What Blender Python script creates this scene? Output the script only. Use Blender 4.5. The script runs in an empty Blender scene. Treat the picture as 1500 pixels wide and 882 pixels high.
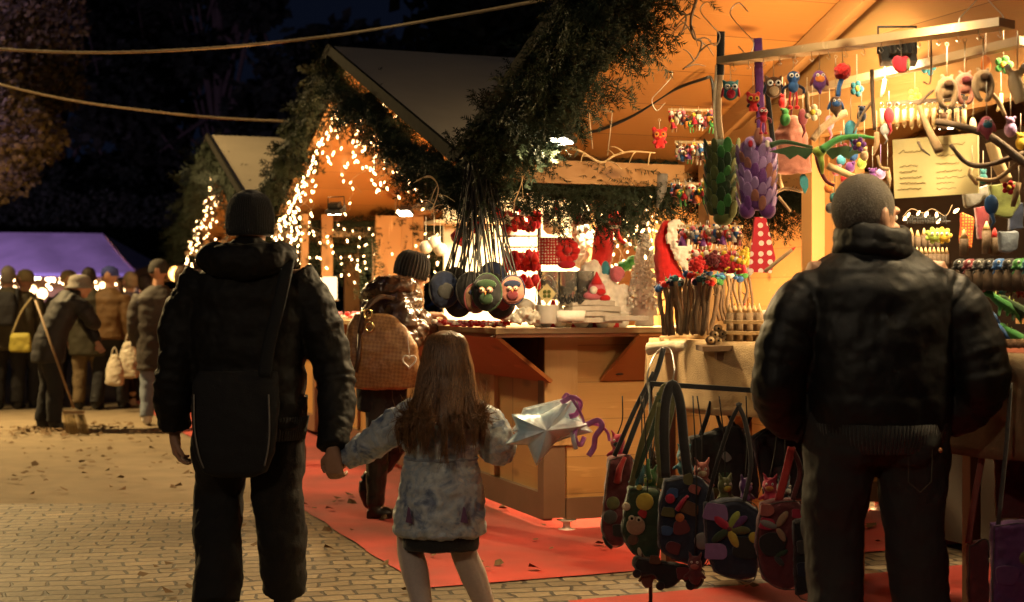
import bpy, math, random
import numpy as np
from mathutils import Vector, Matrix, noise

sc = bpy.context.scene
C = sc.collection
R = math.radians
rnd = random.Random(7)

# ---------------------------------------------------------------- camera
cam_d = bpy.data.cameras.new('camera')
cam = bpy.data.objects.new('camera', cam_d)
C.objects.link(cam)
cam.location = (0, 0, 1.3)
cam.rotation_euler = (R(90), 0, 0)
cam_d.lens = 50
cam_d.sensor_width = 36
cam_d.clip_end = 600
cam_d.dof.use_dof = True
cam_d.dof.focus_distance = 6.4
cam_d.dof.aperture_fstop = 2.8
sc.camera = cam

# ---------------------------------------------------------------- world: deep blue dusk-after sky
w = bpy.data.worlds.new('World')
sc.world = w
w.use_nodes = True
wn = w.node_tree
bg = wn.nodes['Background']
sky = wn.nodes.new('ShaderNodeTexSky')
sky.sky_type = 'NISHITA'
sky.sun_disc = False
sky.sun_elevation = R(-5.5)
sky.sun_rotation = R(200)
hs = wn.nodes.new('ShaderNodeMixRGB')
hs.blend_type = 'ADD'
hs.inputs[0].default_value = 1
hs.inputs[2].default_value = (0.055, 0.085, 0.20, 1)
wn.links.new(sky.outputs[0], hs.inputs[1])
wn.links.new(hs.outputs[0], bg.inputs[0])
bg.inputs[1].default_value = 0.022

# moonlight, very weak
sd = bpy.data.lights.new('moon_light', 'SUN')
sd.energy = 0.012
sd.angle = R(5)
sd.color = (0.7, 0.8, 1.0)
so = bpy.data.objects.new('moon_light', sd)
so.rotation_euler = (R(50), 0, R(-30))
C.objects.link(so)

sc.view_settings.view_transform = 'Standard'
sc.view_settings.look = 'None'
sc.view_settings.exposure = 0.9
sc.view_settings.gamma = 1
sc.view_settings.use_curve_mapping = False
sc.cycles.use_denoising = True
sc.cycles.max_bounces = 6
sc.cycles.diffuse_bounces = 3
sc.cycles.glossy_bounces = 3
sc.cycles.transmission_bounces = 5
sc.cycles.sample_clamp_indirect = 3.0
sc.cycles.sample_clamp_direct = 0
sc.cycles.caustics_reflective = False
sc.cycles.caustics_refractive = False

# ---------------------------------------------------------------- places
def P(px, py, Y):
    """the point at depth Y seen at (px, py) of the 1500 x 882 photograph"""
    return Vector(((px - 750) / 2083 * Y, Y, 1.3 - (py - 441) / 2083 * Y))

ROT = math.atan2(0.351, 0.936)
D2 = Vector((math.cos(ROT), math.sin(ROT), 0))
D1 = Vector((-math.sin(ROT), math.cos(ROT), 0))
W0 = Vector((0.211, 8.0, 0))

def S(a, t, z):
    """row coordinates: a into the stalls, t along the row, z up"""
    return W0 + D2 * a + D1 * t + Vector((0, 0, z))

# ---------------------------------------------------------------- materials
MATS = {}
def newmat(name):
    m = bpy.data.materials.new(name)
    m.use_nodes = True
    return m, m.node_tree, m.node_tree.nodes['Principled BSDF']

def mat(name, col=(.5, .5, .5), rough=.75, var=.25, scale=30, bump=.3, bscale=None, metal=0, spec=.4, sheen=0, coat=0, trans=0, dist=.004):
    """plain procedural surface: noise in the colour and in a bump"""
    if name in MATS:
        return MATS[name]
    m, nt, b = newmat(name)
    tc = nt.nodes.new('ShaderNodeTexCoord')
    n = nt.nodes.new('ShaderNodeTexNoise')
    n.inputs['Scale'].default_value = scale
    n.inputs['Detail'].default_value = 4
    nt.links.new(tc.outputs['Object'], n.inputs['Vector'])
    mix = nt.nodes.new('ShaderNodeMixRGB')
    mix.inputs[1].default_value = tuple(max(0, c * (1 - var)) for c in col) + (1,)
    mix.inputs[2].default_value = tuple(min(1, c * (1 + var)) for c in col) + (1,)
    nt.links.new(n.outputs[0], mix.inputs[0])
    nt.links.new(mix.outputs[0], b.inputs['Base Color'])
    b.inputs['Roughness'].default_value = rough
    b.inputs['Metallic'].default_value = metal
    b.inputs['Specular IOR Level'].default_value = spec
    b.inputs['Sheen Weight'].default_value = sheen
    b.inputs['Coat Weight'].default_value = coat
    b.inputs['Transmission Weight'].default_value = trans
    if bump:
        n2 = nt.nodes.new('ShaderNodeTexNoise')
        n2.inputs['Scale'].default_value = bscale or scale * 4
        n2.inputs['Detail'].default_value = 3
        nt.links.new(tc.outputs['Object'], n2.inputs['Vector'])
        bp = nt.nodes.new('ShaderNodeBump')
        bp.inputs['Strength'].default_value = bump
        bp.inputs['Distance'].default_value = dist
        nt.links.new(n2.outputs[0], bp.inputs['Height'])
        nt.links.new(bp.outputs[0], b.inputs['Normal'])
    MATS[name] = m
    return m

def wood(name, col=(.52, .30, .12), axis=0, plank=0.14, seam_axis=1, rough=.55, seam=True, dark=.55):
    """spruce boards: grain along axis, board seams every `plank` metres along seam_axis, knots"""
    if name in MATS:
        return MATS[name]
    m, nt, b = newmat(name)
    N, L = nt.nodes, nt.links
    tc = N.new('ShaderNodeTexCoord')
    mp = N.new('ShaderNodeMapping')
    s = [9.0, 9.0, 9.0]
    s[axis] = 0.7
    mp.inputs['Scale'].default_value = s
    L.new(tc.outputs['Object'], mp.inputs[0])
    sep = N.new('ShaderNodeSeparateXYZ')
    L.new(tc.outputs['Object'], sep.inputs[0])
    div = N.new('ShaderNodeMath'); div.operation = 'DIVIDE'; div.inputs[1].default_value = plank
    L.new(sep.outputs[seam_axis], div.inputs[0])
    fl = N.new('ShaderNodeMath'); fl.operation = 'FLOOR'
    L.new(div.outputs[0], fl.inputs[0])
    wn_ = N.new('ShaderNodeTexWhiteNoise'); wn_.noise_dimensions = '1D'
    L.new(fl.outputs[0], wn_.inputs['W'])
    off = N.new('ShaderNodeVectorMath'); off.operation = 'MULTIPLY_ADD'
    L.new(wn_.outputs['Color'], off.inputs[0])
    off.inputs[1].default_value = (20, 20, 20)
    L.new(mp.outputs[0], off.inputs[2])
    g = N.new('ShaderNodeTexNoise')
    g.inputs['Scale'].default_value = 1.6; g.inputs['Detail'].default_value = 5; g.inputs['Distortion'].default_value = 1.6
    L.new(off.outputs[0], g.inputs['Vector'])
    gr = N.new('ShaderNodeMath'); gr.operation = 'MULTIPLY'; gr.inputs[1].default_value = 9
    L.new(g.outputs[0], gr.inputs[0])
    fr = N.new('ShaderNodeMath'); fr.operation = 'SINE'
    L.new(gr.outputs[0], fr.inputs[0])
    cr = N.new('ShaderNodeValToRGB')
    cr.color_ramp.elements[0].position = 0.0
    cr.color_ramp.elements[0].color = tuple(c * q for c, q in zip(col, (.70, .62, .52))) + (1,)
    cr.color_ramp.elements[1].position = 1
    cr.color_ramp.elements[1].color = tuple(min(1, c * 1.06) for c in col) + (1,)
    L.new(fr.outputs[0], cr.inputs[0])
    # board to board tone
    mt = N.new('ShaderNodeMixRGB'); mt.blend_type = 'MULTIPLY'; mt.inputs[0].default_value = 1 if seam else .3
    rg = N.new('ShaderNodeValToRGB')
    rg.color_ramp.elements[0].color = (.80, .76, .70, 1)
    rg.color_ramp.elements[1].color = (1, 1, 1, 1)
    L.new(wn_.outputs['Value'], rg.inputs[0])
    L.new(cr.outputs[0], mt.inputs[1]); L.new(rg.outputs[0], mt.inputs[2])
    # knots
    mk = N.new('ShaderNodeMapping')
    s = [5.0, 5.0, 5.0]; s[axis] = 1.9
    mk.inputs['Scale'].default_value = s
    L.new(tc.outputs['Object'], mk.inputs[0])
    v = N.new('ShaderNodeTexVoronoi'); v.inputs['Scale'].default_value = 1.0
    L.new(mk.outputs[0], v.inputs['Vector'])
    kr = N.new('ShaderNodeValToRGB')
    kr.color_ramp.elements[0].position = .06; kr.color_ramp.elements[0].color = (.22, .11, .05, 1)
    kr.color_ramp.elements[1].position = .20; kr.color_ramp.elements[1].color = (1, 1, 1, 1)
    L.new(v.outputs['Distance'], kr.inputs[0])
    mkx = N.new('ShaderNodeMixRGB'); mkx.blend_type = 'MULTIPLY'; mkx.inputs[0].default_value = .9
    L.new(mt.outputs[0], mkx.inputs[1]); L.new(kr.outputs[0], mkx.inputs[2])
    last = mkx.outputs[0]
    bump_in = fr.outputs[0]
    if seam:
        frc = N.new('ShaderNodeMath'); frc.operation = 'FRACT'
        L.new(div.outputs[0], frc.inputs[0])
        pp = N.new('ShaderNodeMath'); pp.operation = 'PINGPONG'; pp.inputs[1].default_value = .5
        L.new(frc.outputs[0], pp.inputs[0])
        lt = N.new('ShaderNodeMath'); lt.operation = 'GREATER_THAN'; lt.inputs[1].default_value = .010
        L.new(pp.outputs[0], lt.inputs[0])
        sm = N.new('ShaderNodeMixRGB'); sm.blend_type = 'MULTIPLY'; sm.inputs[0].default_value = .5
        L.new(last, sm.inputs[1]); L.new(lt.outputs[0], sm.inputs[2])
        last = sm.outputs[0]
        ad = N.new('ShaderNodeMath'); ad.operation = 'MULTIPLY_ADD'; ad.inputs[1].default_value = 8
        L.new(lt.outputs[0], ad.inputs[0]); L.new(fr.outputs[0], ad.inputs[2])
        bump_in = ad.outputs[0]
    L.new(last, b.inputs['Base Color'])
    bp = N.new('ShaderNodeBump'); bp.inputs['Strength'].default_value = .25; bp.inputs['Distance'].default_value = .002
    L.new(bump_in, bp.inputs['Height']); L.new(bp.outputs[0], b.inputs['Normal'])
    b.inputs['Roughness'].default_value = rough
    MATS[name] = m
    return m

def emis(name, col, strength, sample=False):
    if name in MATS:
        return MATS[name]
    m, nt, b = newmat(name)
    nt.nodes.remove(b)
    e = nt.nodes.new('ShaderNodeEmission')
    e.inputs[0].default_value = tuple(col) + (1,)
    e.inputs[1].default_value = strength
    nt.links.new(e.outputs[0], nt.nodes['Material Output'].inputs[0])
    m.cycles.emission_sampling = 'AUTO' if sample else 'NONE'
    MATS[name] = m
    return m

def felt(name, col):
    return mat('felt_' + name, col, rough=.95, var=.22, scale=60, bump=.5, bscale=350, sheen=.3, spec=.2)

# ---------------------------------------------------------------- mesh builder
class MB:
    def __init__(s):
        s.v = []; s.f = []; s.m = []; s.sm = []
    def add(s, verts, faces, mi=0, smooth=False):
        o = len(s.v)
        s.v.extend([tuple(p) for p in verts])
        s.f.extend([tuple(i + o for i in f) for f in faces])
        s.m.extend([mi] * len(faces)); s.sm.extend([smooth] * len(faces))
        return s
    def box(s, c, size, rot=None, mi=0):
        c = Vector(c); hx, hy, hz = size[0] / 2, size[1] / 2, size[2] / 2
        vs = [Vector((x * hx, y * hy, z * hz)) for z in (-1, 1) for y in (-1, 1) for x in (-1, 1)]
        if rot is not None:
            vs = [rot @ q for q in vs]
        return s.add([q + c for q in vs], [(0, 2, 3, 1), (4, 5, 7, 6), (0, 1, 5, 4), (2, 6, 7, 3), (0, 4, 6, 2), (1, 3, 7, 5)], mi)
    def beam(s, p0, p1, wd, ht, up=(0, 0, 1), mi=0):
        p0, p1 = Vector(p0), Vector(p1)
        d = (p1 - p0).normalized()
        u = Vector(up); x = d.cross(u)
        if x.length < 1e-4: x = d.cross(Vector((1, 0, 0)))
        x.normalize(); u = x.cross(d).normalized()
        vs = []
        for p in (p0, p1):
            for a, b in ((-1, -1), (1, -1), (1, 1), (-1, 1)):
                vs.append(p + x * a * wd / 2 + u * b * ht / 2)
        return s.add(vs, [(0, 1, 2, 3), (4, 7, 6, 5), (0, 4, 5, 1), (1, 5, 6, 2), (2, 6, 7, 3), (3, 7, 4, 0)], mi)
    def slab(s, pts, th, nrm=None, mi=0):
        """polygon pts given a thickness th along its normal (or nrm)"""
        pts = [Vector(p) for p in pts]
        n = Vector(nrm) if nrm is not None else (pts[1] - pts[0]).cross(pts[2] - pts[0]).normalized()
        k = len(pts)
        vs = pts + [p + n * th for p in pts]
        fs = [tuple(range(k))[::-1], tuple(range(k, 2 * k))]
        fs += [(i, (i + 1) % k, k + (i + 1) % k, k + i) for i in range(k)]
        return s.add(vs, fs, mi)
    def tube(s, pts, rad, n=8, mi=0, smooth=True, flat=1.0, up=None, caps=True):
        """swept round/elliptic section; flat = second radius factor along `up`-ish direction"""
        pts = [Vector(p) for p in pts]
        k = len(pts)
        if not hasattr(rad, '__len__'): rad = [rad] * k
        vs = []
        ref = Vector(up) if up is not None else None
        prevx = None
        for i, p in enumerate(pts):
            d = (pts[min(i + 1, k - 1)] - pts[max(i - 1, 0)])
            d = d.normalized() if d.length > 1e-9 else Vector((0, 0, 1))
            if ref is not None:
                x = d.cross(ref)
                if x.length < 1e-3: x = prevx or d.orthogonal()
            elif prevx is None:
                x = d.orthogonal()
            else:
                x = prevx - d * prevx.dot(d)
                if x.length < 1e-5: x = d.orthogonal()
            x = x.normalized(); prevx = x
            y = d.cross(x)
            for j in range(n):
                a = 2 * math.pi * j / n
                vs.append(p + x * math.cos(a) * rad[i] + y * math.sin(a) * rad[i] * flat)
        fs = [(i * n + j, i * n + (j + 1) % n, (i + 1) * n + (j + 1) % n, (i + 1) * n + j) for i in range(k - 1) for j in range(n)]
        if caps:
            fs += [tuple(range(n))[::-1], tuple(range((k - 1) * n, k * n))]
        return s.add(vs, fs, mi, smooth)
    def ell(s, c, r, rot=None, u=12, v=8, mi=0):
        c = Vector(c)
        if not hasattr(r, '__len__'): r = (r, r, r)
        vs = [Vector((0, 0, -r[2]))]
        for i in range(1, v):
            th = math.pi * i / v
            for j in range(u):
                ph = 2 * math.pi * j / u
                vs.append(Vector((r[0] * math.sin(th) * math.cos(ph), r[1] * math.sin(th) * math.sin(ph), -r[2] * math.cos(th))))
        vs.append(Vector((0, 0, r[2])))
        if rot is not None: vs = [rot @ q for q in vs]
        vs = [q + c for q in vs]
        fs = []
        for j in range(u):
            fs.append((0, 1 + (j + 1) % u, 1 + j))
            fs.append((len(vs) - 1, 1 + (v - 2) * u + j, 1 + (v - 2) * u + (j + 1) % u))
        for i in range(v - 2):
            for j in range(u):
                a = 1 + i * u + j; b = 1 + i * u + (j + 1) % u
                fs.append((a, b, b + u, a + u))
        return s.add(vs, fs, mi, True)
    def lathe(s, prof, c=(0, 0, 0), rot=None, n=16, mi=0, smooth=True):
        c = Vector(c); vs = []
        for r, z in prof:
            for j in range(n):
                a = 2 * math.pi * j / n
                q = Vector((r * math.cos(a), r * math.sin(a), z))
                if rot is not None: q = rot @ q
                vs.append(q + c)
        k = len(prof)
        fs = [(i * n + j, i * n + (j + 1) % n, (i + 1) * n + (j + 1) % n, (i + 1) * n + j) for i in range(k - 1) for j in range(n)]
        fs += [tuple(range(n))[::-1], tuple(range((k - 1) * n, k * n))]
        return s.add(vs, fs, mi, smooth)
    def loft(s, secs, n=28, power=2.0, mi=0):
        """horizontal superellipse sections (cx, cy, z, rx, ry)"""
        vs = []
        for cx, cy, z, rx, ry in secs:
            for j in range(n):
                a = 2 * math.pi * j / n
                ca, sa = math.cos(a), math.sin(a)
                e = 2 / power
                vs.append((cx + rx * math.copysign(abs(ca) ** e, ca), cy + ry * math.copysign(abs(sa) ** e, sa), z))
        k = len(secs)
        fs = [(i * n + j, i * n + (j + 1) % n, (i + 1) * n + (j + 1) % n, (i + 1) * n + j) for i in range(k - 1) for j in range(n)]
        fs += [tuple(range(n))[::-1], tuple(range((k - 1) * n, k * n))]
        return s.add(vs, fs, mi, True)
    def mesh(s, name, mats):
        me = bpy.data.meshes.new(name)
        me.from_pydata(s.v, [], s.f)
        for m in (mats if isinstance(mats, (list, tuple)) else [mats]):
            me.materials.append(m)
        me.polygons.foreach_set('material_index', s.m)
        me.polygons.foreach_set('use_smooth', s.sm)
        me.update()
        return me
    def obj(s, name, mats, parent=None, loc=None, rotz=None):
        return link(name, s.mesh(name, mats), parent, loc, rotz)

def link(name, me, parent=None, loc=None, rotz=None):
    o = bpy.data.objects.new(name, me)
    C.objects.link(o)
    if parent is not None: o.parent = parent
    if loc is not None: o.location = loc
    if rotz is not None: o.rotation_euler = (0, 0, rotz)
    return o

def tag(o, label, cat, group=None, kind=None):
    if label: o['label'] = label
    if cat: o['category'] = cat
    if group: o['group'] = group
    if kind: o['kind'] = kind
    return o

def thing(name, label, cat, loc=(0, 0, 0), rotz=0, group=None):
    o = bpy.data.objects.new(name, None)
    C.objects.link(o)
    o.empty_display_size = .1
    o.location = loc; o.rotation_euler = (0, 0, rotz)
    return tag(o, label, cat, group)

def copy_tree(o, loc, rotz=None, label=None, group=None):
    r = o.copy(); C.objects.link(r); r.location = loc
    if rotz is not None: r.rotation_euler = (0, 0, rotz)
    if label: r['label'] = label
    if group: r['group'] = group
    for ch in list(o.children):
        c = ch.copy(); C.objects.link(c); c.parent = r
        for g in list(ch.children):
            d = g.copy(); C.objects.link(d); d.parent = c
    return r

def spline(pts, k=6):
    """Catmull-Rom through pts"""
    pts = [Vector(p) for p in pts]
    if len(pts) < 3: 
        return [pts[0].lerp(pts[1], i / k) for i in range(k + 1)]
    out = []
    ext = [pts[0] * 2 - pts[1]] + pts + [pts[-1] * 2 - pts[-2]]
    for i in range(1, len(ext) - 2):
        p0, p1, p2, p3 = ext[i - 1:i + 3]
        for j in range(k):
            t = j / k
            out.append(.5 * ((2 * p1) + (p2 - p0) * t + (2 * p0 - 5 * p1 + 4 * p2 - p3) * t * t + (3 * p1 - p0 - 3 * p2 + p3) * t ** 3))
    out.append(pts[-1])
    return out

def lerpl(a, n):
    """resample list of numbers a to n values"""
    a = list(a)
    return list(np.interp(np.linspace(0, len(a) - 1, n), range(len(a)), a))

def nth(i, n):
    w_ = ['first', 'second', 'third', 'fourth', 'fifth', 'sixth', 'seventh', 'eighth', 'ninth', 'tenth', 'eleventh', 'twelfth', 'thirteenth', 'fourteenth', 'fifteenth', 'sixteenth', 'seventeenth', 'eighteenth', 'nineteenth', 'twentieth']
    if i == 0: return 'leftmost'
    if i == n - 1: return 'rightmost'
    return w_[i] + ' from the left' if i <= n / 2 else w_[n - 1 - i] + ' from the right'

def rv(s=1.0):
    return Vector((rnd.uniform(-s, s), rnd.uniform(-s, s), rnd.uniform(-s, s)))

def light(name, kind, loc, energy, col, parent=None, size=.1, target=None, spot=None, blend=.5):
    d = bpy.data.lights.new(name, kind)
    d.energy = energy; d.color = col
    if kind == 'AREA':
        d.size = size
    else:
        d.shadow_soft_size = size
    if spot: d.spot_size = R(spot); d.spot_blend = blend
    o = bpy.data.objects.new(name, d)
    C.objects.link(o)
    o.location = loc
    if target is not None:
        o.rotation_euler = (Vector(target) - Vector(loc)).to_track_quat('-Z', 'Y').to_euler()
    if parent is not None:
        o.parent = parent
    return o
# ================================================================ ground
def paving_mat():
    m, nt, b = newmat('paving')
    N, L = nt.nodes, nt.links
    tc = N.new('ShaderNodeTexCoord')
    mp = N.new('ShaderNodeMapping')
    mp.inputs['Rotation'].default_value = (0, 0, R(-12))
    L.new(tc.outputs['Object'], mp.inputs[0])
    ns = N.new('ShaderNodeTexNoise'); ns.inputs['Scale'].default_value = .9
    L.new(mp.outputs[0], ns.inputs['Vector'])
    wv = N.new('ShaderNodeVectorMath'); wv.operation = 'MULTIPLY_ADD'
    wv.inputs[1].default_value = (.22, .22, 0)
    ns2 = N.new('ShaderNodeTexNoise'); ns2.inputs['Scale'].default_value = 5.5
    L.new(mp.outputs[0], ns2.inputs['Vector'])
    wv2 = N.new('ShaderNodeVectorMath'); wv2.operation = 'MULTIPLY_ADD'; wv2.inputs[1].default_value = (.085, .085, 0)
    L.new(ns2.outputs['Color'], wv2.inputs[0]); L.new(wv.outputs[0], wv2.inputs[2])
    L.new(ns.outputs['Color'], wv.inputs[0]); L.new(mp.outputs[0], wv.inputs[2])
    br = N.new('ShaderNodeTexBrick')
    br.inputs['Scale'].default_value = 1
    br.inputs['Brick Width'].default_value = .165
    br.inputs['Row Height'].default_value = .105
    br.inputs['Mortar Size'].default_value = .010
    br.inputs['Mortar Smooth'].default_value = .5
    br.inputs['Bias'].default_value = 0
    br.inputs['Color1'].default_value = (.30, .235, .150, 1)
    br.inputs['Color2'].default_value = (.175, .138, .090, 1)
    br.inputs['Mortar'].default_value = (.045, .037, .03, 1)
    br.offset = .45
    L.new(wv2.outputs[0], br.inputs['Vector'])
    n1 = N.new('ShaderNodeTexNoise'); n1.inputs['Scale'].default_value = 1.3; n1.inputs['Detail'].default_value = 6
    L.new(tc.outputs['Object'], n1.inputs['Vector'])
    n2 = N.new('ShaderNodeTexNoise'); n2.inputs['Scale'].default_value = 38; n2.inputs['Detail'].default_value = 4
    L.new(tc.outputs['Object'], n2.inputs['Vector'])
    r1 = N.new('ShaderNodeValToRGB'); r1.color_ramp.elements[0].position = .3; r1.color_ramp.elements[0].color = (.50, .48, .46, 1)
    r1.color_ramp.elements[1].position = .75; r1.color_ramp.elements[1].color = (1.15, 1.1, 1.05, 1)
    L.new(n1.outputs[0], r1.inputs[0])
    m1 = N.new('ShaderNodeMixRGB'); m1.blend_type = 'MULTIPLY'; m1.inputs[0].default_value = 1
    L.new(br.outputs['Color'], m1.inputs[1]); L.new(r1.outputs[0], m1.inputs[2])
    r2 = N.new('ShaderNodeValToRGB'); r2.color_ramp.elements[0].position = .3; r2.color_ramp.elements[0].color = (.75, .75, .75, 1)
    r2.color_ramp.elements[1].position = .7; r2.color_ramp.elements[1].color = (1.1, 1.1, 1.1, 1)
    L.new(n2.outputs[0], r2.inputs[0])
    m2 = N.new('ShaderNodeMixRGB'); m2.blend_type = 'MULTIPLY'; m2.inputs[0].default_value = 1
    L.new(m1.outputs[0], m2.inputs[1]); L.new(r2.outputs[0], m2.inputs[2])
    L.new(m2.outputs[0], b.inputs['Base Color'])
    bp = N.new('ShaderNodeBump'); bp.inputs['Strength'].default_value = .9; bp.inputs['Distance'].default_value = .012
    ad = N.new('ShaderNodeMath'); ad.operation = 'MULTIPLY_ADD'; ad.inputs[1].default_value = -1.0
    L.new(br.outputs['Fac'], ad.inputs[0])
    sc2 = N.new('ShaderNodeMath'); sc2.operation = 'MULTIPLY'; sc2.inputs[1].default_value = .35
    L.new(n2.outputs[0], sc2.inputs[0]); L.new(sc2.outputs[0], ad.inputs[2])
    L.new(ad.outputs[0], bp.inputs['Height']); L.new(bp.outputs[0], b.inputs['Normal'])
    b.inputs['Roughness'].default_value = .62
    return m

grav = mat('gravel', (.20, .152, .095), rough=.9, var=.35, scale=4, bump=.6, bscale=90, dist=.01)
g = MB(); g.add([(-150, -20, 0), (150, -20, 0), (150, 260, 0), (-150, 260, 0)], [(0, 1, 2, 3)])
tag(g.obj('ground', grav), None, None, kind='structure')
g = MB()
e0, e1 = P(-200, 741, 9.05).x, 6.0
g.add([(-9, -6, .004), (9, -6, .004), (9, 9.6, .004), (-9, 8.85, .004)], [(0, 1, 2, 3)])
tag(g.obj('pavement', paving_mat()), None, None, kind='structure')

def carpet_mat(name, c):
    m, nt, b = newmat(name)
    N, L = nt.nodes, nt.links
    tc = N.new('ShaderNodeTexCoord')
    n1 = N.new('ShaderNodeTexNoise'); n1.inputs['Scale'].default_value = 1.6; n1.inputs['Detail'].default_value = 6
    n2 = N.new('ShaderNodeTexNoise'); n2.inputs['Scale'].default_value = 260
    L.new(tc.outputs['Object'], n1.inputs['Vector']); L.new(tc.outputs['Object'], n2.inputs['Vector'])
    r = N.new('ShaderNodeValToRGB')
    r.color_ramp.elements[0].position = .35; r.color_ramp.elements[0].color = tuple(x * .5 for x in c) + (1,)
    r.color_ramp.elements[1].position = .7; r.color_ramp.elements[1].color = tuple(x * 1.15 for x in c) + (1,)
    L.new(n1.outputs[0], r.inputs[0])
    n3 = N.new('ShaderNodeTexNoise'); n3.inputs['Scale'].default_value = 9; n3.inputs['Detail'].default_value = 8; n3.inputs['Roughness'].default_value = .8
    L.new(tc.outputs['Object'], n3.inputs['Vector'])
    r3 = N.new('ShaderNodeValToRGB')
    r3.color_ramp.elements[0].position = .58; r3.color_ramp.elements[0].color = (0, 0, 0, 1)
    r3.color_ramp.elements[1].position = .74; r3.color_ramp.elements[1].color = (.5, .5, .5, 1)
    L.new(n3.outputs[0], r3.inputs[0])
    mx = N.new('ShaderNodeMixRGB'); mx.inputs[2].default_value = (.20, .13, .09, 1)
    L.new(r3.outputs[0], mx.inputs[0]); L.new(r.outputs[0], mx.inputs[1])
    L.new(mx.outputs[0], b.inputs['Base Color'])
    bp = N.new('ShaderNodeBump'); bp.inputs['Strength'].default_value = .6; bp.inputs['Distance'].default_value = .003
    mm = N.new('ShaderNodeMath'); mm.operation = 'MULTIPLY_ADD'; mm.inputs[1].default_value = 6
    L.new(n1.outputs[0], mm.inputs[0]); L.new(n2.outputs[0], mm.inputs[2])
    L.new(mm.outputs[0], bp.inputs['Height']); L.new(bp.outputs[0], b.inputs['Normal'])
    b.inputs['Roughness'].default_value = .95
    b.inputs['Sheen Weight'].default_value = .2
    return m
cm = carpet_mat('red_carpet', (.47, .024, .008))
def carpet(pts, label):
    """quad corners near-left, near-right, far-right, far-left"""
    n1, n2 = 40, 130
    A, B_, C_, D_ = [Vector((p[0], p[1], 0)) for p in pts]
    vs, fs = [], []
    for j in range(n2 + 1):
        g_ = (j / n2) ** 1.6
        for i in range(n1 + 1):
            f = i / n1
            p = A.lerp(B_, f).lerp(D_.lerp(C_, f), g_)
            e = .012 * noise.noise(p * 2.2) + .006 * noise.noise(p * 9)
            if i in (0, n1) or j in (0, n2): p += Vector((e, e, 0))
            ed = min(i, n1 - i, 3) / 3 * min(j, 3) / 3
            h = .010 + .009 * abs(noise.noise(Vector((p.x * 1.1, p.y * 2.8, 3)))) ** .8 * ed + (.010 * max(0, noise.noise(p * 1.5)) * (1 - ed))
            vs.append((p.x, p.y, h))
    for j in range(n2):
        for i in range(n1):
            q = j * (n1 + 1) + i
            fs.append((q, q + 1, q + n1 + 2, q + n1 + 1))
    b = MB(); b.add(vs, fs, 0, True)
    return tag(b.obj('red_carpet', cm), label, 'carpet')
c0 = P(622, 864, 6.40)
ce = Vector((1, .41, 0)).normalized()
carpet([c0, c0 + ce * 3.3, c0 + ce * 3.3 + D1 * 15, c0 + D1 * 15], 'long red carpet running beside the stalls under the woman with the boots')
q0 = P(830, 884, 6.12)
q1 = q0 + Vector((.955, .30, 0)) * 3
carpet([(.62, 4.2, 0), (3.9, 3.2, 0), q0 + Vector((3.6, 1.5, 0)), q0], 'second red carpet under the hanging felt bags, nearest the camera')

# dry leaves and dirt swept together by the broom: uncountable crumbs
lm = mat('dry_leaf', (.12, .07, .03), rough=.9, var=.4, scale=20, bump=.2)
b = MB()
for i in range(560):
    if i > 430:
        c = Vector((rnd.uniform(-1.8, 2.2), rnd.uniform(6.2, 10), 0))
    elif i < 260:
        c = P(85, 632, 14.1) + Vector((rnd.gauss(0, .33), rnd.gauss(0, .35), 0))
    else:
        c = Vector((rnd.uniform(-5.2, -2.2), rnd.uniform(9.3, 15), 0))
    c.z = .026
    s_ = rnd.uniform(.012, .035)
    q = Matrix.Rotation(rnd.uniform(0, 6.3), 3, 'Z') @ Matrix.Rotation(rnd.uniform(-.6, .6), 3, 'X')
    b.add([c + q @ Vector(v) * s_ for v in ((-1, -.7, 0), (.2, -1, .3), (1, 0, 0), (.3, .9, .4), (-.8, .6, .1))], [(0, 1, 2, 3, 4)])
tag(b.obj('fallen_leaf', lm), 'dry brown leaves scattered and swept over the square', 'leaf litter', kind='stuff')

# ================================================================ stall kit
W_roof = wood('ceiling_boards', (.60, .30, .09), axis=0, plank=.32, seam_axis=1, rough=.5)
W_wall = wood('wall_boards', (.70, .42, .16), axis=0, plank=.21, seam_axis=2, rough=.5)
W_beam = wood('beam_wood', (.58, .35, .15), axis=1, seam=False)
W_post = wood('post_wood', (.66, .42, .19), axis=2, seam=False)
W_beamx = wood('beam_wood_across', (.58, .35, .15), axis=0, seam=False)
W_panel = wood('street_panel', (.66, .40, .14), axis=1, plank=.6, seam_axis=1, rough=.5)
W_flap = wood('flap_wood', (.50, .20, .07), axis=1, seam=False, rough=.45)
W_flapx = wood('flap_wood_across', (.50, .20, .07), axis=0, seam=False, rough=.45)
W_dark = mat('brown_paint', (.16, .085, .045), rough=.5, var=.15, scale=8, bump=.15)
W_pale = wood('pale_batten', (.70, .55, .36), axis=0, seam=False)
W_white = mat('white_paint', (.75, .62, .52), rough=.5, var=.08, scale=9, bump=.1)
TARP = mat('roof_sheet', (.46, .39, .30), rough=.55, var=.12, scale=5, bump=.25, bscale=14, dist=.01)
TRIM = mat('roof_trim', (.022, .020, .017), rough=.95, var=.3, scale=12, bump=.1, spec=.05)
METAL = mat('grey_metal', (.35, .34, .32), rough=.35, metal=1, var=.1, bump=.05)
BLACKM = mat('black_metal', (.02, .02, .02), rough=.4, var=.1, bump=.1)
CREAM = mat('cream_board', (.82, .74, .58), rough=.6, var=.06, scale=6, bump=.1)

YR, YE0, YE1, ZE, ZR = 2.6, -.25, 5.45, 2.05, 3.08
def roofz(y):
    return ZE + (ZR - ZE) * (1 - abs(y - YR) / (YR - YE0))

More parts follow.
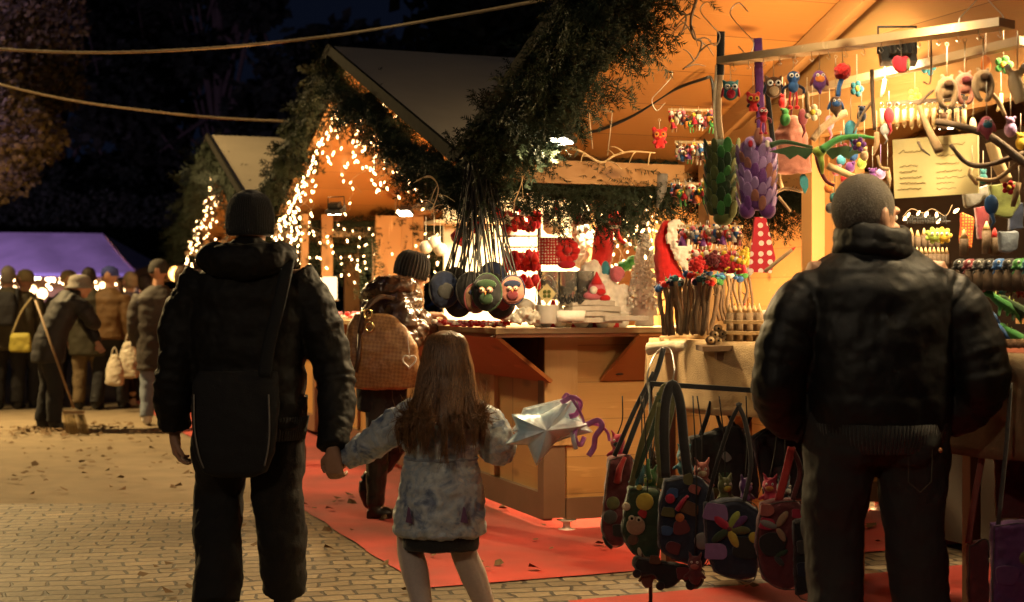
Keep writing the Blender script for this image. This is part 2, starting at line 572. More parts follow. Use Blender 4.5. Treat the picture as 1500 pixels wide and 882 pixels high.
def stall(T, label, near_counter=True, street_panels=True, inner=True, near=False):
    root = thing('market_stall', label, 'market stall', W0 + D1 * T, ROT, 'gabled wooden stalls in a row')
    X0, X1 = -.58, 3.3
    # roof slopes: boards below, sheet above
    for y0, y1 in ((YE0, YR), (YE1, YR)):
        b = MB()
        n = Vector((0, -(ZR - ZE) * (1 if y0 < y1 else -1), abs(y1 - y0))).normalized()
        b.slab([(X0, y0, ZE), (X1, y0, ZE), (X1, y1, ZR), (X0, y1, ZR)], .025, n)
        b.obj('ceiling_board', W_roof, root)
        b = MB()
        o = n * .03
        sgn = -1 if y0 < y1 else 1
        e = Vector((0, sgn * .05, -.019))
        pts = [Vector((X0 - .06, y0, ZE)) + o + e, Vector((X1, y0, ZE)) + o + e, Vector((X1, y1, ZR)) + o, Vector((X0 - .06, y1, ZR)) + o]
        # gently sagging sheet
        vs, fs = [], []
        for i in range(9):
            for j in range(13):
                a = pts[0].lerp(pts[1], j / 12).lerp(pts[3].lerp(pts[2], j / 12), i / 8)
                sag = -.018 * math.sin(math.pi * j / 2) ** 2 * math.sin(math.pi * i / 8)
                vs.append(a + n * (.02 + sag))
        for i in range(8):
            for j in range(12):
                q = i * 13 + j
                fs.append((q, q + 1, q + 14, q + 13))
        b.add(vs, fs, 0, True)
        # its turned-down pale hem along the gable
        b.beam(pts[0] + Vector((-.012, 0, 0)), pts[3] + Vector((-.012, 0, 0)), .02, .05, mi=1)
        b.obj('roof_sheet', [TARP, TRIM], root)
        b = MB(); b.beam((X0 - .075, y0, roofz(y0) + .028), (X0 - .075, y1, roofz(y1) + .028), .022, .075); b.obj('verge_board', TRIM, root)
    # rafters under both slopes
    for x in (-.50, .62, 1.9, 3.1):
        for y0, y1 in ((YE0 + .08, YR - .01), (YE1 - .08, YR + .01)):
            b = MB()
            dz = -.055
            b.beam((x, y0, roofz(y0) + dz), (x, y1, roofz(y1) + dz), .06, .095)
            b.obj('rafter', W_beam, root)
    for y in (YE0 + .12, YE1 - .12):
        b = MB(); b.beam((X0 + .05, y, ZE - .07), (X1, y, ZE - .07), .06, .12); b.obj('eave_beam', W_beamx, root)
    # gable infill over the street opening
    b = MB()
    z0 = 2.16
    ya = YE0 + .28 + (z0 - ZE) * 0; yb = YE1 - .28
    b.slab([(.70, .06, z0), (.70, 5.14, z0), (.70, 5.14, roofz(5.14) - .004), (.70, YR, ZR - .03), (.70, .06, roofz(.06) - .004)], .03, (1, 0, 0))
    b.obj('gable_panel', wood('gable_boards', (.60, .37, .16), axis=1, plank=.19, seam_axis=2), root)
    b = MB(); b.beam((.655, .05, 2.12), (.655, 5.15, 2.12), .07, .11); b.obj('tie_beam', W_beam, root)
    # posts
    def post(x, y, sx, sy, z0=0.0, z1=2.07):
        b = MB(); b.box((x, y, (z0 + z1) / 2), (sx, sy, z1 - z0)); return b.obj('post', W_post, root)
    post(.64, 5.08, .10, .12)
    post(2.35, 5.1, .10, .10)
    post(2.35, .1, .10, .10)
    if near:
        p = post(.70, 4.20, .07, .09)
        p = post(.76, 4.03, .05, .25)
        b = MB(); b.box((.732, 4.02, 1.46), (.008, .022, .10)); b.box((.729, 4.02, 1.46), (.008, .010, .085), mi=1)
        b.obj('latch', [METAL, BLACKM], root)
    else:
        post(.46, 5.02, .24, .05, 1.1)
        post(-.30, 5.04, .06, .06, 1.1)
        post(-.10, 5.03, .10, .03, 1.1)
        b = MB(); b.beam((-.55, 5.2, 1.905), (.95, 5.2, 1.905), .03, .05); b.obj('pale_rail', W_pale, root)
        post(.75, 5.06, .10, .05, 1.1)
        post(1.6, 5.08, .20, .05, 1.1)
        post(2.1, 5.08, .12, .05, 1.1)
        b = MB(); b.box((.64, 5.015, 1.62), (.03, .006, .11)); b.obj('latch', METAL, root)
    if street_panels:
        # street face: framed panels, brown base frame
        b = MB()
        b.box((.02, 2.6, .642), (.03, 5.1, .964)); b.obj('street_panel', W_panel, root)
        b = MB(); b.box((-.008, 2.6, .14), (.05, 5.2, .15)); b.obj('base_rail', W_dark, root)
        for y in (.9, 1.75, 3.4, 4.3):
            b = MB(); b.box((-.004, y, .67), (.03, .07, .9)); b.obj('batten', W_post, root)
        b = MB(); b.box((.0, 5.15, .6), (.11, .1, 1.05)); b.obj('corner_post', W_post, root)
        b = MB(); b.box((.02, .02, .60), (.13, .09, 1.04), mi=0); b.obj('corner_post', W_dark, root)
        b = MB(); b.box((.055, -.03, .80), (.20, .02, .62)); b.obj('corner_board', W_post, root)
        # near face of boards
        b = MB(); b.box((1.27, .0, .652), (2.34, .03, .944)); b.obj('near_wall', W_wall, root)
        b = MB(); b.box((1.24, -.01, .13), (2.30, .05, .12)); b.obj('base_rail', W_dark, root)
        for x in (1.35, 2.38):
            b = MB(); b.box((x, -.022, .65), (.07, .02, .9)); b.obj('batten', W_post, root)
        b = MB(); b.box((1.6, 5.15, .60), (1.5, .04, 1.05)); b.obj('far_wall', W_wall, root)
        # feet
        for x, y in ((.10, -.01), (.06, 5.0), (2.2, .02)):
            b = MB()
            b.lathe([(.05, 0), (.05, .012), (.022, .022), (.022, .05), (.045, .06), (.06, .064)], (x, y, .002), n=14)
            b.obj('foot', W_white, root)
        b = MB(); b.box((.72, .06, .055), (.55, .05, .035)); b.obj('floor_runner', W_white, root)
        # counter
        b = MB()
        b.slab([(-.42, -.28, 1.125), (.95, -.30, 1.125), (.95, .33, 1.125), (.30, .33, 1.125), (.30, 5.0, 1.125), (-.42, 5.0, 1.125)], .028, (0, 0, 1))
        b.obj('counter_top', wood('counter_wood', (.62, .46, .26), axis=0, plank=.3, seam_axis=1, rough=.4), root)
        b = MB()
        b.slab([(.95, -.30, 1.126), (2.4, -.30, 1.126), (2.4, .33, 1.126), (.95, .33, 1.126)], .040, (0, 0, 1))
        b.obj('counter_top', W_pale, root)
        # sloping flaps below the overhanging counter
        def flap(p, mt, hp):
            b = MB(); b.slab(p, .02)
            o = b.obj('counter_flap', mt, root)
            h = MB(); h.ell(hp, (.035, .012, .012), u=10, v=6); h.obj('handle', BLACKM, o)
        flap([(-.40, -.24, 1.12), (-.40, 2.0, 1.12), (-.02, 2.0, .86), (-.02, -.10, .86)], W_flap, Vector((-.045, .02, .885)))
        flap([(2.3, -.28, 1.12), (.42, -.28, 1.12), (.30, -.02, .86), (2.3, -.02, .86)], W_flapx, Vector((.40, -.068, .89)))
        b = MB(); b.slab([(-.41, -.25, 1.121), (.42, -.25, 1.121), (.30, -.03, 1.121), (-.0, -.03, 1.121)], -.018, (0, 0, 1)); b.obj('counter_soffit', W_flapx, root)
    if inner:
        # partition with a window hole, painted cream
        b = MB(); b.box((.55, 1.95, 1.55), (1.10, .03, 1.14)); b.obj('inner_wall', CREAM, root)
        b = MB(); b.box((1.98, 1.95, 1.55), (.80, .03, 1.14)); b.obj('inner_wall', W_wall, root)
        b = MB(); b.box((1.10, 1.92, 1.55), (.07, .07, 1.14)); b.obj('inner_post', W_post, root)
        b = MB(); b.box((1.58, 1.92, 1.55), (.07, .07, 1.14)); b.obj('inner_post', W_post, root)
        b = MB(); b.box((2.42, 2.6, 1.08), (.03, 5.0, 1.95)); b.obj('back_wall', W_wall, root)
        b = MB(); b.box((.10, 1.75, 1.83), (.52, .28, .022)); b.obj('wall_shelf', W_pale, root)
    return root

stA = stall(0, 'gabled wooden stall with white lit goods on its counter, beside the girl')
stB = stall(5.8, 'farther gabled wooden stall half hidden behind the man in the knitted hat', inner=False)

# ---- near stall
stC = stall(-5.8, 'nearest gabled stall with hanging wooden toys over the grey-haired man', street_panels=False, inner=False, near=True)
b = MB(); b.slab([(-.08, 2.95, 1.085), (.70, 2.95, 1.085), (.70, 4.30, 1.085), (-.08, 4.30, 1.085)], .03, (0, 0, 1)); b.obj('table_top', W_dark, stC)
b = MB(); b.slab([(.45, -.2, 1.085), (1.05, -.2, 1.085), (1.05, 2.945, 1.085), (.45, 2.945, 1.085)], .03, (0, 0, 1)); b.obj('counter_top', mat('red_brown_counter', (.20, .06, .035), rough=.45, bump=.1), stC)
for x, y in ((-.04, 3.0), (.66, 3.0), (-.04, 4.25), (.66, 4.25)):
    b = MB(); b.box((x, y, .54), (.05, .05, 1.08)); b.obj('table_leg', W_dark, stC)
b = MB(); b.box((1.75, 2.4, 1.10), (.03, 5.2, 2.1)); b.obj('back_wall', mat('dark_back_cloth', (.05, .035, .025), rough=.9, var=.3, scale=3), stC)
b = MB(); b.box((1.0, 4.75, .55), (.10, .9, 1.08)); b.obj('side_wall', W_wall, stC)
b = MB(); b.box((.85, 1.4, 1.50), (.02, 2.9, .03)); b.obj('display_shelf', W_post, stC)
b = MB(); b.box((1.20, 1.4, 1.36), (.30, 3.2, .022)); b.obj('display_shelf', W_post, stC)
b = MB(); b.box((1.0, 1.4, 1.22), (.25, 3.2, .022)); b.obj('display_shelf', W_post, stC)
# black service cable pinned under the ceiling
b = MB()
b.tube(spline([P(838, 197, 7.4), P(880, 190, 7.3), P(930, 168, 7.2), P(985, 133, 7.0), P(1030, 116, 6.8), P(1042, 116, 6.8), P(1046, 150, 6.8)], 6), .008, 6)
tag(b.obj('cable', BLACKM), 'black cable slung under the nearest stall ceiling', 'cable')

# ================================================================ garlands of fir
NEEDLE = mat('fir_needle', (.014, .025, .011), rough=.65, var=.5, scale=14, bump=0, spec=.3)
NEEDLE2 = mat('fir_needle_dark', (.011, .020, .009), rough=.7, var=.4, scale=14, bump=0, spec=.3)
TWIG = mat('twig_bark', (.12, .075, .04), rough=.85, var=.3, scale=30, bump=.4)

def garland(pts, rad, n, label, sprig=.13, droop=.35, seed=1, group='fir garlands along the stall roofs'):
    r = random.Random(seed)
    path = spline(pts, 12)
    L = [0]
    for a, c in zip(path, path[1:]): L.append(L[-1] + (c - a).length)
    V, F = [], []
    def at(s_):
        i = min(int(np.searchsorted(L, s_)), len(path) - 1); i = max(i, 1)
        f = (s_ - L[i - 1]) / max(L[i] - L[i - 1], 1e-6)
        return path[i - 1].lerp(path[i], f), (path[i] - path[i - 1]).normalized()
    n = int(n * 2.3 / 7)
    for k in range(n):
        p, tdir = at(r.random() * L[-1])
        ang = r.uniform(0, 6.283)
        u = tdir.orthogonal().normalized(); v = tdir.cross(u)
        out = u * math.cos(ang) + v * math.sin(ang)
        lump = .6 + .9 * max(0, .5 + noise.noise(p * 3.1))
        c0 = p + out * rad * lump * r.uniform(.15, .75)
        bd = (out * r.uniform(.35, 1.1) + tdir * r.choice((-1, 1, 1)) * r.uniform(.3, 1.0) + Vector((0, 0, -droop)) + Vector((r.uniform(-.3, .3), r.uniform(-.3, .3), r.uniform(-.3, .3)))).normalized()
        side = bd.cross(out + Vector((.01, .02, .03))).normalized()
        up_ = side.cross(bd)
        BL = sprig * r.uniform(1.0, 2.0)
        tw = c0 + bd * BL; w_ = side * .0022
        o = len(V); V += [c0 - w_, c0 + w_, tw]; F.append((o, o + 1, o + 2))
        for q in range(7):
            f = (q + .5) / 7
            sg = 1 if q % 2 else -1
            s0b = c0 + bd * BL * f + Vector((0, 0, -.02 * f * f))
            d = (bd * .75 + side * sg * (.85 - .5 * f) + up_ * r.uniform(-.12, .12)).normalized()
            if q == 6: d = bd
            ln = sprig * (1.0 - .45 * f) * r.uniform(.6, 1.0)
            x = (side * bd.dot(d) - bd * side.dot(d)).normalized(); y = d.cross(x)
            m = 11
            for j in range(m):
                s0 = s0b + d * (ln * j / m)
                a2 = (0.35 if j % 2 else 2.8) + r.uniform(-.5, .5) + (3.3 if j % 5 == 0 else 0)
                nd = ((x * math.cos(a2) + y * math.sin(a2)) * .8 + d * .6).normalized()
                nl = .030 * r.uniform(.75, 1.2) * (1 - .3 * j / m)
                sd_ = nd.cross(y).normalized() * .0032
                o = len(V)
                V += [s0 - sd_, s0 + sd_, s0 + nd * nl]
                F.append((o, o + 1, o + 2))
    me = bpy.data.meshes.new('fir_garland')
    me.from_pydata([tuple(q) for q in V], [], F)
    me.materials.append(NEEDLE if seed % 2 else NEEDLE2)
    o = link('fir_garland', me)
    tag(o, label, 'garland', group)
    s_ = MB(); s_.tube(path, rad * .58, 12)
    co = s_.obj('core', mat('garland_core', (.014, .02, .009), rough=1, var=.6, scale=30, bump=1, bscale=60, dist=.02), o)
    tx = bpy.data.textures.get('garland_lumps') or bpy.data.textures.new('garland_lumps', 'CLOUDS')
    tx.noise_scale = .09; tx.noise_depth = 2
    sb = co.modifiers.new('subdivide', 'SUBSURF'); sb.levels = sb.render_levels = 2
    dm = co.modifiers.new('lumps', 'DISPLACE'); dm.texture = tx; dm.strength = rad * .9; dm.mid_level = .45; dm.texture_coords = 'LOCAL'
    return o

def gl(T, x, y, z): return S(x, T + y, z)
def gable_path(T, side, x=-.60, dz=-.02, over=.0):
    if side > 0:   # near slope
        return [gl(T, x, YE0 - .12 + i * (YR - YE0 + .12) / 6, roofz(max(YE0 - .1, YE0 - .12 + i * (YR - YE0 + .12) / 6)) + dz + .05 * math.sin(i * 2.1)) for i in range(7)]
    return [gl(T, x, YE1 + .12 - i * (YE1 - YR + .12) / 6, roofz(min(YE1 + .1, YE1 + .12 - i * (YE1 - YR + .12) / 6)) + dz + .05 * math.sin(i * 1.7)) for i in range(7)]
garland(gable_path(0, 1, x=-.62, dz=-.20), .11, 1150, 'fir garland on the near gable edge beside the grey roof sheet', sprig=.10, seed=1)
garland(gable_path(0, -1, dz=-.02), .13, 1150, 'fir garland on the far gable edge above the knitted hat', sprig=.085, seed=2)
garland([p + D2 * .03 for p in gable_path(-5.8, -1, x=-.56, dz=-.10)], .19, 2500, 'thick dark fir garland framing the nearest stall gable at the top', sprig=.12, seed=3)
garland([S(-.5, -.38, 2.02), S(.1, -.36, 1.93), S(.7, -.36, 2.0), S(1.2, -.36, 1.93), S(1.9, -.36, 1.98)], .15, 1500, 'fir garland hanging along the eave over the white goods', seed=4, sprig=.14, droop=.8)
garland([S(-.55, 5.15, 2.03), S(-.1, 5.15, 1.98), S(.4, 5.15, 2.0), S(1.2, 5.15, 1.98)], .06, 520, 'upper fir garland across the far opening of the middle stall', seed=6)
garland([S(-.55, 5.2, 1.80), S(-.1, 5.2, 1.76), S(.4, 5.2, 1.79), S(1.2, 5.2, 1.77)], .065, 560, 'lower fir garland across the far opening of the middle stall', seed=5)
garland(gable_path(5.8, -1, dz=-.10), .18, 700, 'fir garland on the farthest gable edge at the dark trees', seed=8)
garland(gable_path(5.8, 1, dz=-.20), .13, 600, 'fir garland beside the small grey roof sheet behind', seed=7)
# floral foam of green hung inside middle stall window
garland([S(1.15, 2.1, 1.98), S(1.35, 2.1, 1.90), S(1.55, 2.1, 1.97)], .09, 220, 'short fir garland in the dark window behind the beaded tree', seed=10)

# ================================================================ fairy lights
BULB = emis('fairy_bulb_glow', (1, .58, .24), 11)
WIRE = mat('light_wire', (.30, .22, .14), rough=.6, var=.1, bump=0)
bb = MB(); bb.lathe([(.002, .012), (.0045, .006), (.0065, -.004), (.004, -.011), (.0008, -.014)], n=8)
bulb_me = bb.mesh('bulb', BULB)
bb = MB(); bb.lathe([(.002, .014), (.005, .007), (.0063, -.004), (.004, -.012), (.001, -.016)], n=8)
bulb_big = bb.mesh('bulb', BULB)

def fairy(name_label, strands, big=False, wire_r=.0016, bulbs_per_m=12, seed=3, cap=100, group='strings of warm fairy lights', every=None):
    """strands: list of polylines; the wire is one mesh, each bulb a part"""
    r = random.Random(seed)
    pts = []
    b = MB()
    for st in strands:
        path = spline(st, 5)
        b.tube(path, wire_r, 4, caps=False)
        Ls = sum((q - p).length for p, q in zip(path, path[1:]))
        k = max(1, int(Ls * bulbs_per_m))
        for i in range(k):
            f = (i + r.uniform(.3, .9)) / k * (len(path) - 1)
            j = min(int(f), len(path) - 2)
            pts.append(path[j].lerp(path[j + 1], f - j) + Vector((r.uniform(-1, 1), r.uniform(-1, 1), r.uniform(-1.4, .4))) * .018)
    root = b.obj('fairy_lights', WIRE)
    tag(root, name_label, 'fairy lights', group)
    r.shuffle(pts)
    me = bulb_big if big else bulb_me
    for p in pts[:cap]:
        o = link('bulb', me, root, p)
        o.rotation_euler = (r.uniform(-.9, .9), r.uniform(-.9, .9), 0)
        s_ = r.uniform(.8, 1.15); o.scale = (s_, s_, s_)
    return root

def fringe(path, n, lo, hi, seed, wander=.05):
    """icicle strands dropping from a path"""
    r = random.Random(seed)
    pth = spline(path, 8)
    out = [path]
    for i in range(n):
        f = (i + r.random()) / n * (len(pth) - 1)
        j = min(int(f), len(pth) - 2)
        p = pth[j].lerp(pth[j + 1], f - j)
        L_ = r.uniform(lo, hi)
        st = [p]
        k = max(2, int(L_ / .08))
        for q in range(1, k + 1):
            st.append(p + Vector((r.uniform(-wander, wander), r.uniform(-wander, wander), -L_ * q / k)))
        out.append(st)
    return out

xg = -.50
def gp(T, y, dz): return gl(T, xg, y, roofz(y) + dz)
fairy('dense fairy lights down the lower far gable edge above the knitted hat', fringe([gp(0, 5.3, -.12), gp(0, 4.9, -.20), gp(0, 4.4, -.20), gp(0, 4.0, -.20)], 17, .08, .60, 11, .08), big=True, bulbs_per_m=14, seed=1)
fairy('fairy lights up the far gable edge to the peak', fringe([gp(0, 4.1, -.20), gp(0, 3.5, -.22), gp(0, 3.0, -.22), gp(0, 2.62, -.22)], 10, .05, .34, 12, .08), big=True, bulbs_per_m=13, seed=2)
fairy('curtain of fairy lights hung deeper across the orange gable', fringe([S(-.1, 4.6, 2.35), S(-.1, 3.4, 2.75), S(-.1, 2.6, 2.95), S(-.1, 1.6, 2.7)], 14, .1, .55, 53, .10), bulbs_per_m=6, seed=13, big=True)
fairy('loose fairy lights hanging from the peak of the orange gable', fringe([gp(0, 2.6, -.24), gp(0, 2.2, -.30), gp(0, 1.7, -.32), gp(0, 1.1, -.32), gp(0, .7, -.30)], 20, .06, .55, 13, .10), bulbs_per_m=10, seed=3, big=True)
fairy('fairy lights looped over the upper far garland in the middle stall', fringe([S(-.55, 5.05, 2.0), S(-.1, 5.05, 1.94), S(.4, 5.05, 1.97), S(1.0, 5.05, 1.92)], 14, .12, .40, 14, .08), bulbs_per_m=10, seed=4, big=True)
fairy('fairy lights hanging low in the dark far opening of the middle stall', fringe([S(-.55, 5.1, 1.76), S(-.1, 5.1, 1.68), S(.4, 5.1, 1.72), S(1.0, 5.1, 1.68)], 16, .12, .55, 15, .08), bulbs_per_m=10, seed=5, big=True)
fairy('fairy lights down the farthest gable edge left of the knitted hat', fringe([gp(5.8, 5.3, -.15), gp(5.8, 4.6, -.2), gp(5.8, 3.7, -.2), gp(5.8, 2.8, -.2)], 22, .10, .75, 16, .08), big=True, bulbs_per_m=9, seed=6)
fairy('fairy lights in the dark window behind the beaded tree', fringe([S(1.12, 1.85, 1.95), S(1.35, 1.85, 1.90), S(1.6, 1.85, 1.95)], 9, .2, .65, 17), bulbs_per_m=12, seed=7)
fairy('tangled unlit string and bulbs under the eave by the hanging cords', fringe([S(-.35, -.1, 1.9), S(-.1, .1, 1.82), S(.15, .1, 1.9)], 5, .1, .35, 18, .09), bulbs_per_m=7, seed=8)
# ================================================================ trees
BARK = mat('bark', (.07, .05, .035), rough=.9, var=.3, scale=12, bump=.6)
def leafmat(name, c1, c2):
    if name in MATS: return MATS[name]
    m, nt, b = newmat(name)
    oi = nt.nodes.new('ShaderNodeTexCoord')
    n = nt.nodes.new('ShaderNodeTexNoise'); n.inputs['Scale'].default_value = 1.1; n.inputs['Detail'].default_value = 6; n.inputs['Roughness'].default_value = .7
    nt.links.new(oi.outputs['Object'], n.inputs['Vector'])
    r = nt.nodes.new('ShaderNodeValToRGB')
    r.color_ramp.elements[0].position = .35; r.color_ramp.elements[0].color = c1 + (1,)
    r.color_ramp.elements[1].position = .65; r.color_ramp.elements[1].color = c2 + (1,)
    nt.links.new(n.outputs[0], r.inputs[0]); nt.links.new(r.outputs[0], b.inputs['Base Color'])
    b.inputs['Roughness'].default_value = .6
    MATS[name] = m
    return m

def tree(name, label, base, h, blobs, n, leaf, lm, trunk_r=.25, seed=1, trunk_top=.6):
    """blobs: (centre, radii) clumps relative to base"""
    r = random.Random(seed)
    root = thing(name, label, 'tree', base, 0, 'trees around the square')
    b = MB()
    tp = [Vector((0, 0, -.1)), Vector((.1, .05, h * .2)), Vector((-.05, 0, h * .4)), Vector((.05, .1, h * trunk_top))]
    sp = spline(tp, 5)
    b.tube(sp, lerpl([trunk_r * 1.3, trunk_r, trunk_r * .7, trunk_r * .35], len(sp)), 10)
    for c, rad in blobs:
        q = sp[r.randint(len(sp) // 3, len(sp) - 1)]
        mid = q.lerp(Vector(c), .5) + Vector((0, 0, .2))
        b.tube(spline([q, mid, Vector(c)], 4), lerpl([trunk_r * .35, trunk_r * .18, trunk_r * .06], 9), 6)
    b.obj('trunk', BARK, root)
    V, F = [], []
    vol = [abs(q[0] * q[1] * q[2]) ** (2 / 3) for _, q in blobs]
    tot = sum(vol)
    for (c, rad), vv in zip(blobs, vol):
        for i in range(int(n * vv / tot)):
            d = Vector((r.gauss(0, 1), r.gauss(0, 1), r.gauss(0, 1))).normalized()
            f = r.random() ** .45
            p = Vector(c) + Vector((d.x * rad[0], d.y * rad[1], d.z * rad[2])) * f
            if noise.noise(p * .9 + Vector((seed * 7, 0, 0))) < -.18: continue
            s_ = leaf * r.uniform(.6, 1.3)
            a = Vector((r.uniform(-1, 1), r.uniform(-1, 1), r.uniform(-1, .3))).normalized()
            x = a.orthogonal().normalized() * s_ * .38
            o = len(V)
            V += [p, p + a * s_ * .45 + x, p + a * s_, p + a * s_ * .45 - x]
            F.append((o, o + 1, o + 2, o + 3))
    me = bpy.data.meshes.new('crown'); me.from_pydata([tuple(q) for q in V], [], F); me.materials.append(lm)
    link('crown', me, root)
    return root

def blobset(r, cx, cz, wx, wz, n, k=1.0):
    return [((cx + r.uniform(-wx, wx), r.uniform(-wx * .5, wx * .5), cz + r.uniform(-wz, wz)), (r.uniform(.8, 1.6) * k, r.uniform(.8, 1.4) * k, r.uniform(.6, 1.1) * k)) for _ in range(n)]

r_ = random.Random(5)
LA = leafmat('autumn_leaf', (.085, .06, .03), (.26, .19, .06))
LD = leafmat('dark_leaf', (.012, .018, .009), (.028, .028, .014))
# lit tree at the left edge
base = P(-150, 560, 19); base.z = 0
bl = []
for px, py, rr in ((-40, 20, 1.0), (50, 30, .75), (-10, 90, .9), (70, 85, .55), (20, 140, .7), (80, 130, .45), (-40, 180, .9), (30, 195, .6), (55, 215, .38), (10, 245, .5), (-50, 250, .8), (-120, 100, 1.3), (-120, 230, 1.0), (-60, -60, 1.2), (40, -40, .9)):
    q = P(px, py, 19 + r_.uniform(-1, 1)) - base
    bl.append(((q.x, q.y, q.z), (rr, rr, rr * .75)))
tree('broadleaf_tree', 'broadleaf tree at the left edge with leaves lit yellow and violet', base, 6, bl, 42000, .085, LA, .22, seed=2, trunk_top=.7)
# dark masses
specs = [(-17.5, 55, 22, 5.2, 'tall dark tree far behind the tent, between the lit leaves and the sky'), (-11.5, 56, 22, 4.2, 'tall dark tree at the left rim of the night sky gap'), (-14.0, 58, 21, 5.0, 'tall dark tree behind the purple tent, leftmost'), (-6.0, 50, 10.5, 4.2, 'tall dark tree behind the square, left of the night sky gap'),
         (-22.0, 54, 20, 5.0, 'tall dark tree behind the lit yellow leaves'),
         (1.0, 30, 14.5, 3.1, 'tall dark tree behind the grey roof sheet, right of the sky gap'), (5.0, 33, 14, 3.4, 'tall dark tree behind the nearest stall')]
for i, (x, y, h, wx, lab) in enumerate(specs):
    rr = random.Random(20 + i)
    bs = []
    for q in range(34):
        f = rr.random()
        zc = h * (.16 + .80 * f)
        ww = wx * (1.05 - .62 * f)
        bs.append(((rr.uniform(-ww, ww), rr.uniform(-ww * .6, ww * .6), zc), (rr.uniform(1.0, 1.9), rr.uniform(1, 1.6), rr.uniform(.9, 1.6))))
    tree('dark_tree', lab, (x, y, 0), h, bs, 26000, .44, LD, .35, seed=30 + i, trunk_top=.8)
# low hedge closing the square
def hedge(x0, x1, y, h, label, seed):
    r = random.Random(seed); V, F = [], []
    for i in range(int((x1 - x0) * 900)):
        p = Vector((r.uniform(x0, x1), y + r.uniform(-.6, .6), 0))
        top = h + .5 * noise.noise(Vector((p.x * .6, seed, 0)))
        p.z = r.random() ** .7 * top
        s_ = r.uniform(.12, .28); a = rv().normalized() if 0 else Vector((r.uniform(-1, 1), r.uniform(-1, 1), r.uniform(-1, 1))).normalized()
        x = a.orthogonal().normalized() * s_ * .4; o = len(V)
        V += [p, p + a * s_ * .5 + x, p + a * s_, p + a * s_ * .5 - x]; F.append((o, o + 1, o + 2, o + 3))
    me = bpy.data.meshes.new('hedge'); me.from_pydata([tuple(q) for q in V], [], F); me.materials.append(LD)
    return tag(link('hedge', me), label, 'hedge')
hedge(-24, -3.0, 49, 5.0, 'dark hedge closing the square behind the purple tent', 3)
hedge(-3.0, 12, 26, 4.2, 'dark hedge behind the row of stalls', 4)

# ================================================================ purple tent with lit stall under it
tent = thing('market_tent', 'purple lit market tent with glowing lights under its edge', 'tent', P(60, 560, 42) * Vector((1, 1, 0)) if 0 else Vector((-14, 42, 0)))
TX = P(203, 402, 41).x + 14
b = MB()
zt, ze = 3.36, 2.06
def tq(px, py, Y): q = P(px, py, Y); return (q.x + 14, q.y - 42, q.z)
n_ = 16
vs, fs = [], []
for i in range(n_ + 1):
    f = i / n_
    t0 = Vector(tq(-120, 339, 44)).lerp(Vector(tq(150, 342, 44)), f)
    t1 = Vector(tq(-140, 401, 41)).lerp(Vector(tq(204, 402, 41)), f)
    for j in range(7):
        g_ = j / 6
        q = t0.lerp(t1, g_); q.z -= .10 * math.sin(math.pi * g_) * (.6 + .4 * math.sin(f * 19))
        vs.append(q)
for i in range(n_):
    for j in range(6):
        a = i * 7 + j; fs.append((a, a + 1, a + 8, a + 7))
b.add(vs, fs, 0, True)
k_ = len(b.v)
# end hip and back slope
e1, e2, e3 = Vector(tq(150, 342, 44)), Vector(tq(204, 402, 41)), Vector(tq(204, 404, 41)) + Vector((0, 6, 0))
b.add([e1, e2, e3], [(0, 1, 2)])
l1, l2 = Vector(tq(-120, 339, 44)), Vector(tq(-140, 401, 41))
b.add([l1, e1, e3, l2 + Vector((0, 6, 0))], [(0, 1, 2, 3)])
b.obj('tent_roof', mat('tent_fabric', (.75, .55, .74), rough=.6, var=.3, scale=1.5, bump=.3, bscale=3, dist=.03), tent)
b = MB(); b.beam(Vector(tq(-140, 402, 40.95)), Vector(tq(204, 403, 40.95)), .05, .10); b.obj('valance', mat('valance', (.5, .4, .65), rough=.6), tent)
for px in (-60, 40, 120, 200):
    b = MB(); q = Vector(tq(px, 403, 41.2)); b.tube([q, Vector((q.x, q.y, 0))], .04, 8); b.obj('pole', METAL, tent)
b = MB(); q0_, q1_ = Vector(tq(-120, 430, 43)), Vector(tq(195, 430, 43)); q0_.z = q1_.z = .5
b.beam(q0_, q1_, .7, 1.0); b.obj('counter', mat('tent_counter', (.30, .20, .12), rough=.7, var=.3, scale=2), tent)
b = MB(); q0_.z = q1_.z = 1.4; b.beam(q0_ + Vector((0, 2.4, 0)), q1_ + Vector((0, 2.4, 0)), .05, 1.8); b.obj('back_cloth', mat('tent_back', (.5, .33, .17), rough=.9, var=.3, scale=1), tent)
GLOW = emis('glowing_lamp', (1, .64, .28), 5)
GLOWW = emis('glowing_lamp_white', (1, .82, .55), 11)
r = random.Random(9)
lb = MB(); lb.ell((0, 0, 0), .035, u=8, v=6); far_bulb = lb.mesh('far_bulb', emis('far_bulb_glow', (1, .62, .28), 16)); far_w = lb.mesh('far_bulb', GLOWW)
root = MB(); lp = [P(-20 + i * 22, 408 + 3 * math.sin(i * 2), 41.5) for i in range(11)]
root.tube(spline(lp, 3), .012, 5)
fl = root.obj('fairy_lights', WIRE); tag(fl, 'bright fairy lights under the purple tent edge', 'fairy lights', 'strings of warm fairy lights')
for i in range(95):
    px = r.uniform(-5, 205) if i % 5 else r.gauss(60, 30)
    py = 405 + abs(r.gauss(0, 1)) * 16
    o = link('bulb', far_bulb if r.random() < .75 else far_w, fl, P(px, min(py, 446), 41.6 + r.random() * 1.0))
    s_ = r.uniform(.55, 1.25); o.scale = (s_,) * 3
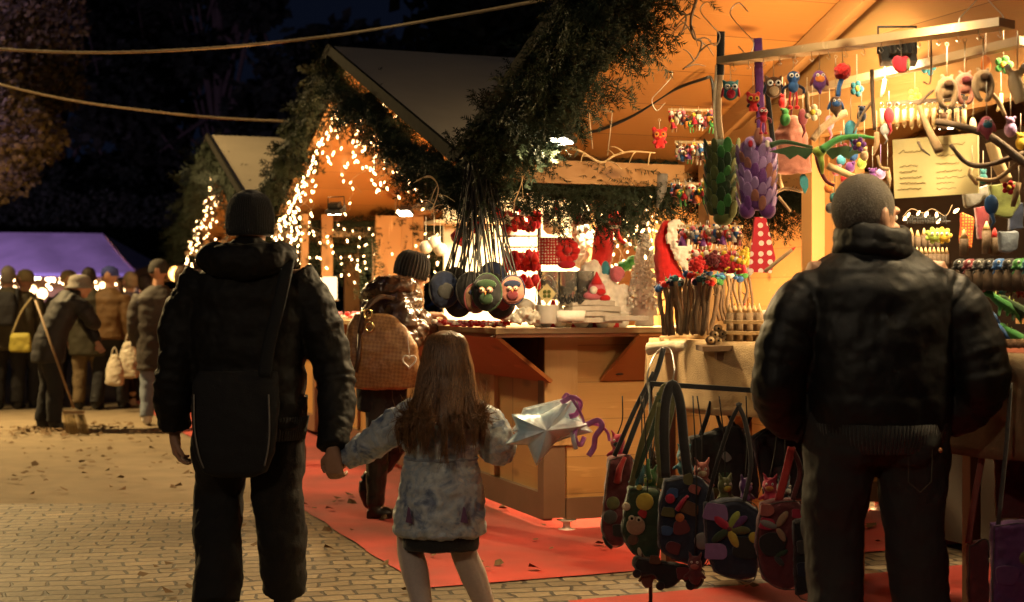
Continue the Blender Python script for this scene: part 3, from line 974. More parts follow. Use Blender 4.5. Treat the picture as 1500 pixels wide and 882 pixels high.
# a few glowing display lamps on the counter of the tent
for i, (px, py, s_) in enumerate(((48, 424, .12), (62, 430, .15), (20, 425, .12), (110, 428, .13), (186, 425, .14), (150, 418, .09))):
    b = MB(); b.lathe([(.3 * s_, -s_), (s_ * .8, -s_ * .6), (s_, 0), (s_ * .7, s_ * .7), (.2 * s_, s_)], n=12)
    o = b.obj('paper_lantern', GLOW); o.location = P(px, py, 41.4)
    tag(o, ['round glowing lantern at the tent, left of the sweeper hat', 'biggest glowing lantern at the tent beside the sweeper hat', 'small glowing lantern at the tent over the grey-haired visitor',
            'glowing lantern at the tent above the olive coat', 'glowing lantern at the right end of the tent', 'tiny glowing lantern at the tent above the blue cap'][i], 'lantern', 'lanterns glowing under the purple tent')
# distant stall roof between tent and row
ds = thing('market_stall', 'small distant stall with an amber roof between the tent and the stalls', 'market stall', P(262, 420, 33) * Vector((1, 1, 0)))
b = MB(); b.slab([(-1.2, -1, 1.75), (1.2, -1, 1.75), (1.0, 0, 2.15), (-.6, 0, 2.15)], .03); b.slab([(-1.2, 1, 1.75), (-.6, 0, 2.15), (1.0, 0, 2.15), (1.2, 1, 1.75)], .03)
b.obj('roof', mat('amber_roof', (.34, .20, .10), rough=.7, var=.2, scale=3), ds)
b = MB(); b.box((0, -.8, .5), (2.2, .1, 1.0)); b.obj('counter', W_post, ds)
for x in (-1.1, 1.1):
    b = MB(); b.box((x, -.8, .87), (.08, .08, 1.75)); b.obj('post', W_post, ds)
b = MB(); b.ell((0, 0, 0), (.13, .13, .16)); o = b.obj('paper_lantern', emis('amber_lantern', (1, .45, .1), 5)); o.location = P(256, 401, 31.5)
tag(o, 'amber lantern at the distant stall left of the knitted hat', 'lantern')
cl_ = [P(236 + i * 9, 406 + 4 * math.sin(i * 1.3), 31.8) for i in range(5)]

# ================================================================ cables over the square
CAB = mat('rope_cable', (.45, .34, .20), rough=.8, var=.2, scale=60, bump=.3)
def cable(pts, label, rad=.011):
    b = MB(); b.tube(spline(pts, 10), rad, 6); tag(b.obj('overhead_cable', CAB), label, 'cable', 'cables strung over the square')
cable([P(-120, 62, 13), P(30, 74, 12.4), P(170, 77, 11.8), P(330, 69, 11.1), P(490, 52, 10.4), P(640, 28, 9.6), P(800, -1, 8.9), P(900, -24, 8.4)], 'upper overhead cable crossing from the tree to the nearest stall')
cable([P(-120, 88, 14), P(0, 124, 13.6), P(110, 148, 13.4), P(220, 163, 13.2), P(320, 173, 13.0), P(424, 178, 12.7)], 'lower overhead cable ending at the far gable garland')
# ================================================================ people
def remesh(o, vox, smooth=2, disp=0.0, dscale=.12, disp2=0.0, d2scale=.04):
    m = o.modifiers.new('remesh', 'REMESH'); m.mode = 'VOXEL'; m.voxel_size = vox; m.use_smooth_shade = True
    if smooth:
        s_ = o.modifiers.new('smooth', 'SMOOTH'); s_.iterations = smooth; s_.factor = .5
    for amt, scl, k in ((disp, dscale, 'CLOUDS'), (disp2, d2scale, 'CLOUDS')):
        if amt:
            key = 'creases_%g' % scl
            t = bpy.data.textures.get(key)
            if t is None:
                t = bpy.data.textures.new(key, k); t.noise_scale = scl; t.noise_depth = 3
            d = o.modifiers.new('creases', 'DISPLACE'); d.texture = t; d.strength = amt; d.mid_level = .5
            d.texture_coords = 'LOCAL'
    return o

def hand(b, w, d, pn, side, h=1.0, curl=.4):
    """palm and five fingers. w wrist, d finger direction, pn palm-facing normal, side: +1 thumb toward d x pn"""
    d = Vector(d).normalized(); pn = Vector(pn); pn = (pn - d * pn.dot(d)).normalized()
    x = d.cross(pn).normalized() * side      # toward thumb
    L = .085 * h
    for k in (-1, 0, 1):
        b.tube([w - d * .02 * h, w + d * .03 * h + x * k * .014 * h, w + d * L + x * k * .024 * h], [.022 * h, .021 * h, .014 * h], 8)
    for i, (off, ln) in enumerate(((.030, .070), (.011, .080), (-.009, .075), (-.028, .058))):
        p0 = w + d * (L - .008) + x * off * h
        a = curl * (1 + .12 * i)
        d1_ = (d * math.cos(a) + pn * math.sin(a)); d2_ = (d * math.cos(2 * a) + pn * math.sin(2 * a)); d3_ = (d * math.cos(2.8 * a) + pn * math.sin(2.8 * a))
        p1 = p0 + d1_ * ln * .45 * h; p2 = p1 + d2_ * ln * .32 * h; p3 = p2 + d3_ * ln * .25 * h
        b.tube([p0 - d * .02, p0, p1, p2, p3], [.0095 * h, .0095 * h, .0088 * h, .008 * h, .006 * h], 7)
    t0 = w + d * .015 * h + x * .020 * h
    t1 = t0 + (x * .7 + d * .6 + pn * .25).normalized() * .042 * h
    t2 = t1 + (x * .25 + d * .85 + pn * .4).normalized() * .034 * h
    t3 = t2 + (d * .9 + pn * .5).normalized() * .022 * h
    b.tube([t0, t1, t2, t3], [.014 * h, .012 * h, .0105 * h, .007 * h], 7)

def head_mesh(b, c, yaw, s=1.0, pitch=0.0):
    """skull, face, ears; +y of the head is where it looks"""
    q = Matrix.Rotation(yaw, 3, 'Z') @ Matrix.Rotation(pitch, 3, 'X')
    T = lambda v: c + q @ (Vector(v) * s)
    b.ell(T((0, -.012, .018)), (.076 * s, .096 * s, .098 * s), q, 20, 14)
    b.ell(T((0, .022, -.045)), (.057 * s, .066 * s, .072 * s), q, 16, 10)
    b.ell(T((0, .055, -.088)), (.032 * s, .026 * s, .024 * s), q, 12, 8)      # chin
    b.ell(T((0, .080, .022)), (.050 * s, .018 * s, .016 * s), q, 12, 8)       # brow
    b.tube([T((0, .085, .012)), T((0, .104, -.018)), T((0, .112, -.036))], [.010 * s, .012 * s, .014 * s], 8)
    b.ell(T((0, .098, -.040)), (.019 * s, .012 * s, .010 * s), q, 8, 6)
    b.ell(T((0, .086, -.066)), (.024 * s, .010 * s, .007 * s), q, 10, 6)      # lips
    b.ell(T((.036, .066, -.028)), (.022 * s, .020 * s, .020 * s), q, 8, 6)
    b.ell(T((-.036, .066, -.028)), (.022 * s, .020 * s, .020 * s), q, 8, 6)
    for sx in (-1, 1):
        er = q @ Matrix.Rotation(sx * .45, 3, 'Z')
        b.ell(T((sx * .081, -.012, -.008)), (.008 * s, .021 * s, .034 * s), er, 10, 8)
        b.ell(T((sx * .080, -.012, -.034)), (.008 * s, .011 * s, .012 * s), er, 8, 6)
    return T, q

SKIN = mat('skin', (.46, .25, .16), rough=.5, var=.10, scale=40, bump=.15, bscale=300, dist=.001)
EYE = mat('eye_white', (.75, .72, .68), rough=.25, var=.02, bump=0)

def quilt_rad(rads, pts, spacing, amp):
    """bulging radii along a polyline"""
    out = []; s_ = 0
    for i, rr in enumerate(rads):
        if i: s_ += (pts[i] - pts[i - 1]).length
        out.append(rr + amp * (abs(math.sin(math.pi * s_ / spacing)) ** .6 - .6))
    return out

def sleeve(b, pts, rads, spacing=.07, amp=.010, k=14, wr=0, seed=0):
    sp = spline(pts, k); rr = lerpl(rads, len(sp))
    if spacing: rr = quilt_rad(rr, sp, spacing, amp)
    if wr:
        rr = [q + wr * noise.noise(Vector((i * .55, seed, 0))) for i, q in enumerate(rr)]
    b.tube(sp, rr, 20)

def torso(b, secs, spacing=.08, amp=.010, n=64, lean=(0, 0)):
    """secs: (z, cx, cy, rx, ry) bottom to top"""
    z = lerpl([q[0] for q in secs], n); cx = lerpl([q[1] for q in secs], n); cy = lerpl([q[2] for q in secs], n)
    rx = lerpl([q[3] for q in secs], n); ry = lerpl([q[4] for q in secs], n)
    out = []
    for i in range(n):
        a = amp * (abs(math.sin(math.pi * z[i] / spacing)) ** .6 - .6) if spacing else 0
        out.append((cx[i], cy[i], z[i], rx[i] + a, ry[i] + a))
    b.loft(out, 36, 2.3)

BLACK_NYLON = mat('black_nylon', (.0080, .0062, .0048), rough=.66, var=.3, scale=14, bump=.35, bscale=90, dist=.002, spec=.25)
BLACK_WOOL = mat('black_wool', (.024, .022, .020), rough=.9, var=.35, scale=80, bump=.7, bscale=220, sheen=.2)
DARK_TR = mat('dark_trouser', (.012, .010, .009), rough=.85, var=.3, scale=20, bump=.5, bscale=120)
PIPING = mat('grey_piping', (.20, .18, .16), rough=.5, bump=0)

# ---------------------------------------------------------------- man on the left, walking away
def man_left():
    root = thing('person', 'man in black quilted jacket and knitted hat holding the girl by the hand', 'person', (P(365, 0, 5.85).x, 5.85, 0))
    V = Vector
    hc = V((.00, .03, 1.615))
    shL, shR = V((-.20, 0, 1.395)), V((.205, 0, 1.395))
    elL, elR = V((-.285, -.02, 1.06)), V((.345, -.01, 1.02))
    wrL, wrR = V((-.315, .03, .755)), V((.366, -.165, .700))
    hipL, hipR = V((-.105, 0, .90)), V((.105, 0, .90))
    knL, knR = V((-.145, .10, .49)), V((.115, .03, .48))
    anL, anR = V((-.115, -.10, .080)), V((.120, .16, .080))
    b = MB()
    T, q = head_mesh(b, hc, -.08)
    b.tube([V((0, .0, 1.36)), V((0, .02, 1.56))], [.065, .058], 12)
    b.tube([V((0, 0, .86)), V((0, 0, 1.1)), V((0, 0, 1.38))], [.15, .14, .17], 16, flat=.62, up=(0, 1, 0))
    for a, e, wq in ((shL, elL, wrL), (shR, elR, wrR)):
        b.tube([V((0, 0, 1.36)), a, e, wq], [.07, .052, .040, .026], 12)
    for h_, k, a in ((hipL, knL, anL), (hipR, knR, anR)):
        b.tube([h_, k, a], [.088, .058, .040], 12); b.tube([a, a + V((0, .03, -.03)), a + V((0, .15, -.05))], [.038, .042, .03], 10)
    hand(b, wrL, (.10, .10, -1), (1, .1, .1), 1, 1.05, .45)
    hand(b, wrR + V((.0, 0, 0)), (.05, .10, -1), (.35, .9, 0), -1, 1.08, .62)
    body = remesh(b.obj('body', SKIN, root), .006, 1)
    # jacket
    b = MB()
    torso(b, [(.775, .02, 0, .205, .155), (.80, .02, 0, .215, .165), (.90, .01, 0, .222, .165), (1.05, .0, 0, .230, .165), (1.2, 0, 0, .245, .165), (1.32, 0, 0, .250, .155), (1.40, 0, 0, .225, .135), (1.455, 0, .0, .135, .10), (1.50, 0, 0, .085, .08)], .115, .008, 90)
    sleeve(b, [shL + V((.03, 0, .0)), V((-.262, -.01, 1.24)), elL, V((-.312, 0, .90)), wrL + V((-.002, 0, .02))], [.095, .092, .085, .078, .062], .10, .006, wr=.012, seed=1)
    sleeve(b, [shR + V((-.03, 0, 0)), V((.282, -.01, 1.24)), elR, V((.366, -.06, .88)), wrR + V((.0, .0, .01))], [.095, .092, .085, .078, .060], .10, .006, wr=.012, seed=5)
    remesh(b.obj('jacket', BLACK_NYLON, root), .0085, 2, .030, .11, .012, .045)
    # ribbed hem at the right
    b = MB()
    for i in range(40):
        a = -2.6 + i * .066
        b.tube([V((.02 + .205 * math.cos(a), .150 * math.sin(a), .735)), V((.02 + .222 * math.cos(a), .168 * math.sin(a), .83))], .0075, 6)
    b.obj('ribbed_hem', BLACK_WOOL, root)
    # hood lying on the shoulders
    b = MB()
    hp = [V((-.155, .04, 1.49)), V((-.135, -.07, 1.475)), V((-.06, -.135, 1.46)), V((.06, -.135, 1.46)), V((.135, -.07, 1.475)), V((.155, .04, 1.49))]
    sp = spline(hp, 6); b.tube(sp, lerpl([.045, .065, .075, .075, .065, .045], len(sp)), 14)
    b.ell(V((0, -.10, 1.44)), (.135, .06, .06)); b.ell(V((0, -.03, 1.49)), (.115, .085, .075))
    remesh(b.obj('hood', BLACK_NYLON, root), .008, 2, .03, .07)
    # knitted hat with turned brim
    b = MB()
    b.lathe([(.094, -.05), (.100, -.035), (.103, .0), (.1015, .035), (.096, .065), (.084, .095), (.062, .120), (.032, .137), (.004, .142)], hc + V((0, -.005, .005)), Matrix.Diagonal((.95, 1.08, 1)).to_3x3(), 40)
    for i in range(64):
        a = i / 64 * 2 * math.pi
        pr = [(.099, -.045), (.102, -.02), (.1035, 0), (.102, .035), (.0965, .066), (.084, .096), (.062, .121)]
        b.tube([hc + V((rr * .95 * math.cos(a), -.005 + rr * 1.08 * math.sin(a), z + .005)) for rr, z in pr], .0028, 5)
    b.obj('knitted_hat', BLACK_WOOL, root)
    # trousers
    b = MB()
    b.ell(V((0, 0, .86)), (.20, .15, .14))
    b.ell(V((-.08, -.06, .84)), (.10, .10, .12)); b.ell(V((.08, -.06, .84)), (.10, .10, .12))
    sleeve(b, [hipL, V((-.12, .03, .68)), knL, V((-.125, -.02, .28)), anL + V((0, 0, .0))], [.135, .120, .102, .100, .098], 0, k=10, wr=0, seed=2)
    sleeve(b, [hipR, V((.115, .03, .68)), knR, V((.12, .08, .28)), anR + V((0, 0, .0))], [.135, .120, .102, .098, .095], 0, k=10, wr=0, seed=9)
    remesh(b.obj('trousers', DARK_TR, root), .009, 2, .045, .20, .014, .07)
    # shoes
    for a, s_ in ((anL, 1), (anR, 1)):
        b = MB(); b.tube([a + V((0, -.05, -.035)), a + V((0, .03, -.03)), a + V((0, .12, -.045)), a + V((0, .19, -.055))], [.045, .05, .047, .03], 12, flat=.8)
        remesh(b.obj('shoe', mat('black_leather', (.02, .016, .014), rough=.35, bump=.3), root), .007, 2)
    # shoulder bag: strap over the right shoulder, soft bag at the back
    bag = MB()
    prof = [(-.03, -.190, .60, .075, .028), (-.02, -.195, .62, .125, .045), (-.02, -.195, .70, .160, .052), (-.02, -.19, .85, .175, .048), (-.02, -.18, .98, .172, .040), (-.01, -.175, 1.02, .16, .02)]
    bag.loft(prof, 30, 2.8)
    bg_ = remesh(bag.obj('shoulder_bag', mat('black_canvas', (.012, .011, .011), rough=.85, var=.2, bump=.5, bscale=200), root), .008, 1, .018, .12)
    for pts in ([(-.178, -.222, .93), (-.172, -.238, .80), (-.155, -.244, .70), (-.135, -.240, .64)], [(.118, -.222, .93), (.124, -.238, .80), (.120, -.244, .72), (.105, -.240, .65)]):
        k = MB(); k.tube(spline([V(p) for p in pts], 6), .0035, 6); k.obj('piping', PIPING, bg_)
    k = MB(); sp = spline([V((.10, -.215, 1.0)), V((.115, -.20, 1.12)), V((.15, -.195, 1.27)), V((.175, -.165, 1.40)), V((.175, -.06, 1.475)), V((.16, .06, 1.45)), V((.08, .19, 1.25)), V((-.10, .20, 1.05))], 6)
    k.tube(sp, .026, 8, flat=.18, up=(0, 1, .4)); k.obj('strap', mat('black_webbing', (.008, .008, .008), rough=.8, bump=.4, bscale=300), bg_)
    return root
man_left()

# ---------------------------------------------------------------- grey-haired man on the right, hands in pockets
BLUEBLACK = mat('blue_black_nylon', (.0052, .0052, .0056), rough=.55, var=.3, scale=14, bump=.3, bscale=90, dist=.002, spec=.35)
def man_right():
    root = thing('person', 'grey-haired man in dark padded jacket seen from behind at the nearest stall', 'person', (P(1282, 0, 5.05).x, 5.05, 0))
    V = Vector
    hc = V((-.030, .0, 1.592))
    yaw = -1.0
    root.scale = (.94, .96, 1)
    b = MB()
    T, q = head_mesh(b, hc, yaw, 1.33)
    b.tube([V((0, -.02, 1.36)), V((-.01, -.01, 1.56))], [.08, .072], 14)
    b.tube([V((0, 0, .86)), V((0, 0, 1.1)), V((0, 0, 1.40))], [.17, .165, .18], 16, flat=.7, up=(0, 1, 0))
    shL, shR = V((-.215, 0, 1.40)), V((.225, 0, 1.40))
    elL, elR = V((-.375, -.06, 1.05)), V((.385, -.06, 1.05))
    wrL, wrR = V((-.255, .03, .86)), V((.275, .05, .88))
    for a, e, wq in ((shL, elL, wrL), (shR, elR, wrR)):
        b.tube([V((0, 0, 1.38)), a, e, wq], [.08, .055, .045, .030], 12)
    hand(b, wrL, (.35, .3, -.8), (1, 0, 0), 1, 1.0, .3)
    hand(b, wrR, (-.35, .3, -.8), (-1, 0, 0), -1, 1.0, .3)
    hipL, hipR = V((-.12, 0, .92)), V((.12, 0, .92)); knL, knR = V((-.15, .02, .48)), V((.15, .02, .48)); anL, anR = V((-.16, 0, .08)), V((.17, 0, .08))
    for h_, k, a in ((hipL, knL, anL), (hipR, knR, anR)):
        b.tube([h_, k, a], [.10, .065, .045], 12); b.tube([a, a + V((0, .03, -.03)), a + V((0, .15, -.05))], [.038, .042, .03], 10)
    remesh(b.obj('body', SKIN, root), .006, 1)
    for sx in (-1, 1):
        e = MB(); e.ell(T((sx * .030, .080, .004)), .0115, u=10, v=8); e.obj('eye', EYE, root)
    # cropped grey hair: shell plus thousands of short hairs
    b = MB()
    b.ell(T((0, -.017, .026)), (.1045, .131, .1255), q, 24, 16)
    hs_ = remesh(b.obj('hair', mat('grey_hair', (.10, .085, .068), rough=.75, var=.35, scale=70, bump=.8, bscale=260), root), .008, 1)
    r = random.Random(4); b = MB(); vs = []; fs = []
    for i in range(5200):
        d = V((r.gauss(0, 1), r.gauss(0, 1), r.gauss(0, 1))).normalized()
        if d.y > .55 and d.z < .75: continue
        if d.z < -.62: continue
        p = T((d.x * .0770, -.017 + d.y * .097, .026 + d.z * .0925))
        n = (q @ d); t_ = (n + V((0, 0, -.9)) + V((r.uniform(-.4, .4),) * 3)).normalized()
        sd_ = n.cross(t_).normalized() * .0009; o = len(vs)
        vs += [p - sd_, p + sd_, p + t_ * r.uniform(.006, .011) + n * .0006]; fs.append((o, o + 1, o + 2))
    b.add(vs, fs); b.obj('short_hair', mat('grey_hair_tip', (.13, .115, .095), rough=.6, var=.5, scale=50, bump=0), root)
    # jacket
    b = MB()
    torso(b, [(.80, 0, -.01, .225, .17), (.83, 0, -.01, .255, .19), (.95, 0, -.01, .27, .205), (1.08, 0, -.01, .275, .21), (1.22, 0, -.01, .28, .20), (1.34, 0, -.01, .285, .185), (1.41, 0, 0, .255, .165), (1.46, 0, 0, .185, .13), (1.50, 0, -.01, .13, .115), (1.53, 0, -.01, .118, .11)], .14, .005, 90)
    sleeve(b, [shL + V((.06, 0, -.05)), V((-.300, -.03, 1.26)), elL, V((-.36, -.01, .95)), V((-.30, .03, .88)), wrL], [.09, .108, .104, .094, .086, .072], .13, .006, wr=.014, seed=3)
    sleeve(b, [shR + V((-.06, 0, -.05)), V((.310, -.03, 1.26)), elR, V((.37, -.01, .96)), V((.31, .03, .90)), wrR], [.09, .108, .104, .094, .086, .072], .13, .006, wr=.014, seed=6)
    remesh(b.obj('jacket', BLUEBLACK, root), .0085, 2, .040, .20, .006, .06)
    b = MB()
    for i in range(110):
        a = i / 110 * 2 * math.pi
        b.tube([V((.232 * math.cos(a), -.01 + .178 * math.sin(a), .775)), V((.250 * math.cos(a), -.01 + .192 * math.sin(a), .815)), V((.262 * math.cos(a), -.01 + .20 * math.sin(a), .875))], .0075, 6)
    b.obj('ribbed_hem', BLACK_WOOL, root)
    # stand-up collar, folded
    b = MB()
    ring = [V((-.012 + .122 * math.cos(a), -.012 + .118 * math.sin(a), 1.518 + .012 * math.sin(a * 2))) for a in [i * 2 * math.pi / 24 for i in range(25)]]
    b.tube(ring, .026, 10, flat=1.9, up=(0, 0, 1), caps=False)
    b.tube([p + V((0, 0, -.035)) for p in ring], .032, 10, caps=False)
    remesh(b.obj('collar', BLUEBLACK, root), .008, 2, .02, .08)
    # trousers
    b = MB()
    b.ell(V((0, -.02, .86)), (.235, .185, .15)); b.ell(V((-.10, -.08, .82)), (.12, .11, .12)); b.ell(V((.10, -.08, .82)), (.12, .11, .12))
    sleeve(b, [hipL, V((-.14, .01, .68)), knL, V((-.155, -.01, .28)), anL], [.15, .135, .115, .105, .105], 0, k=10, wr=0, seed=4)
    sleeve(b, [hipR, V((.14, .01, .68)), knR, V((.165, -.01, .28)), anR], [.15, .135, .115, .105, .105], 0, k=10, wr=0, seed=8)
    tr = remesh(b.obj('trousers', mat('grey_denim', (.024, .024, .023), rough=.85, var=.3, scale=16, bump=.5, bscale=300), root), .009, 2, .045, .22, .014, .07)
    for sx in (1,):
        k = MB()
        pk = [V((sx * .07, -.199, .80)), V((sx * .07, -.198, .68)), V((sx * .115, -.192, .645)), V((sx * .16, -.178, .68)), V((sx * .165, -.172, .80)), V((sx * .07, -.199, .80))]
        k.tube([q_ + V((0, .004, 0)) for q_ in pk], .0013, 4, caps=False); k.obj('pocket_stitching', mat('denim_thread', (.07, .06, .045), rough=.9, bump=0), tr)
    k = MB(); k.lathe([(.004, -.002), (.009, 0), (.009, .003), (.003, .004)], V((.20, -.150, .785)), Matrix.Rotation(R(70), 3, 'X'), 12); k.obj('rivet', mat('copper', (.7, .32, .15), metal=1, rough=.3, bump=0), tr)
    for a in (anL, anR):
        b = MB(); b.tube([a + V((0, -.05, -.035)), a + V((0, .03, -.03)), a + V((0, .12, -.045)), a + V((0, .19, -.055))], [.045, .05, .047, .03], 12, flat=.8)
        remesh(b.obj('shoe', MATS['black_leather'], root), .007, 2)
    return root
man_right()

# ---------------------------------------------------------------- girl with long hair
def coat_mat():
    m, nt, b = newmat('printed_quilt')
    N, L = nt.nodes, nt.links
    tc = N.new('ShaderNodeTexCoord')
    n = N.new('ShaderNodeTexNoise'); n.inputs['Scale'].default_value = 9; n.inputs['Detail'].default_value = 5; n.inputs['Roughness'].default_value = .65; n.inputs['Distortion'].default_value = .8
    L.new(tc.outputs['Object'], n.inputs['Vector'])
    r = N.new('ShaderNodeValToRGB'); cr = r.color_ramp
    cr.elements[0].position = .30; cr.elements[0].color = (.07, .09, .17, 1)
    cr.elements[1].position = .72; cr.elements[1].color = (.52, .42, .36, 1)
    for p, c in ((.40, (.20, .24, .33, 1)), (.47, (.42, .46, .50, 1)), (.53, (.55, .56, .54, 1)), (.60, (.33, .39, .46, 1)), (.66, (.58, .55, .50, 1))):
        e = cr.elements.new(p); e.color = c
    L.new(n.outputs[0], r.inputs[0]); L.new(r.outputs[0], b.inputs['Base Color'])
    n2 = N.new('ShaderNodeTexNoise'); n2.inputs['Scale'].default_value = 55; n2.inputs['Detail'].default_value = 4
    L.new(tc.outputs['Object'], n2.inputs['Vector'])
    bp = N.new('ShaderNodeBump'); bp.inputs['Strength'].default_value = .6; bp.inputs['Distance'].default_value = .006
    L.new(n2.outputs[0], bp.inputs['Height']); L.new(bp.outputs[0], b.inputs['Normal'])
    b.inputs['Roughness'].default_value = .45
    return m

def girl():
    V = Vector
    root = thing('person', 'girl with long brown hair in pale blue printed coat holding a star balloon', 'person', (P(646, 0, 5.55).x, 5.55, 0))
    hc = V((.02, .02, 1.065))
    b = MB()
    T, q = head_mesh(b, hc, -.25, .93)
    b.tube([V((.01, 0, .86)), V((.015, .01, 1.0))], [.045, .042], 12)
    b.tube([V((0, 0, .58)), V((0, 0, .72)), V((.01, 0, .90))], [.115, .10, .105], 14, flat=.7, up=(0, 1, 0))
    shL, shR = V((-.105, 0, .875)), V((.125, 0, .875))
    elL, elR = V((-.245, .03, .755)), V((.215, .03, .725))
    wrL, wrR = V((-.388, .165, .668)), V((.235, .16, .735))
    for a, e, wq in ((shL, elL, wrL), (shR, elR, wrR)):
        b.tube([V((0, 0, .87)), a, e, wq], [.05, .038, .030, .020], 12)
    hand(b, wrL, (-.6, .15, -.45), (-.1, -.9, .1), 1, .82, .55)
    hand(b, wrR, (.75, .6, .1), (0, 0, 1), 1, .82, .8)
    hipL, hipR = V((-.07, 0, .60)), V((.07, 0, .60)); knL, knR = V((-.125, .05, .335)), V((.085, .02, .33)); anL, anR = V((-.060, -.10, .10)), V((.185, .07, .06))
    for h_, k, a in ((hipL, knL, anL), (hipR, knR, anR)):
        sp = spline([h_, h_.lerp(k, .55), k, k.lerp(a, .4), a], 4)
        b.tube(sp, lerpl([.078, .066, .048, .050, .033], len(sp)), 14); b.tube([a, a + V((0, .03, -.03)), a + V((0, .12, -.04))], [.032, .035, .025], 10)
    remesh(b.obj('body', SKIN, root), .0055, 1)
    b = MB()
    for h_, k, a in ((hipL, knL, anL), (hipR, knR, anR)):
        sp = spline([h_, h_.lerp(k, .55), k, k.lerp(a, .4), a], 4)
        b.tube(sp, lerpl([.082, .070, .052, .054, .037], len(sp)), 14)
    b.ell(V((0, 0, .62)), (.13, .09, .07))
    remesh(b.obj('tights', mat('beige_tights', (.58, .46, .39), rough=.75, var=.15, scale=90, bump=.4, bscale=500), root), .007, 2)
    for a in (anL, anR):
        b = MB(); b.tube([a + V((0, -.03, -.03)), a + V((0, .03, -.025)), a + V((0, .10, -.035)), a + V((0, .14, -.042))], [.036, .04, .036, .02], 12, flat=.8)
        b.tube([a + V((0, -.01, -.02)), a + V((0, -.01, .015))], [.042, .044], 12)
        remesh(b.obj('boot', mat('brown_suede', (.10, .06, .04), rough=.85, bump=.4), root), .007, 2)
    CO = coat_mat()
    b = MB()
    torso(b, [(.385, -.005, 0, .160, .130), (.40, -.005, 0, .180, .148), (.47, -.005, 0, .178, .145), (.56, 0, 0, .165, .135), (.645, .0, 0, .150, .120), (.685, .0, 0, .138, .108), (.70, .0, 0, .136, .106), (.73, 0, 0, .150, .118), (.82, .005, 0, .155, .115), (.89, .01, 0, .135, .10), (.93, .01, 0, .085, .07), (.96, .01, 0, .055, .05)], .055, .005, 80)
    sleeve(b, [shL + V((.03, 0, -.01)), shL.lerp(elL, .5), elL, elL.lerp(wrL, .5), wrL + V((.01, 0, 0))], [.068, .068, .062, .058, .045], .07, .006, wr=.010, seed=2)
    sleeve(b, [shR + V((-.03, 0, -.01)), V((.195, .01, .80)), elR, V((.232, .09, .725)), wrR], [.070, .072, .070, .062, .05], .07, .006, wr=.010, seed=5)
    # gathered waist and cuffs
    coat = remesh(b.obj('coat', CO, root), .007, 1, .020, .05, .012, .022)
    k = MB(); k.tube([V((.139 * math.cos(a), .109 * math.sin(a), .688)) for a in [i * 2 * math.pi / 28 for i in range(29)]], .008, 8, caps=False)
    k.obj('waist_band', mat('coat_band', (.30, .33, .38), rough=.6, var=.3, scale=30, bump=.4), coat)
    # two tiny dark printed figures become plain tree-like shapes on the hem
    for x, w_ in ((-.115, .012), (.095, .014)):
        k = MB(); z0 = .46
        yy = -.150
        k.slab([(x - w_, yy, z0), (x + w_ * 1.2, yy, z0 - .005), (x + w_ * .3, yy - .004, z0 + .055), (x - w_ * .2, yy - .004, z0 + .06)], .003, (0, -1, 0))
        k.obj('print_patch', mat('violet_print', (.16, .07, .15), rough=.6, var=.4, scale=60, bump=0), coat)
    b = MB()
    torso(b, [(.335, 0, 0, .145, .112), (.345, 0, 0, .150, .118), (.42, 0, 0, .150, .120), (.52, 0, 0, .13, .10)], 0, 0, 20)
    remesh(b.obj('skirt', BLACK_WOOL, root), .008, 2, .012, .05)
    # hair
    HAIR = newmat('brown_hair')[0]; nt = HAIR.node_tree; bs = nt.nodes['Principled BSDF']
    tc = nt.nodes.new('ShaderNodeTexCoord'); mp = nt.nodes.new('ShaderNodeMapping'); mp.inputs['Scale'].default_value = (70, 70, 2)
    n = nt.nodes.new('ShaderNodeTexNoise'); r_ = nt.nodes.new('ShaderNodeValToRGB')
    r_.color_ramp.elements[0].position = .3; r_.color_ramp.elements[0].color = (.065, .030, .013, 1); r_.color_ramp.elements[1].position = .7; r_.color_ramp.elements[1].color = (.36, .18, .075, 1)
    nt.links.new(tc.outputs['Object'], mp.inputs[0]); nt.links.new(mp.outputs[0], n.inputs['Vector']); nt.links.new(n.outputs[0], r_.inputs[0]); nt.links.new(r_.outputs[0], bs.inputs['Base Color'])
    bs.inputs['Roughness'].default_value = .38; bs.inputs['Specular IOR Level'].default_value = .5
    b = MB()
    r = random.Random(8)
    b.ell(T((0, -.020, .022)), (.083, .098, .100), q, 20, 14)
    b.loft([(.015, -.07, .76, .10, .035), (.015, -.065, .84, .115, .05), (.018, -.045, .93, .105, .06), (.02, -.02, 1.02, .085, .08), (.02, -.01, 1.08, .08, .085)], 24)
    clumps = [(r.uniform(150, 390), r.uniform(-1, 1), r.uniform(-1, 1), r.uniform(0, 6), r.uniform(.68, .80), r.uniform(.85, 1.18)) for _ in range(70)]
    for i in range(2600):
        cl = clumps[r.randrange(70)]
        fly = r.random() < .05
        dev = r.gauss(0, 5 if not fly else 14)
        ph = math.radians(min(394, max(146, cl[0] + dev)))
        cx, cy = math.cos(ph), math.sin(ph)
        pc = math.radians(cl[0] + dev * .35); ccx, ccy = math.cos(pc), math.sin(pc)
        top = V((.02 + r.gauss(0, .006), .03 + r.uniform(-.04, .03), hc.z + .118))
        a1 = hc + V((cx * .070, -.015 + cy * .080, .085 + r.uniform(-.01, .01)))
        a2 = hc + V((cx * .094, -.018 + cy * .106, .01))
        a3 = hc + V((cx * .106 + r.gauss(0, .003), -.034 + cy * .106, -.08))
        zb = cl[4] + r.uniform(-.02, .04) + .05 * abs(cx) + (r.uniform(.03, .15) if r.random() < .15 else 0)
        a4 = V((.018 + ccx * .128 * cl[5], -.066 + ccy * .105, .875))
        a5 = V((.016 + ccx * .150 * cl[5] + .012 * cl[1] + r.gauss(0, .004), -.100 + ccy * .088 + r.gauss(0, .004), .5 * (zb + .875)))
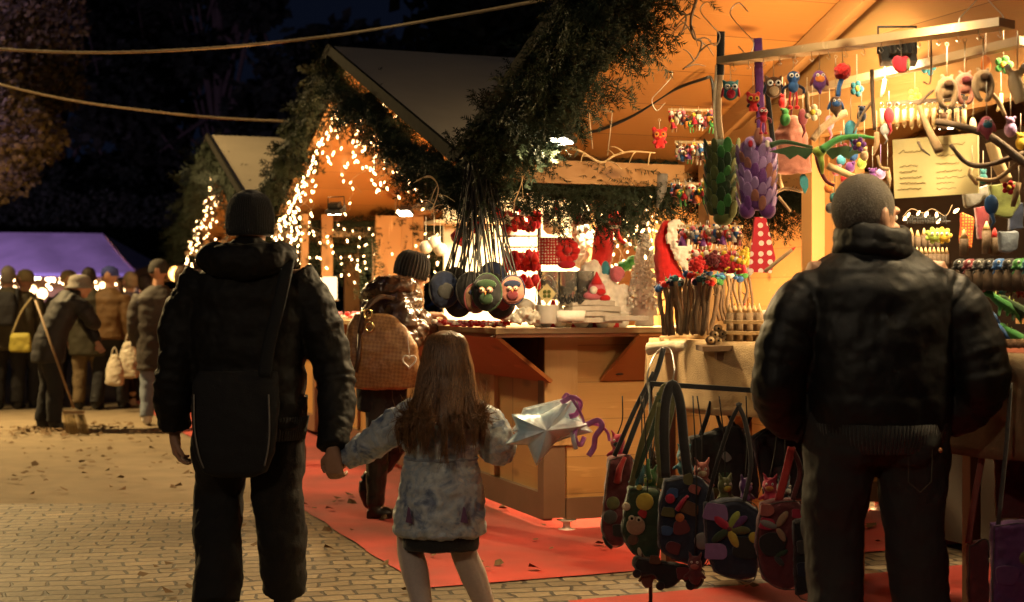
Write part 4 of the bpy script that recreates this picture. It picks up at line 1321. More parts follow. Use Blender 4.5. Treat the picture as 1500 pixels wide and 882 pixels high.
        a6 = V((.012 + ccx * .140 * cl[5] + .020 * cl[2] + r.gauss(0, .006), -.105 + ccy * .080 + r.gauss(0, .004), zb))
        if fly:
            a5 += V((cx * r.uniform(0, .05), -r.uniform(0, .02), 0)); a6 += V((cx * r.uniform(0, .07), -r.uniform(0, .03), r.uniform(0, .08)))
        sp = spline([top, a1, a2, a3, a4, a5, a6], 3)
        wd_ = V((cl[1], cl[2] * .6, 0)) * .009
        sp = [p + wd_ * math.sin(j * .62 + cl[3]) * min(1, j / 8) for j, p in enumerate(sp)]
        w_ = r.uniform(.0009, .0020)
        b.tube(sp, lerpl([w_, w_, w_, w_, w_ * .3], len(sp)), 3, caps=False)
    b.obj('hair', HAIR, root)
    return root
girl()

# ---------------------------------------------------------------- star balloon
def star_balloon():
    V = Vector
    FO = newmat('iridescent_foil')[0]; nt = FO.node_tree; bs = nt.nodes['Principled BSDF']
    tc = nt.nodes.new('ShaderNodeTexCoord'); n = nt.nodes.new('ShaderNodeTexNoise'); n.inputs['Scale'].default_value = 7
    r_ = nt.nodes.new('ShaderNodeValToRGB'); r_.color_ramp.elements[0].position = .35; r_.color_ramp.elements[0].color = (.52, .76, .88, 1); r_.color_ramp.elements[1].position = .62; r_.color_ramp.elements[1].color = (.88, .92, .94, 1)
    nt.links.new(tc.outputs['Object'], n.inputs['Vector']); nt.links.new(n.outputs[0], r_.inputs[0]); nt.links.new(r_.outputs[0], bs.inputs['Base Color'])
    n2 = nt.nodes.new('ShaderNodeTexWave'); n2.inputs['Scale'].default_value = 9; n2.inputs['Distortion'].default_value = 5
    nt.links.new(tc.outputs['Object'], n2.inputs['Vector'])
    bp = nt.nodes.new('ShaderNodeBump'); bp.inputs['Strength'].default_value = .35; bp.inputs['Distance'].default_value = .004
    nt.links.new(n2.outputs[0], bp.inputs['Height']); nt.links.new(bp.outputs[0], bs.inputs['Normal'])
    bs.inputs['Metallic'].default_value = .03; bs.inputs['Roughness'].default_value = .38; bs.inputs['Coat Weight'].default_value = .15
    Y = 5.42
    c = P(803, 629, Y)
    root = thing('star_balloon', 'pale blue foil star balloon with pink ribbons carried by the girl', 'balloon', c)
    def puffed(tips, inner, cen, th, dy):
        """inflated foil star: front and back sheets over a ten-point outline, seams gathered"""
        out = []
        for i in range(5): out += [Vector(P(*tips[i], Y)), Vector(P(*inner[i], Y))]
        cc = Vector(P(*cen, Y))
        n_ = 20; m_ = 12
        rim = []
        for i in range(10):
            p, q = out[i], out[(i + 1) % 10]
            for k in range(n_ // 2): rim.append(p.lerp(q, k / (n_ // 2)))
        N_ = len(rim); vs = []; fs = []
        for side in (-1, 1):
            base_ = len(vs)
            for j in range(m_ + 1):
                s_ = j / m_
                for i, p in enumerate(rim):
                    q = cc.lerp(p, s_)
                    k = i % n_; near = min(k, n_ - k) / (n_ / 2)      # 0 on an arm axis, 1 in a notch
                    prof = (1 - s_ ** 2.2) ** .5 if s_ < 1 else 0
                    w_ = th * prof * (1 - .45 * near * s_) * (1 + .07 * math.sin(i * 1.9) * s_ ** 2)
                    vs.append(V((q.x, q.y + side * w_ + dy * ((q.x - cc.x) * .35 + .2 * (q.z - cc.z)), q.z)) - o_)
            for j in range(m_):
                for i in range(N_):
                    f_ = (base_ + j * N_ + i, base_ + j * N_ + (i + 1) % N_, base_ + (j + 1) * N_ + (i + 1) % N_, base_ + (j + 1) * N_ + i)
                    fs.append(f_ if side < 0 else f_[::-1])
        b = MB(); b.add(vs, fs, 0, True); ob = b.obj('star', FO, root)
        w2 = ob.modifiers.new('weld', 'WELD'); w2.merge_threshold = .0005
        sb = ob.modifiers.new('subdivide', 'SUBSURF'); sb.levels = sb.render_levels = 1
        k = MB(); rr = rim + rim[:1]
        k.tube([V((q.x, q.y + dy * ((q.x - cc.x) * .35 + .2 * (q.z - cc.z)), q.z)) - o_ for q in rr], .0018, 4, caps=False); k.obj('foil_seam', FO, root)
    o_ = c
    o = c
    puffed([(866, 622), (786, 681), (738, 650), (750, 607), (842, 580)], [(817, 643), (773, 650), (760, 630), (792, 607), (828, 611)], (800, 628), .075, .5)
    o_ = c - V((.02, .10, .012))
    puffed([(838, 586), (862, 640), (790, 664), (742, 640), (760, 606)], [(842, 618), (822, 650), (768, 652), (752, 625), (800, 596)], (802, 626), .040, -.3)
    RB = mat('pink_ribbon', (.62, .20, .52), rough=.3, var=.3, scale=30, bump=0, coat=.3)
    RW = mat('white_ribbon', (.75, .72, .80), rough=.3, var=.1, bump=0)
    def ribbon(pts, m, w_=.008):
        k = MB(); sp = spline([P(*p) - o for p in pts], 8)
        k.tube(sp, w_, 6, flat=.12, up=(.3, 1, .2)); k.obj('ribbon', m, root)
    ribbon([(822, 590, Y), (838, 582, Y - .03), (850, 590, Y - .02), (845, 606, Y), (834, 610, Y)], RB, .010)
    ribbon([(824, 584, Y), (832, 578, Y - .02), (848, 600, Y - .03), (856, 620, Y)], RB, .006)
    ribbon([(860, 622, Y), (876, 616, Y - .03), (882, 625, Y - .04), (872, 640, Y - .02), (870, 655, Y), (862, 668, Y)], RB, .011)
    ribbon([(862, 620, Y), (880, 624, Y), (890, 634, Y), (893, 646, Y)], RB, .006)
    ribbon([(846, 620, Y), (842, 640, Y - .03), (850, 652, Y - .02), (856, 640, Y)], RB, .009)
    ribbon([(838, 628, Y), (840, 645, Y - .04), (844, 658, Y - .03)], RW, .009)
    return root
star_balloon()

# ---------------------------------------------------------------- woman at the counter
def woman():
    V = Vector
    root = thing('person', 'woman in shiny brown padded jacket and ribbed hat leaning at the counter', 'person', (P(562, 0, 8.45).x, 8.45, 0))
    k8 = 246.5
    X = lambda px: (px - 562) / k8
    Z = lambda py: 1.3 - (py - 441) / k8
    hc = V((X(603), .05, Z(398)))
    yaw = -1.15
    b = MB()
    T, q = head_mesh(b, hc, yaw, .98, -.25)
    b.tube([V((X(578), 0, 1.26)), hc + V((-.03, 0, -.06))], [.055, .05], 12)
    b.tube([V((X(560), 0, .80)), V((X(565), 0, 1.0)), V((X(578), 0, 1.28))], [.14, .12, .14], 14, flat=.7, up=(0, 1, 0))
    sh = V((X(585), -.10, Z(440))); el = V((X(598), -.14, Z(500))); wr = V((X(628), .0, Z(462)))
    b.tube([sh, el, wr], [.05, .038, .024], 12)
    sh2 = V((X(590), .14, Z(440))); el2 = V((X(615), .18, Z(490))); wr2 = V((X(640), .10, Z(470)))
    b.tube([V((X(578), 0, 1.28)), sh2, el2, wr2], [.06, .05, .038, .024], 12); b.tube([V((X(578), 0, 1.28)), sh], [.06, .05], 10)
    hand(b, wr, (.8, .3, .05), (0, 0, -1), 1, .95, .4); hand(b, wr2, (.8, -.1, -.1), (0, 0, -1), -1, .95, .4)
    hp = V((X(558), 0, .80)); kn1 = V((X(553), .0, .42)); an1 = V((X(550), 0, .09)); kn2 = V((X(582), .16, .43)); an2 = V((X(533), .18, .20))
    for kn, an in ((kn1, an1), (kn2, an2)):
        b.tube([hp + V((0, .08 if kn is kn2 else -.05, 0)), kn, an], [.09, .058, .038], 12)
    b.tube([an1, an1 + V((.06, .0, -.05))], [.04, .03], 10); b.tube([an2, an2 + V((.0, .0, -.09))], [.04, .03], 10)
    remesh(b.obj('body', SKIN, root), .007, 1)
    b = MB()
    GL = mat('glossy_brown_nylon', (.055, .028, .016), rough=.22, var=.3, scale=12, bump=.6, bscale=40, dist=.006, spec=.7)
    torso(b, [(Z(512), X(566), 0, .16, .14), (Z(500), X(566), 0, .175, .155), (Z(470), X(570), 0, .18, .15), (Z(440), X(577), 0, .18, .15), (Z(425), X(580), 0, .15, .13), (Z(415), X(584), 0, .10, .10)], .06, .011, 60)
    sleeve(b, [sh + V((-.02, .03, .01)), sh.lerp(el, .5) + V((.0, -.02, 0)), el, el.lerp(wr, .5), wr - V((.02, 0, 0))], [.085, .085, .078, .068, .05], .055, .012, wr=.008)
    sleeve(b, [sh2 + V((-.02, -.03, .01)), sh2.lerp(el2, .5), el2, wr2 - V((.02, 0, 0))], [.085, .08, .072, .05], .055, .012, wr=.008, seed=4)
    remesh(b.obj('jacket', GL, root), .0085, 1, .03, .06)
    b = MB()
    sp = spline([V((X(540), .06, Z(440))), V((X(548), -.06, Z(428))), V((X(570), -.11, Z(420))), V((X(596), -.08, Z(420))), V((X(606), .04, Z(425)))], 5)
    b.tube(sp, lerpl([.05, .065, .07, .06, .045], len(sp)), 12); b.ell(V((X(568), -.02, Z(430))), (.11, .10, .075))
    remesh(b.obj('hood', GL, root), .008, 1, .03, .05)
    b = MB(); qh = Matrix.Rotation(.25, 3, 'Y') @ Matrix.Diagonal((.98, 1.05, 1)).to_3x3()
    pr = [(.097, -.045), (.103, -.02), (.105, .02), (.098, .06), (.078, .092), (.045, .110), (.004, .116)]
    b.lathe(pr, hc + V((-.004, 0, .012)), qh, 40)
    for i in range(30):
        a = i / 30 * 6.283
        b.tube([hc + V((-.004, 0, .012)) + qh @ V((rr * 1.01 * math.cos(a), rr * 1.01 * math.sin(a), z)) for rr, z in pr[:-1]], .0055, 5)
    b.obj('knitted_hat', mat('charcoal_knit', (.035, .035, .035), rough=.9, var=.3, scale=60, bump=.8, bscale=200), root)
    b = MB()
    torso(b, [(Z(603), X(558), .02, .13, .12), (Z(598), X(558), .02, .145, .13), (Z(555), X(560), 0, .155, .14), (Z(505), X(564), 0, .15, .13)], 0, 0, 20)
    remesh(b.obj('skirt', mat('dark_skirt', (.018, .015, .016), rough=.9, bump=.4), root), .009, 2, .015, .06)
    BT = mat('black_boot_leather', (.015, .012, .010), rough=.30, var=.2, bump=.5, bscale=40, dist=.004)
    b = MB()
    sp = spline([V((kn1.x, kn1.y, .46)), V((X(552), 0, .30)), an1], 6)
    b.tube(sp, lerpl([.075, .066, .052], len(sp)), 14); b.tube([an1, V((X(553), 0, .045)), V((X(568), -.01, .035)), V((X(576), -.01, .03))], [.05, .05, .042, .028], 12)
    b.box((X(545), 0, .03), (.06, .06, .055))
    remesh(b.obj('boot', BT, root), .008, 1, .015, .05)
    b = MB()
    b.tube([V((kn2.x, kn2.y, .47)), kn2.lerp(an2, .5), an2], [.075, .066, .05], 14)
    b.tube([an2, an2 + V((-.01, 0, -.05)), an2 + V((.02, 0, -.13)), an2 + V((.05, 0, -.165))], [.05, .045, .04, .025], 12)
    remesh(b.obj('boot', BT, root), .008, 1, .015, .05)
    b = MB()
    for kn, an in ((kn1, an1), (kn2, an2)):
        b.tube([hp + V((0, .08 if kn is kn2 else -.05, 0)), kn], [.095, .066], 12)
    remesh(b.obj('leggings', BLACK_WOOL, root), .009, 2)
    # big tan checkered shoulder bag: its own thing
    bagm, nt, bs = newmat('tan_checker_canvas')
    tc = nt.nodes.new('ShaderNodeTexCoord'); mp = nt.nodes.new('ShaderNodeMapping'); mp.inputs['Rotation'].default_value = (0, R(40), 0)
    ck = nt.nodes.new('ShaderNodeTexChecker'); ck.inputs['Scale'].default_value = 62
    ck.inputs[1].default_value = (.36, .19, .075, 1); ck.inputs[2].default_value = (.26, .125, .045, 1)
    nt.links.new(tc.outputs['Object'], mp.inputs[0]); nt.links.new(mp.outputs[0], ck.inputs[0]); nt.links.new(ck.outputs[0], bs.inputs['Base Color'])
    bs.inputs['Roughness'].default_value = .45
    o = V((P(562, 0, 8.45).x, 8.45, 0))
    bag = thing('handbag', 'large tan checkered handbag hanging from the arm of the woman at the counter', 'handbag', o + V((X(567), -.22, Z(512))))
    b = MB()
    b.loft([(.0, 0, -.225, .13, .05), (.0, 0, -.21, .19, .075), (-.01, 0, -.10, .225, .085), (-.02, 0, .03, .215, .075), (-.04, 0, .14, .17, .05), (-.06, 0, .20, .12, .03), (-.07, 0, .215, .10, .02)], 32, 2.4)
    b2 = remesh(b.obj('body', bagm, bag), .007, 1, .022, .09)
    BR = mat('brown_strap', (.06, .028, .015), rough=.4, bump=.3)
    k = MB(); sp = spline([V((-.13, -.055, .10)), V((-.10, -.05, .24)), V((-.02, .0, .31)), V((.06, .06, .30))], 6); k.tube(sp, .016, 8, flat=.35, up=(0, 1, 0)); k.obj('strap', BR, bag)
    k = MB(); k.tube([V((-.13, -.085, .10)), V((-.135, -.105, -.04)), V((-.15, -.10, -.12))], .012, 6, flat=.3, up=(0, 1, 0)); k.obj('strap', BR, bag)
    for cx, cz in ((-.075, .14), (-.085, .215)):
        k = MB(); k.tube([V((cx + .022 * math.cos(a), -.075, cz + .028 * math.sin(a))) for a in [i * .3927 for i in range(17)]], .006, 6, caps=False); k.obj('buckle', mat('brass', (.75, .55, .25), metal=1, rough=.25, bump=0), bag)
    # heart-shaped white charm outline
    k = MB()
    hp_ = []
    for i in range(25):
        t_ = i / 24 * 2 * math.pi
        hp_.append(V((.155 + .0024 * 16 * math.sin(t_) ** 3, -.094, -.055 + .0026 * (13 * math.cos(t_) - 5 * math.cos(2 * t_) - 2 * math.cos(3 * t_) - math.cos(4 * t_)))))
    k.tube(hp_, .0045, 6, caps=False); k.obj('heart_charm', mat('white_charm', (.8, .75, .7), rough=.3, bump=0), bag)
    k = MB(); k.tube(spline([V((.14, -.07, .12)), V((.15, -.09, .03)), V((.155, -.094, -.02))], 4), .0018, 5); k.obj('charm_cord', MATS['white_charm'], bag)
    return root
woman()

# ---------------------------------------------------------------- crowd far behind
def walker(px, foot, label, h=1.70, rotz=0, coat=(.04, .035, .03), coat_len=.78, trou=(.02, .02, .025), hat=None, hatc=(.1, .1, .1), hairc=(.05, .03, .02), shoe=(.02, .02, .02), stride=.12, lean=0, gloss=.7, arms=None, seed=1, bulk=1.0, vox=.015):
    V = Vector
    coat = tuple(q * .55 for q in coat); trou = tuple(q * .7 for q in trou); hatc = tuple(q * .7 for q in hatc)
    Y = 1.3 * 2083 / (foot - 441)
    root = thing('person', label, 'person', (P(px, 0, Y).x, Y, 0), rotz, 'visitors across the square')
    r = random.Random(seed)
    f = h / 1.75
    ln = lambda z: V((0, lean * max(0, z - .9) * f, 0))     # bend forward from the hip
    hc = V((0, .02, 1.63 * f)) + ln(1.63)
    hc.z -= lean * .25 * f
    b = MB()
    head_mesh(b, hc, r.uniform(-.3, .3), 1.02)
    b.tube([V((0, 0, 1.38 * f)) + ln(1.38), hc], [.06, .055], 10)
    b.tube([V((0, 0, .88 * f)), V((0, 0, 1.1 * f)) + ln(1.1), V((0, 0, 1.38 * f)) + ln(1.38)], [.14, .13, .15], 12, flat=.7, up=(0, 1, 0))
    sh = [V((sx * .19 * f, 0, 1.38 * f)) + ln(1.38) for sx in (-1, 1)]
    el = [V((sx * .25 * f, -.02 + .03 * r.uniform(-1, 1), 1.08 * f)) + ln(1.15) for sx in (-1, 1)]
    wr = [V((sx * .24 * f, .06, .82 * f)) + ln(1.05) for sx in (-1, 1)]
    if arms:
        for i in (0, 1):
            if arms[i]: el[i], wr[i] = V(arms[i][0]), V(arms[i][1])
    for i in (0, 1):
        b.tube([sh[i], el[i], wr[i]], [.05, .038, .025], 10)
        hand(b, wr[i], (wr[i] - el[i]) + V((0, 0, -.02)), (-1 + 2 * (1 - i), .2, 0), 1 if i == 0 else -1, 1.0, .5)
    hips = [V((sx * .095 * f, 0, .90 * f)) for sx in (-1, 1)]
    kn = [V((sx * .11 * f, .04 + stride * .4 * sx, .49 * f)) for sx in (-1, 1)]
    an = [V((sx * .11 * f, stride * sx, .085 * f)) for sx in (-1, 1)]
    for i in (0, 1):
        b.tube([hips[i], kn[i], an[i]], [.085, .055, .04], 10); b.tube([an[i], an[i] + V((0, .12, -.05))], [.04, .03], 8)
    remesh(b.obj('body', SKIN, root), .011, 1)
    b = MB()
    zb = coat_len * f
    secs = [(zb, 0, 0, .21 * bulk, .15 * bulk), (zb + .03, 0, 0, .225 * bulk, .165 * bulk), (1.0 * f, 0, lean * .08, .22 * bulk, .16 * bulk), (1.2 * f, 0, lean * .3 * f, .235 * bulk, .16 * bulk), (1.36 * f, 0, lean * .45 * f, .23 * bulk, .145), (1.44 * f, 0, lean * .54 * f, .14, .11), (1.49 * f, 0, lean * .58 * f, .08, .08)]
    if coat_len > .88: secs = secs[:2] + secs[3:]
    torso(b, secs, .09, .010, 40)
    for i in (0, 1):
        sleeve(b, [sh[i] * .92 + V((0, 0, sh[i].z * .08)), sh[i].lerp(el[i], .5) * 1.03, el[i], wr[i].lerp(el[i], .1)], [.085 * bulk, .082 * bulk, .075 * bulk, .055], .09, .008, k=6, wr=.01, seed=seed + i)
    name = 'coat_%g_%g_%g' % coat
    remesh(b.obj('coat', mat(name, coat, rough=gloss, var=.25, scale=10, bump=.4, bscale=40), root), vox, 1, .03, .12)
    b = MB(); b.ell(V((0, 0, .88 * f)), (.18, .14, .12))
    for i in (0, 1):
        b.tube([hips[i], kn[i], an[i]], [.12, .085, .075], 12)
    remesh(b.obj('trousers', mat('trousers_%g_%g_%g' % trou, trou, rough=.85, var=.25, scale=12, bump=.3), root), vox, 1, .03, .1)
    for i in (0, 1):
        b = MB(); b.tube([an[i] + V((0, -.04, -.02)), an[i] + V((0, .05, -.035)), an[i] + V((0, .17, -.055))], [.05, .05, .03], 10)
        b.tube([an[i] + V((0, 0, -.02)), an[i] + V((0, 0, .10))], [.055, .06], 10)
        remesh(b.obj('boot', mat('shoe_%g_%g_%g' % shoe, shoe, rough=.5, bump=.2), root), vox, 1)
    if hat == 'beanie':
        b = MB(); b.lathe([(.10, -.03), (.107, 0), (.104, .05), (.08, .10), (.03, .125), (.004, .127)], hc + V((0, 0, .015)), n=20); b.obj('knitted_hat', mat('hat_%g_%g_%g' % hatc, hatc, rough=.9, bump=.6, bscale=120), root)
    elif hat == 'cap':
        b = MB(); b.lathe([(.103, -.01), (.105, .03), (.09, .08), (.04, .11), (.004, .115)], hc + V((0, 0, .015)), n=20); b.ell(hc + V((0, .11, .01)), (.075, .07, .012)); b.obj('cap', mat('hat_%g_%g_%g' % hatc, hatc, rough=.8, bump=.4), root)
    elif hat == 'brim':
        b = MB(); b.lathe([(.155, -.03), (.16, -.02), (.118, .0), (.115, .05), (.095, .095), (.04, .112), (.004, .114)], hc + V((0, 0, .01)), n=24); b.obj('hat', mat('hat_%g_%g_%g' % hatc, hatc, rough=.9, var=.4, scale=60, bump=.5), root)
    else:
        b = MB(); b.ell(hc + V((0, -.018, .022)), (.088, .105, .105)); b.ell(hc + V((0, -.05, -.03)), (.08, .06, .07)); remesh(b.obj('hair', mat('hair_%g_%g_%g' % hairc, hairc, rough=.6, var=.4, scale=60, bump=.6), root), .012, 1, .012, .03)
    return root, wr, f

V_ = Vector
p1, _, _ = walker(12, 600, 'grey-haired visitor with a dark backpack at the left edge', 1.72, .1, (.10, .085, .05), .72, (.02, .018, .02), hairc=(.22, .20, .18), seed=2, stride=.02)
bp_ = MB(); bp_.loft([(0, -.22, 1.0, .13, .06), (0, -.22, 1.03, .155, .08), (0, -.22, 1.25, .16, .085), (0, -.21, 1.38, .13, .06), (0, -.21, 1.41, .08, .03)], 20, 3)
k_ = p1; bpo = thing('backpack', 'dark backpack worn by the grey-haired visitor at the left edge', 'backpack', k_.location, .1)
remesh(bp_.obj('pack', mat('dark_pack', (.025, .025, .03), rough=.8, bump=.3), bpo), .012, 1, .02, .1)
for sx in (-1, 1):
    s_ = MB(); s_.tube(spline([V_((sx * .10, -.16, 1.08)), V_((sx * .15, -.19, 1.25)), V_((sx * .13, -.12, 1.44)), V_((sx * .12, .10, 1.40)), V_((sx * .13, .18, 1.2))], 5), .02, 6, flat=.3, up=(0, 1, 0)); s_.obj('strap', MATS['dark_pack'], bpo)
walker(36, 598, 'visitor in a beige knitted hat and olive jacket, left of the sweeper', 1.66, -.3, (.11, .085, .045), .78, (.03, .028, .035), 'beanie', (.30, .23, .12), seed=3, stride=.03)
wk, wr_, f_ = walker(70, 630, 'sweeper in dark work clothes bending over a broom', 1.66, -1.15, (.020, .018, .022), .72, (.015, .015, .018), 'brim', (.30, .27, .24), seed=4, lean=.42, stride=.05,
       arms=[((-.16, .42, 1.05), (-.05, .50, .86)), ((.20, .40, 1.10), (.02, .46, 1.06))])
# broom: own thing
def broom():
    Y = 14.0
    a, c = P(52, 440, Y), P(108, 598, Y - .25)
    root = thing('broom', 'long-handled rake broom held by the sweeper', 'broom', (c.x, c.y, 0))
    o = Vector((c.x, c.y, 0))
    b = MB(); b.tube([a - o, c - o], .012, 8); b.obj('handle', mat('broom_wood', (.22, .14, .07), rough=.6), root)
    b = MB(); d = (c - a).normalized(); b.beam(c - o + Vector((-.10, 0, -.04)), c - o + Vector((.10, 0, -.04)), .03, .03)
    b.obj('head', MATS['broom_wood'], root)
    b = MB(); r = random.Random(1)
    for i in range(60):
        x = -.10 + .20 * i / 59
        p = c - o + Vector((x, r.uniform(-.02, .02), -.06)); b.tube([p, Vector((p.x * 1.15 + .05, p.y - .03, .01))], .004, 4)
    b.obj('bristle', mat('straw', (.30, .21, .09), rough=.9), root)
broom()
def sidebag(px, py, Y, label, col, w=.13, h=.11):
    root = thing('shoulder_bag', label, 'bag', P(px, py, Y))
    b = MB(); b.loft([(0, 0, -h, w * .8, .03), (0, 0, -h * .85, w, .045), (0, 0, h * .6, w * .95, .045), (0, 0, h, w * .8, .02)], 20, 3)
    remesh(b.obj('body', mat('bagc_%g' % col[0], col, rough=.7, var=.3, scale=14, bump=.3), root), .01, 1, .02, .08)
    k = MB(); k.tube(spline([Vector((-w * .8, .0, h * .8)), Vector((0, .02, h * 3.2)), Vector((w * .9, .05, h * 4.8))], 6), .012, 6, flat=.4, up=(0, 1, 0)); k.obj('strap', mat('strap_tan', (.35, .28, .14), rough=.7), root)
sidebag(30, 502, 16.6, 'yellow patterned shoulder bag beside the sweeper', (.42, .36, .06))
walker(130, 600, 'visitor in a long olive parka and khaki trousers seen from behind', 1.70, .15, (.085, .075, .045), .66, (.24, .17, .09), hairc=(.03, .02, .015), seed=5, stride=.05)
walker(160, 600, 'visitor in a rust brown jacket and blue cap carrying a carrier bag', 1.71, -.2, (.24, .125, .04), .86, (.03, .03, .035), 'cap', (.06, .08, .35), seed=6, stride=.12)
walker(100, 592, 'visitor in a tan cap deep in the crowd between sweeper and olive parka', 1.68, 0, (.04, .03, .03), .8, (.03, .03, .035), 'cap', (.32, .24, .14), seed=15, stride=.04)
walker(191, 594, 'visitor in a lilac jacket with white trainers holding a plastic bag', 1.66, .9, (.20, .15, .20), .80, (.02, .02, .025), hairc=(.30, .22, .13), shoe=(.7, .68, .62), seed=7, stride=.16)
walker(212, 588, 'visitor with dark hair partly hidden by the long puffer coat', 1.64, .2, (.03, .03, .03), .75, (.03, .03, .03), hairc=(.03, .02, .02), seed=8, stride=.04)
walker(232, 622, 'visitor in a long grey puffer coat, pale jeans and white boots', 1.72, .1, (.075, .06, .05), .58, (.22, .26, .32), 'beanie', (.06, .055, .05), shoe=(.62, .58, .52), seed=9, stride=.07)
walker(266, 606, 'visitor with long dark hair just beside the elbow of the man in the knitted hat', 1.70, 0, (.05, .04, .035), .7, (.03, .03, .03), hairc=(.06, .035, .02), seed=10, stride=.05)
def plastic(px, py, Y, label, s_):
    root = thing('carrier_bag', label, 'bag', P(px, py, Y))
    b = MB(); b.loft([(0, 0, -s_, s_ * .4, s_ * .2), (0, 0, -s_ * .9, s_ * .55, s_ * .3), (0, 0, 0, s_ * .5, s_ * .3), (0, 0, s_ * .6, s_ * .32, s_ * .15), (0, 0, s_ * .8, s_ * .18, s_ * .06)], 18, 2.3)
    remesh(b.obj('body', mat('white_plastic', (.62, .55, .44), rough=.35, var=.1, bump=.4, bscale=30), root), .012, 1, .04, .07)
    for sx in (-1, 1):
        k = MB(); k.tube(spline([Vector((sx * .04, 0, s_ * .75)), Vector((sx * .02, 0, s_ * 1.1)), Vector((0, 0, s_ * 1.25))], 4), .008, 5); k.obj('handle', MATS['white_plastic'], root)
plastic(168, 540, 16.6, 'white carrier bag hanging beside the rust brown jacket', .20)
plastic(189, 524, 16.8, 'larger white plastic bag beside the lilac jacket', .24)
# customer seen through the middle stall
walker(541, 560, 'customer with a pale face seen through the middle stall beyond the candle lamp', 1.60, 2.6, (.12, .14, .20), .8, (.03, .03, .03), hairc=(.05, .03, .02), seed=12)
# ================================================================ goods
V = Vector
CORD = mat('black_cord', (.02, .018, .016), rough=.6, var=.1, bump=0)
STR = mat('pale_string', (.55, .47, .35), rough=.8, var=.1, bump=0)
STEEL = mat('steel_wire', (.55, .53, .50), rough=.3, metal=1, var=.05, bump=0)
FE = {n: felt(n, c) for n, c in dict(red=(.55, .02, .02), crimson=(.42, .015, .03), teal=(.03, .16, .18), blue=(.03, .10, .28), navy=(.012, .018, .045), purple=(.14, .04, .20), lilac=(.36, .22, .46),
      green=(.05, .22, .05), olive=(.10, .12, .03), dgreen=(.025, .055, .02), lime=(.28, .38, .06), yellow=(.60, .42, .04), orange=(.60, .18, .03), brown=(.12, .06, .03), tan=(.36, .24, .13), white=(.75, .70, .62),
      grey=(.20, .19, .18), dgrey=(.05, .048, .045), pink=(.60, .15, .20), rose=(.36, .14, .10), black=(.014, .013, .013), cyan=(.06, .28, .38), maroon=(.12, .015, .02), cream=(.62, .50, .33)).items()}
STK = mat('stick_bark', (.26, .17, .09), rough=.8, var=.4, scale=40, bump=.6, bscale=160)
STKM = mat('stick_bark_mid', (.16, .10, .055), rough=.8, var=.45, scale=40, bump=.6, bscale=160)
STKD = mat('stick_bark_dark', (.10, .065, .04), rough=.8, var=.4, scale=40, bump=.6, bscale=160)
CUT = mat('cut_wood', (.66, .45, .22), rough=.6, var=.12, scale=60, bump=.2)
PALE = mat('pale_wood', (.62, .46, .25), rough=.5, var=.15, scale=20, bump=.15)
BURLAP = mat('burlap', (.50, .34, .17), rough=.95, var=.3, scale=14, bump=1, bscale=190, dist=.005)
EYEW = mat('toy_eye_white', (.80, .76, .68), rough=.4, var=.02, bump=0)
EYEB = mat('toy_eye_black', (.01, .01, .01), rough=.15, var=0, bump=0)

def hook(loc, s=.05, name='hook', label=None, flip=1):
    b = MB()
    pts = [V((0, 0, s)), V((flip * s * .55, 0, s * 1.5)), V((flip * s * 1.0, 0, s * .9)), V((flip * s * .3, 0, 0)), V((-flip * s * .3, 0, -s * .7)), V((0, 0, -s * 1.4)), V((flip * s * .55, 0, -s * .9))]
    b.tube(spline(pts, 5), .0022, 6)
    o = b.obj(name, STEEL, loc=loc)
    if label: tag(o, label, 'hook', 'metal hooks under the ceiling')
    return o
hook(P(962, 130, 6.8), .075, 's_hook', 'big metal hook holding the red eared felt toy')
hook(P(1048, 36, 5.6), .06, 's_hook', 'metal hook above the green scaled quiver strap', -1)
hook(P(1096, 44, 5.5), .07, 's_hook', 'metal hook above the purple strap', -1)
hook(P(1412, 12, 4.9), .06, 's_hook', 'long metal hook holding the hanging batten')
hook(P(1463, 10, 4.8), .05, 's_hook', 'loose metal hook at the top right of the ceiling', -1)

def eye_pair(root, c, gap, rr, d=V((0, -1, 0)), out=0):
    for sx in (-1, 1):
        b = MB()
        p = c + V((sx * gap, 0, 0))
        b.ell(p, (rr, rr * .35, rr), mi=0); b.ell(p + V((0, -rr * .28, 0)), (rr * .5, rr * .2, rr * .5), mi=1)
        b.obj('eye', [EYEW, EYEB], root)

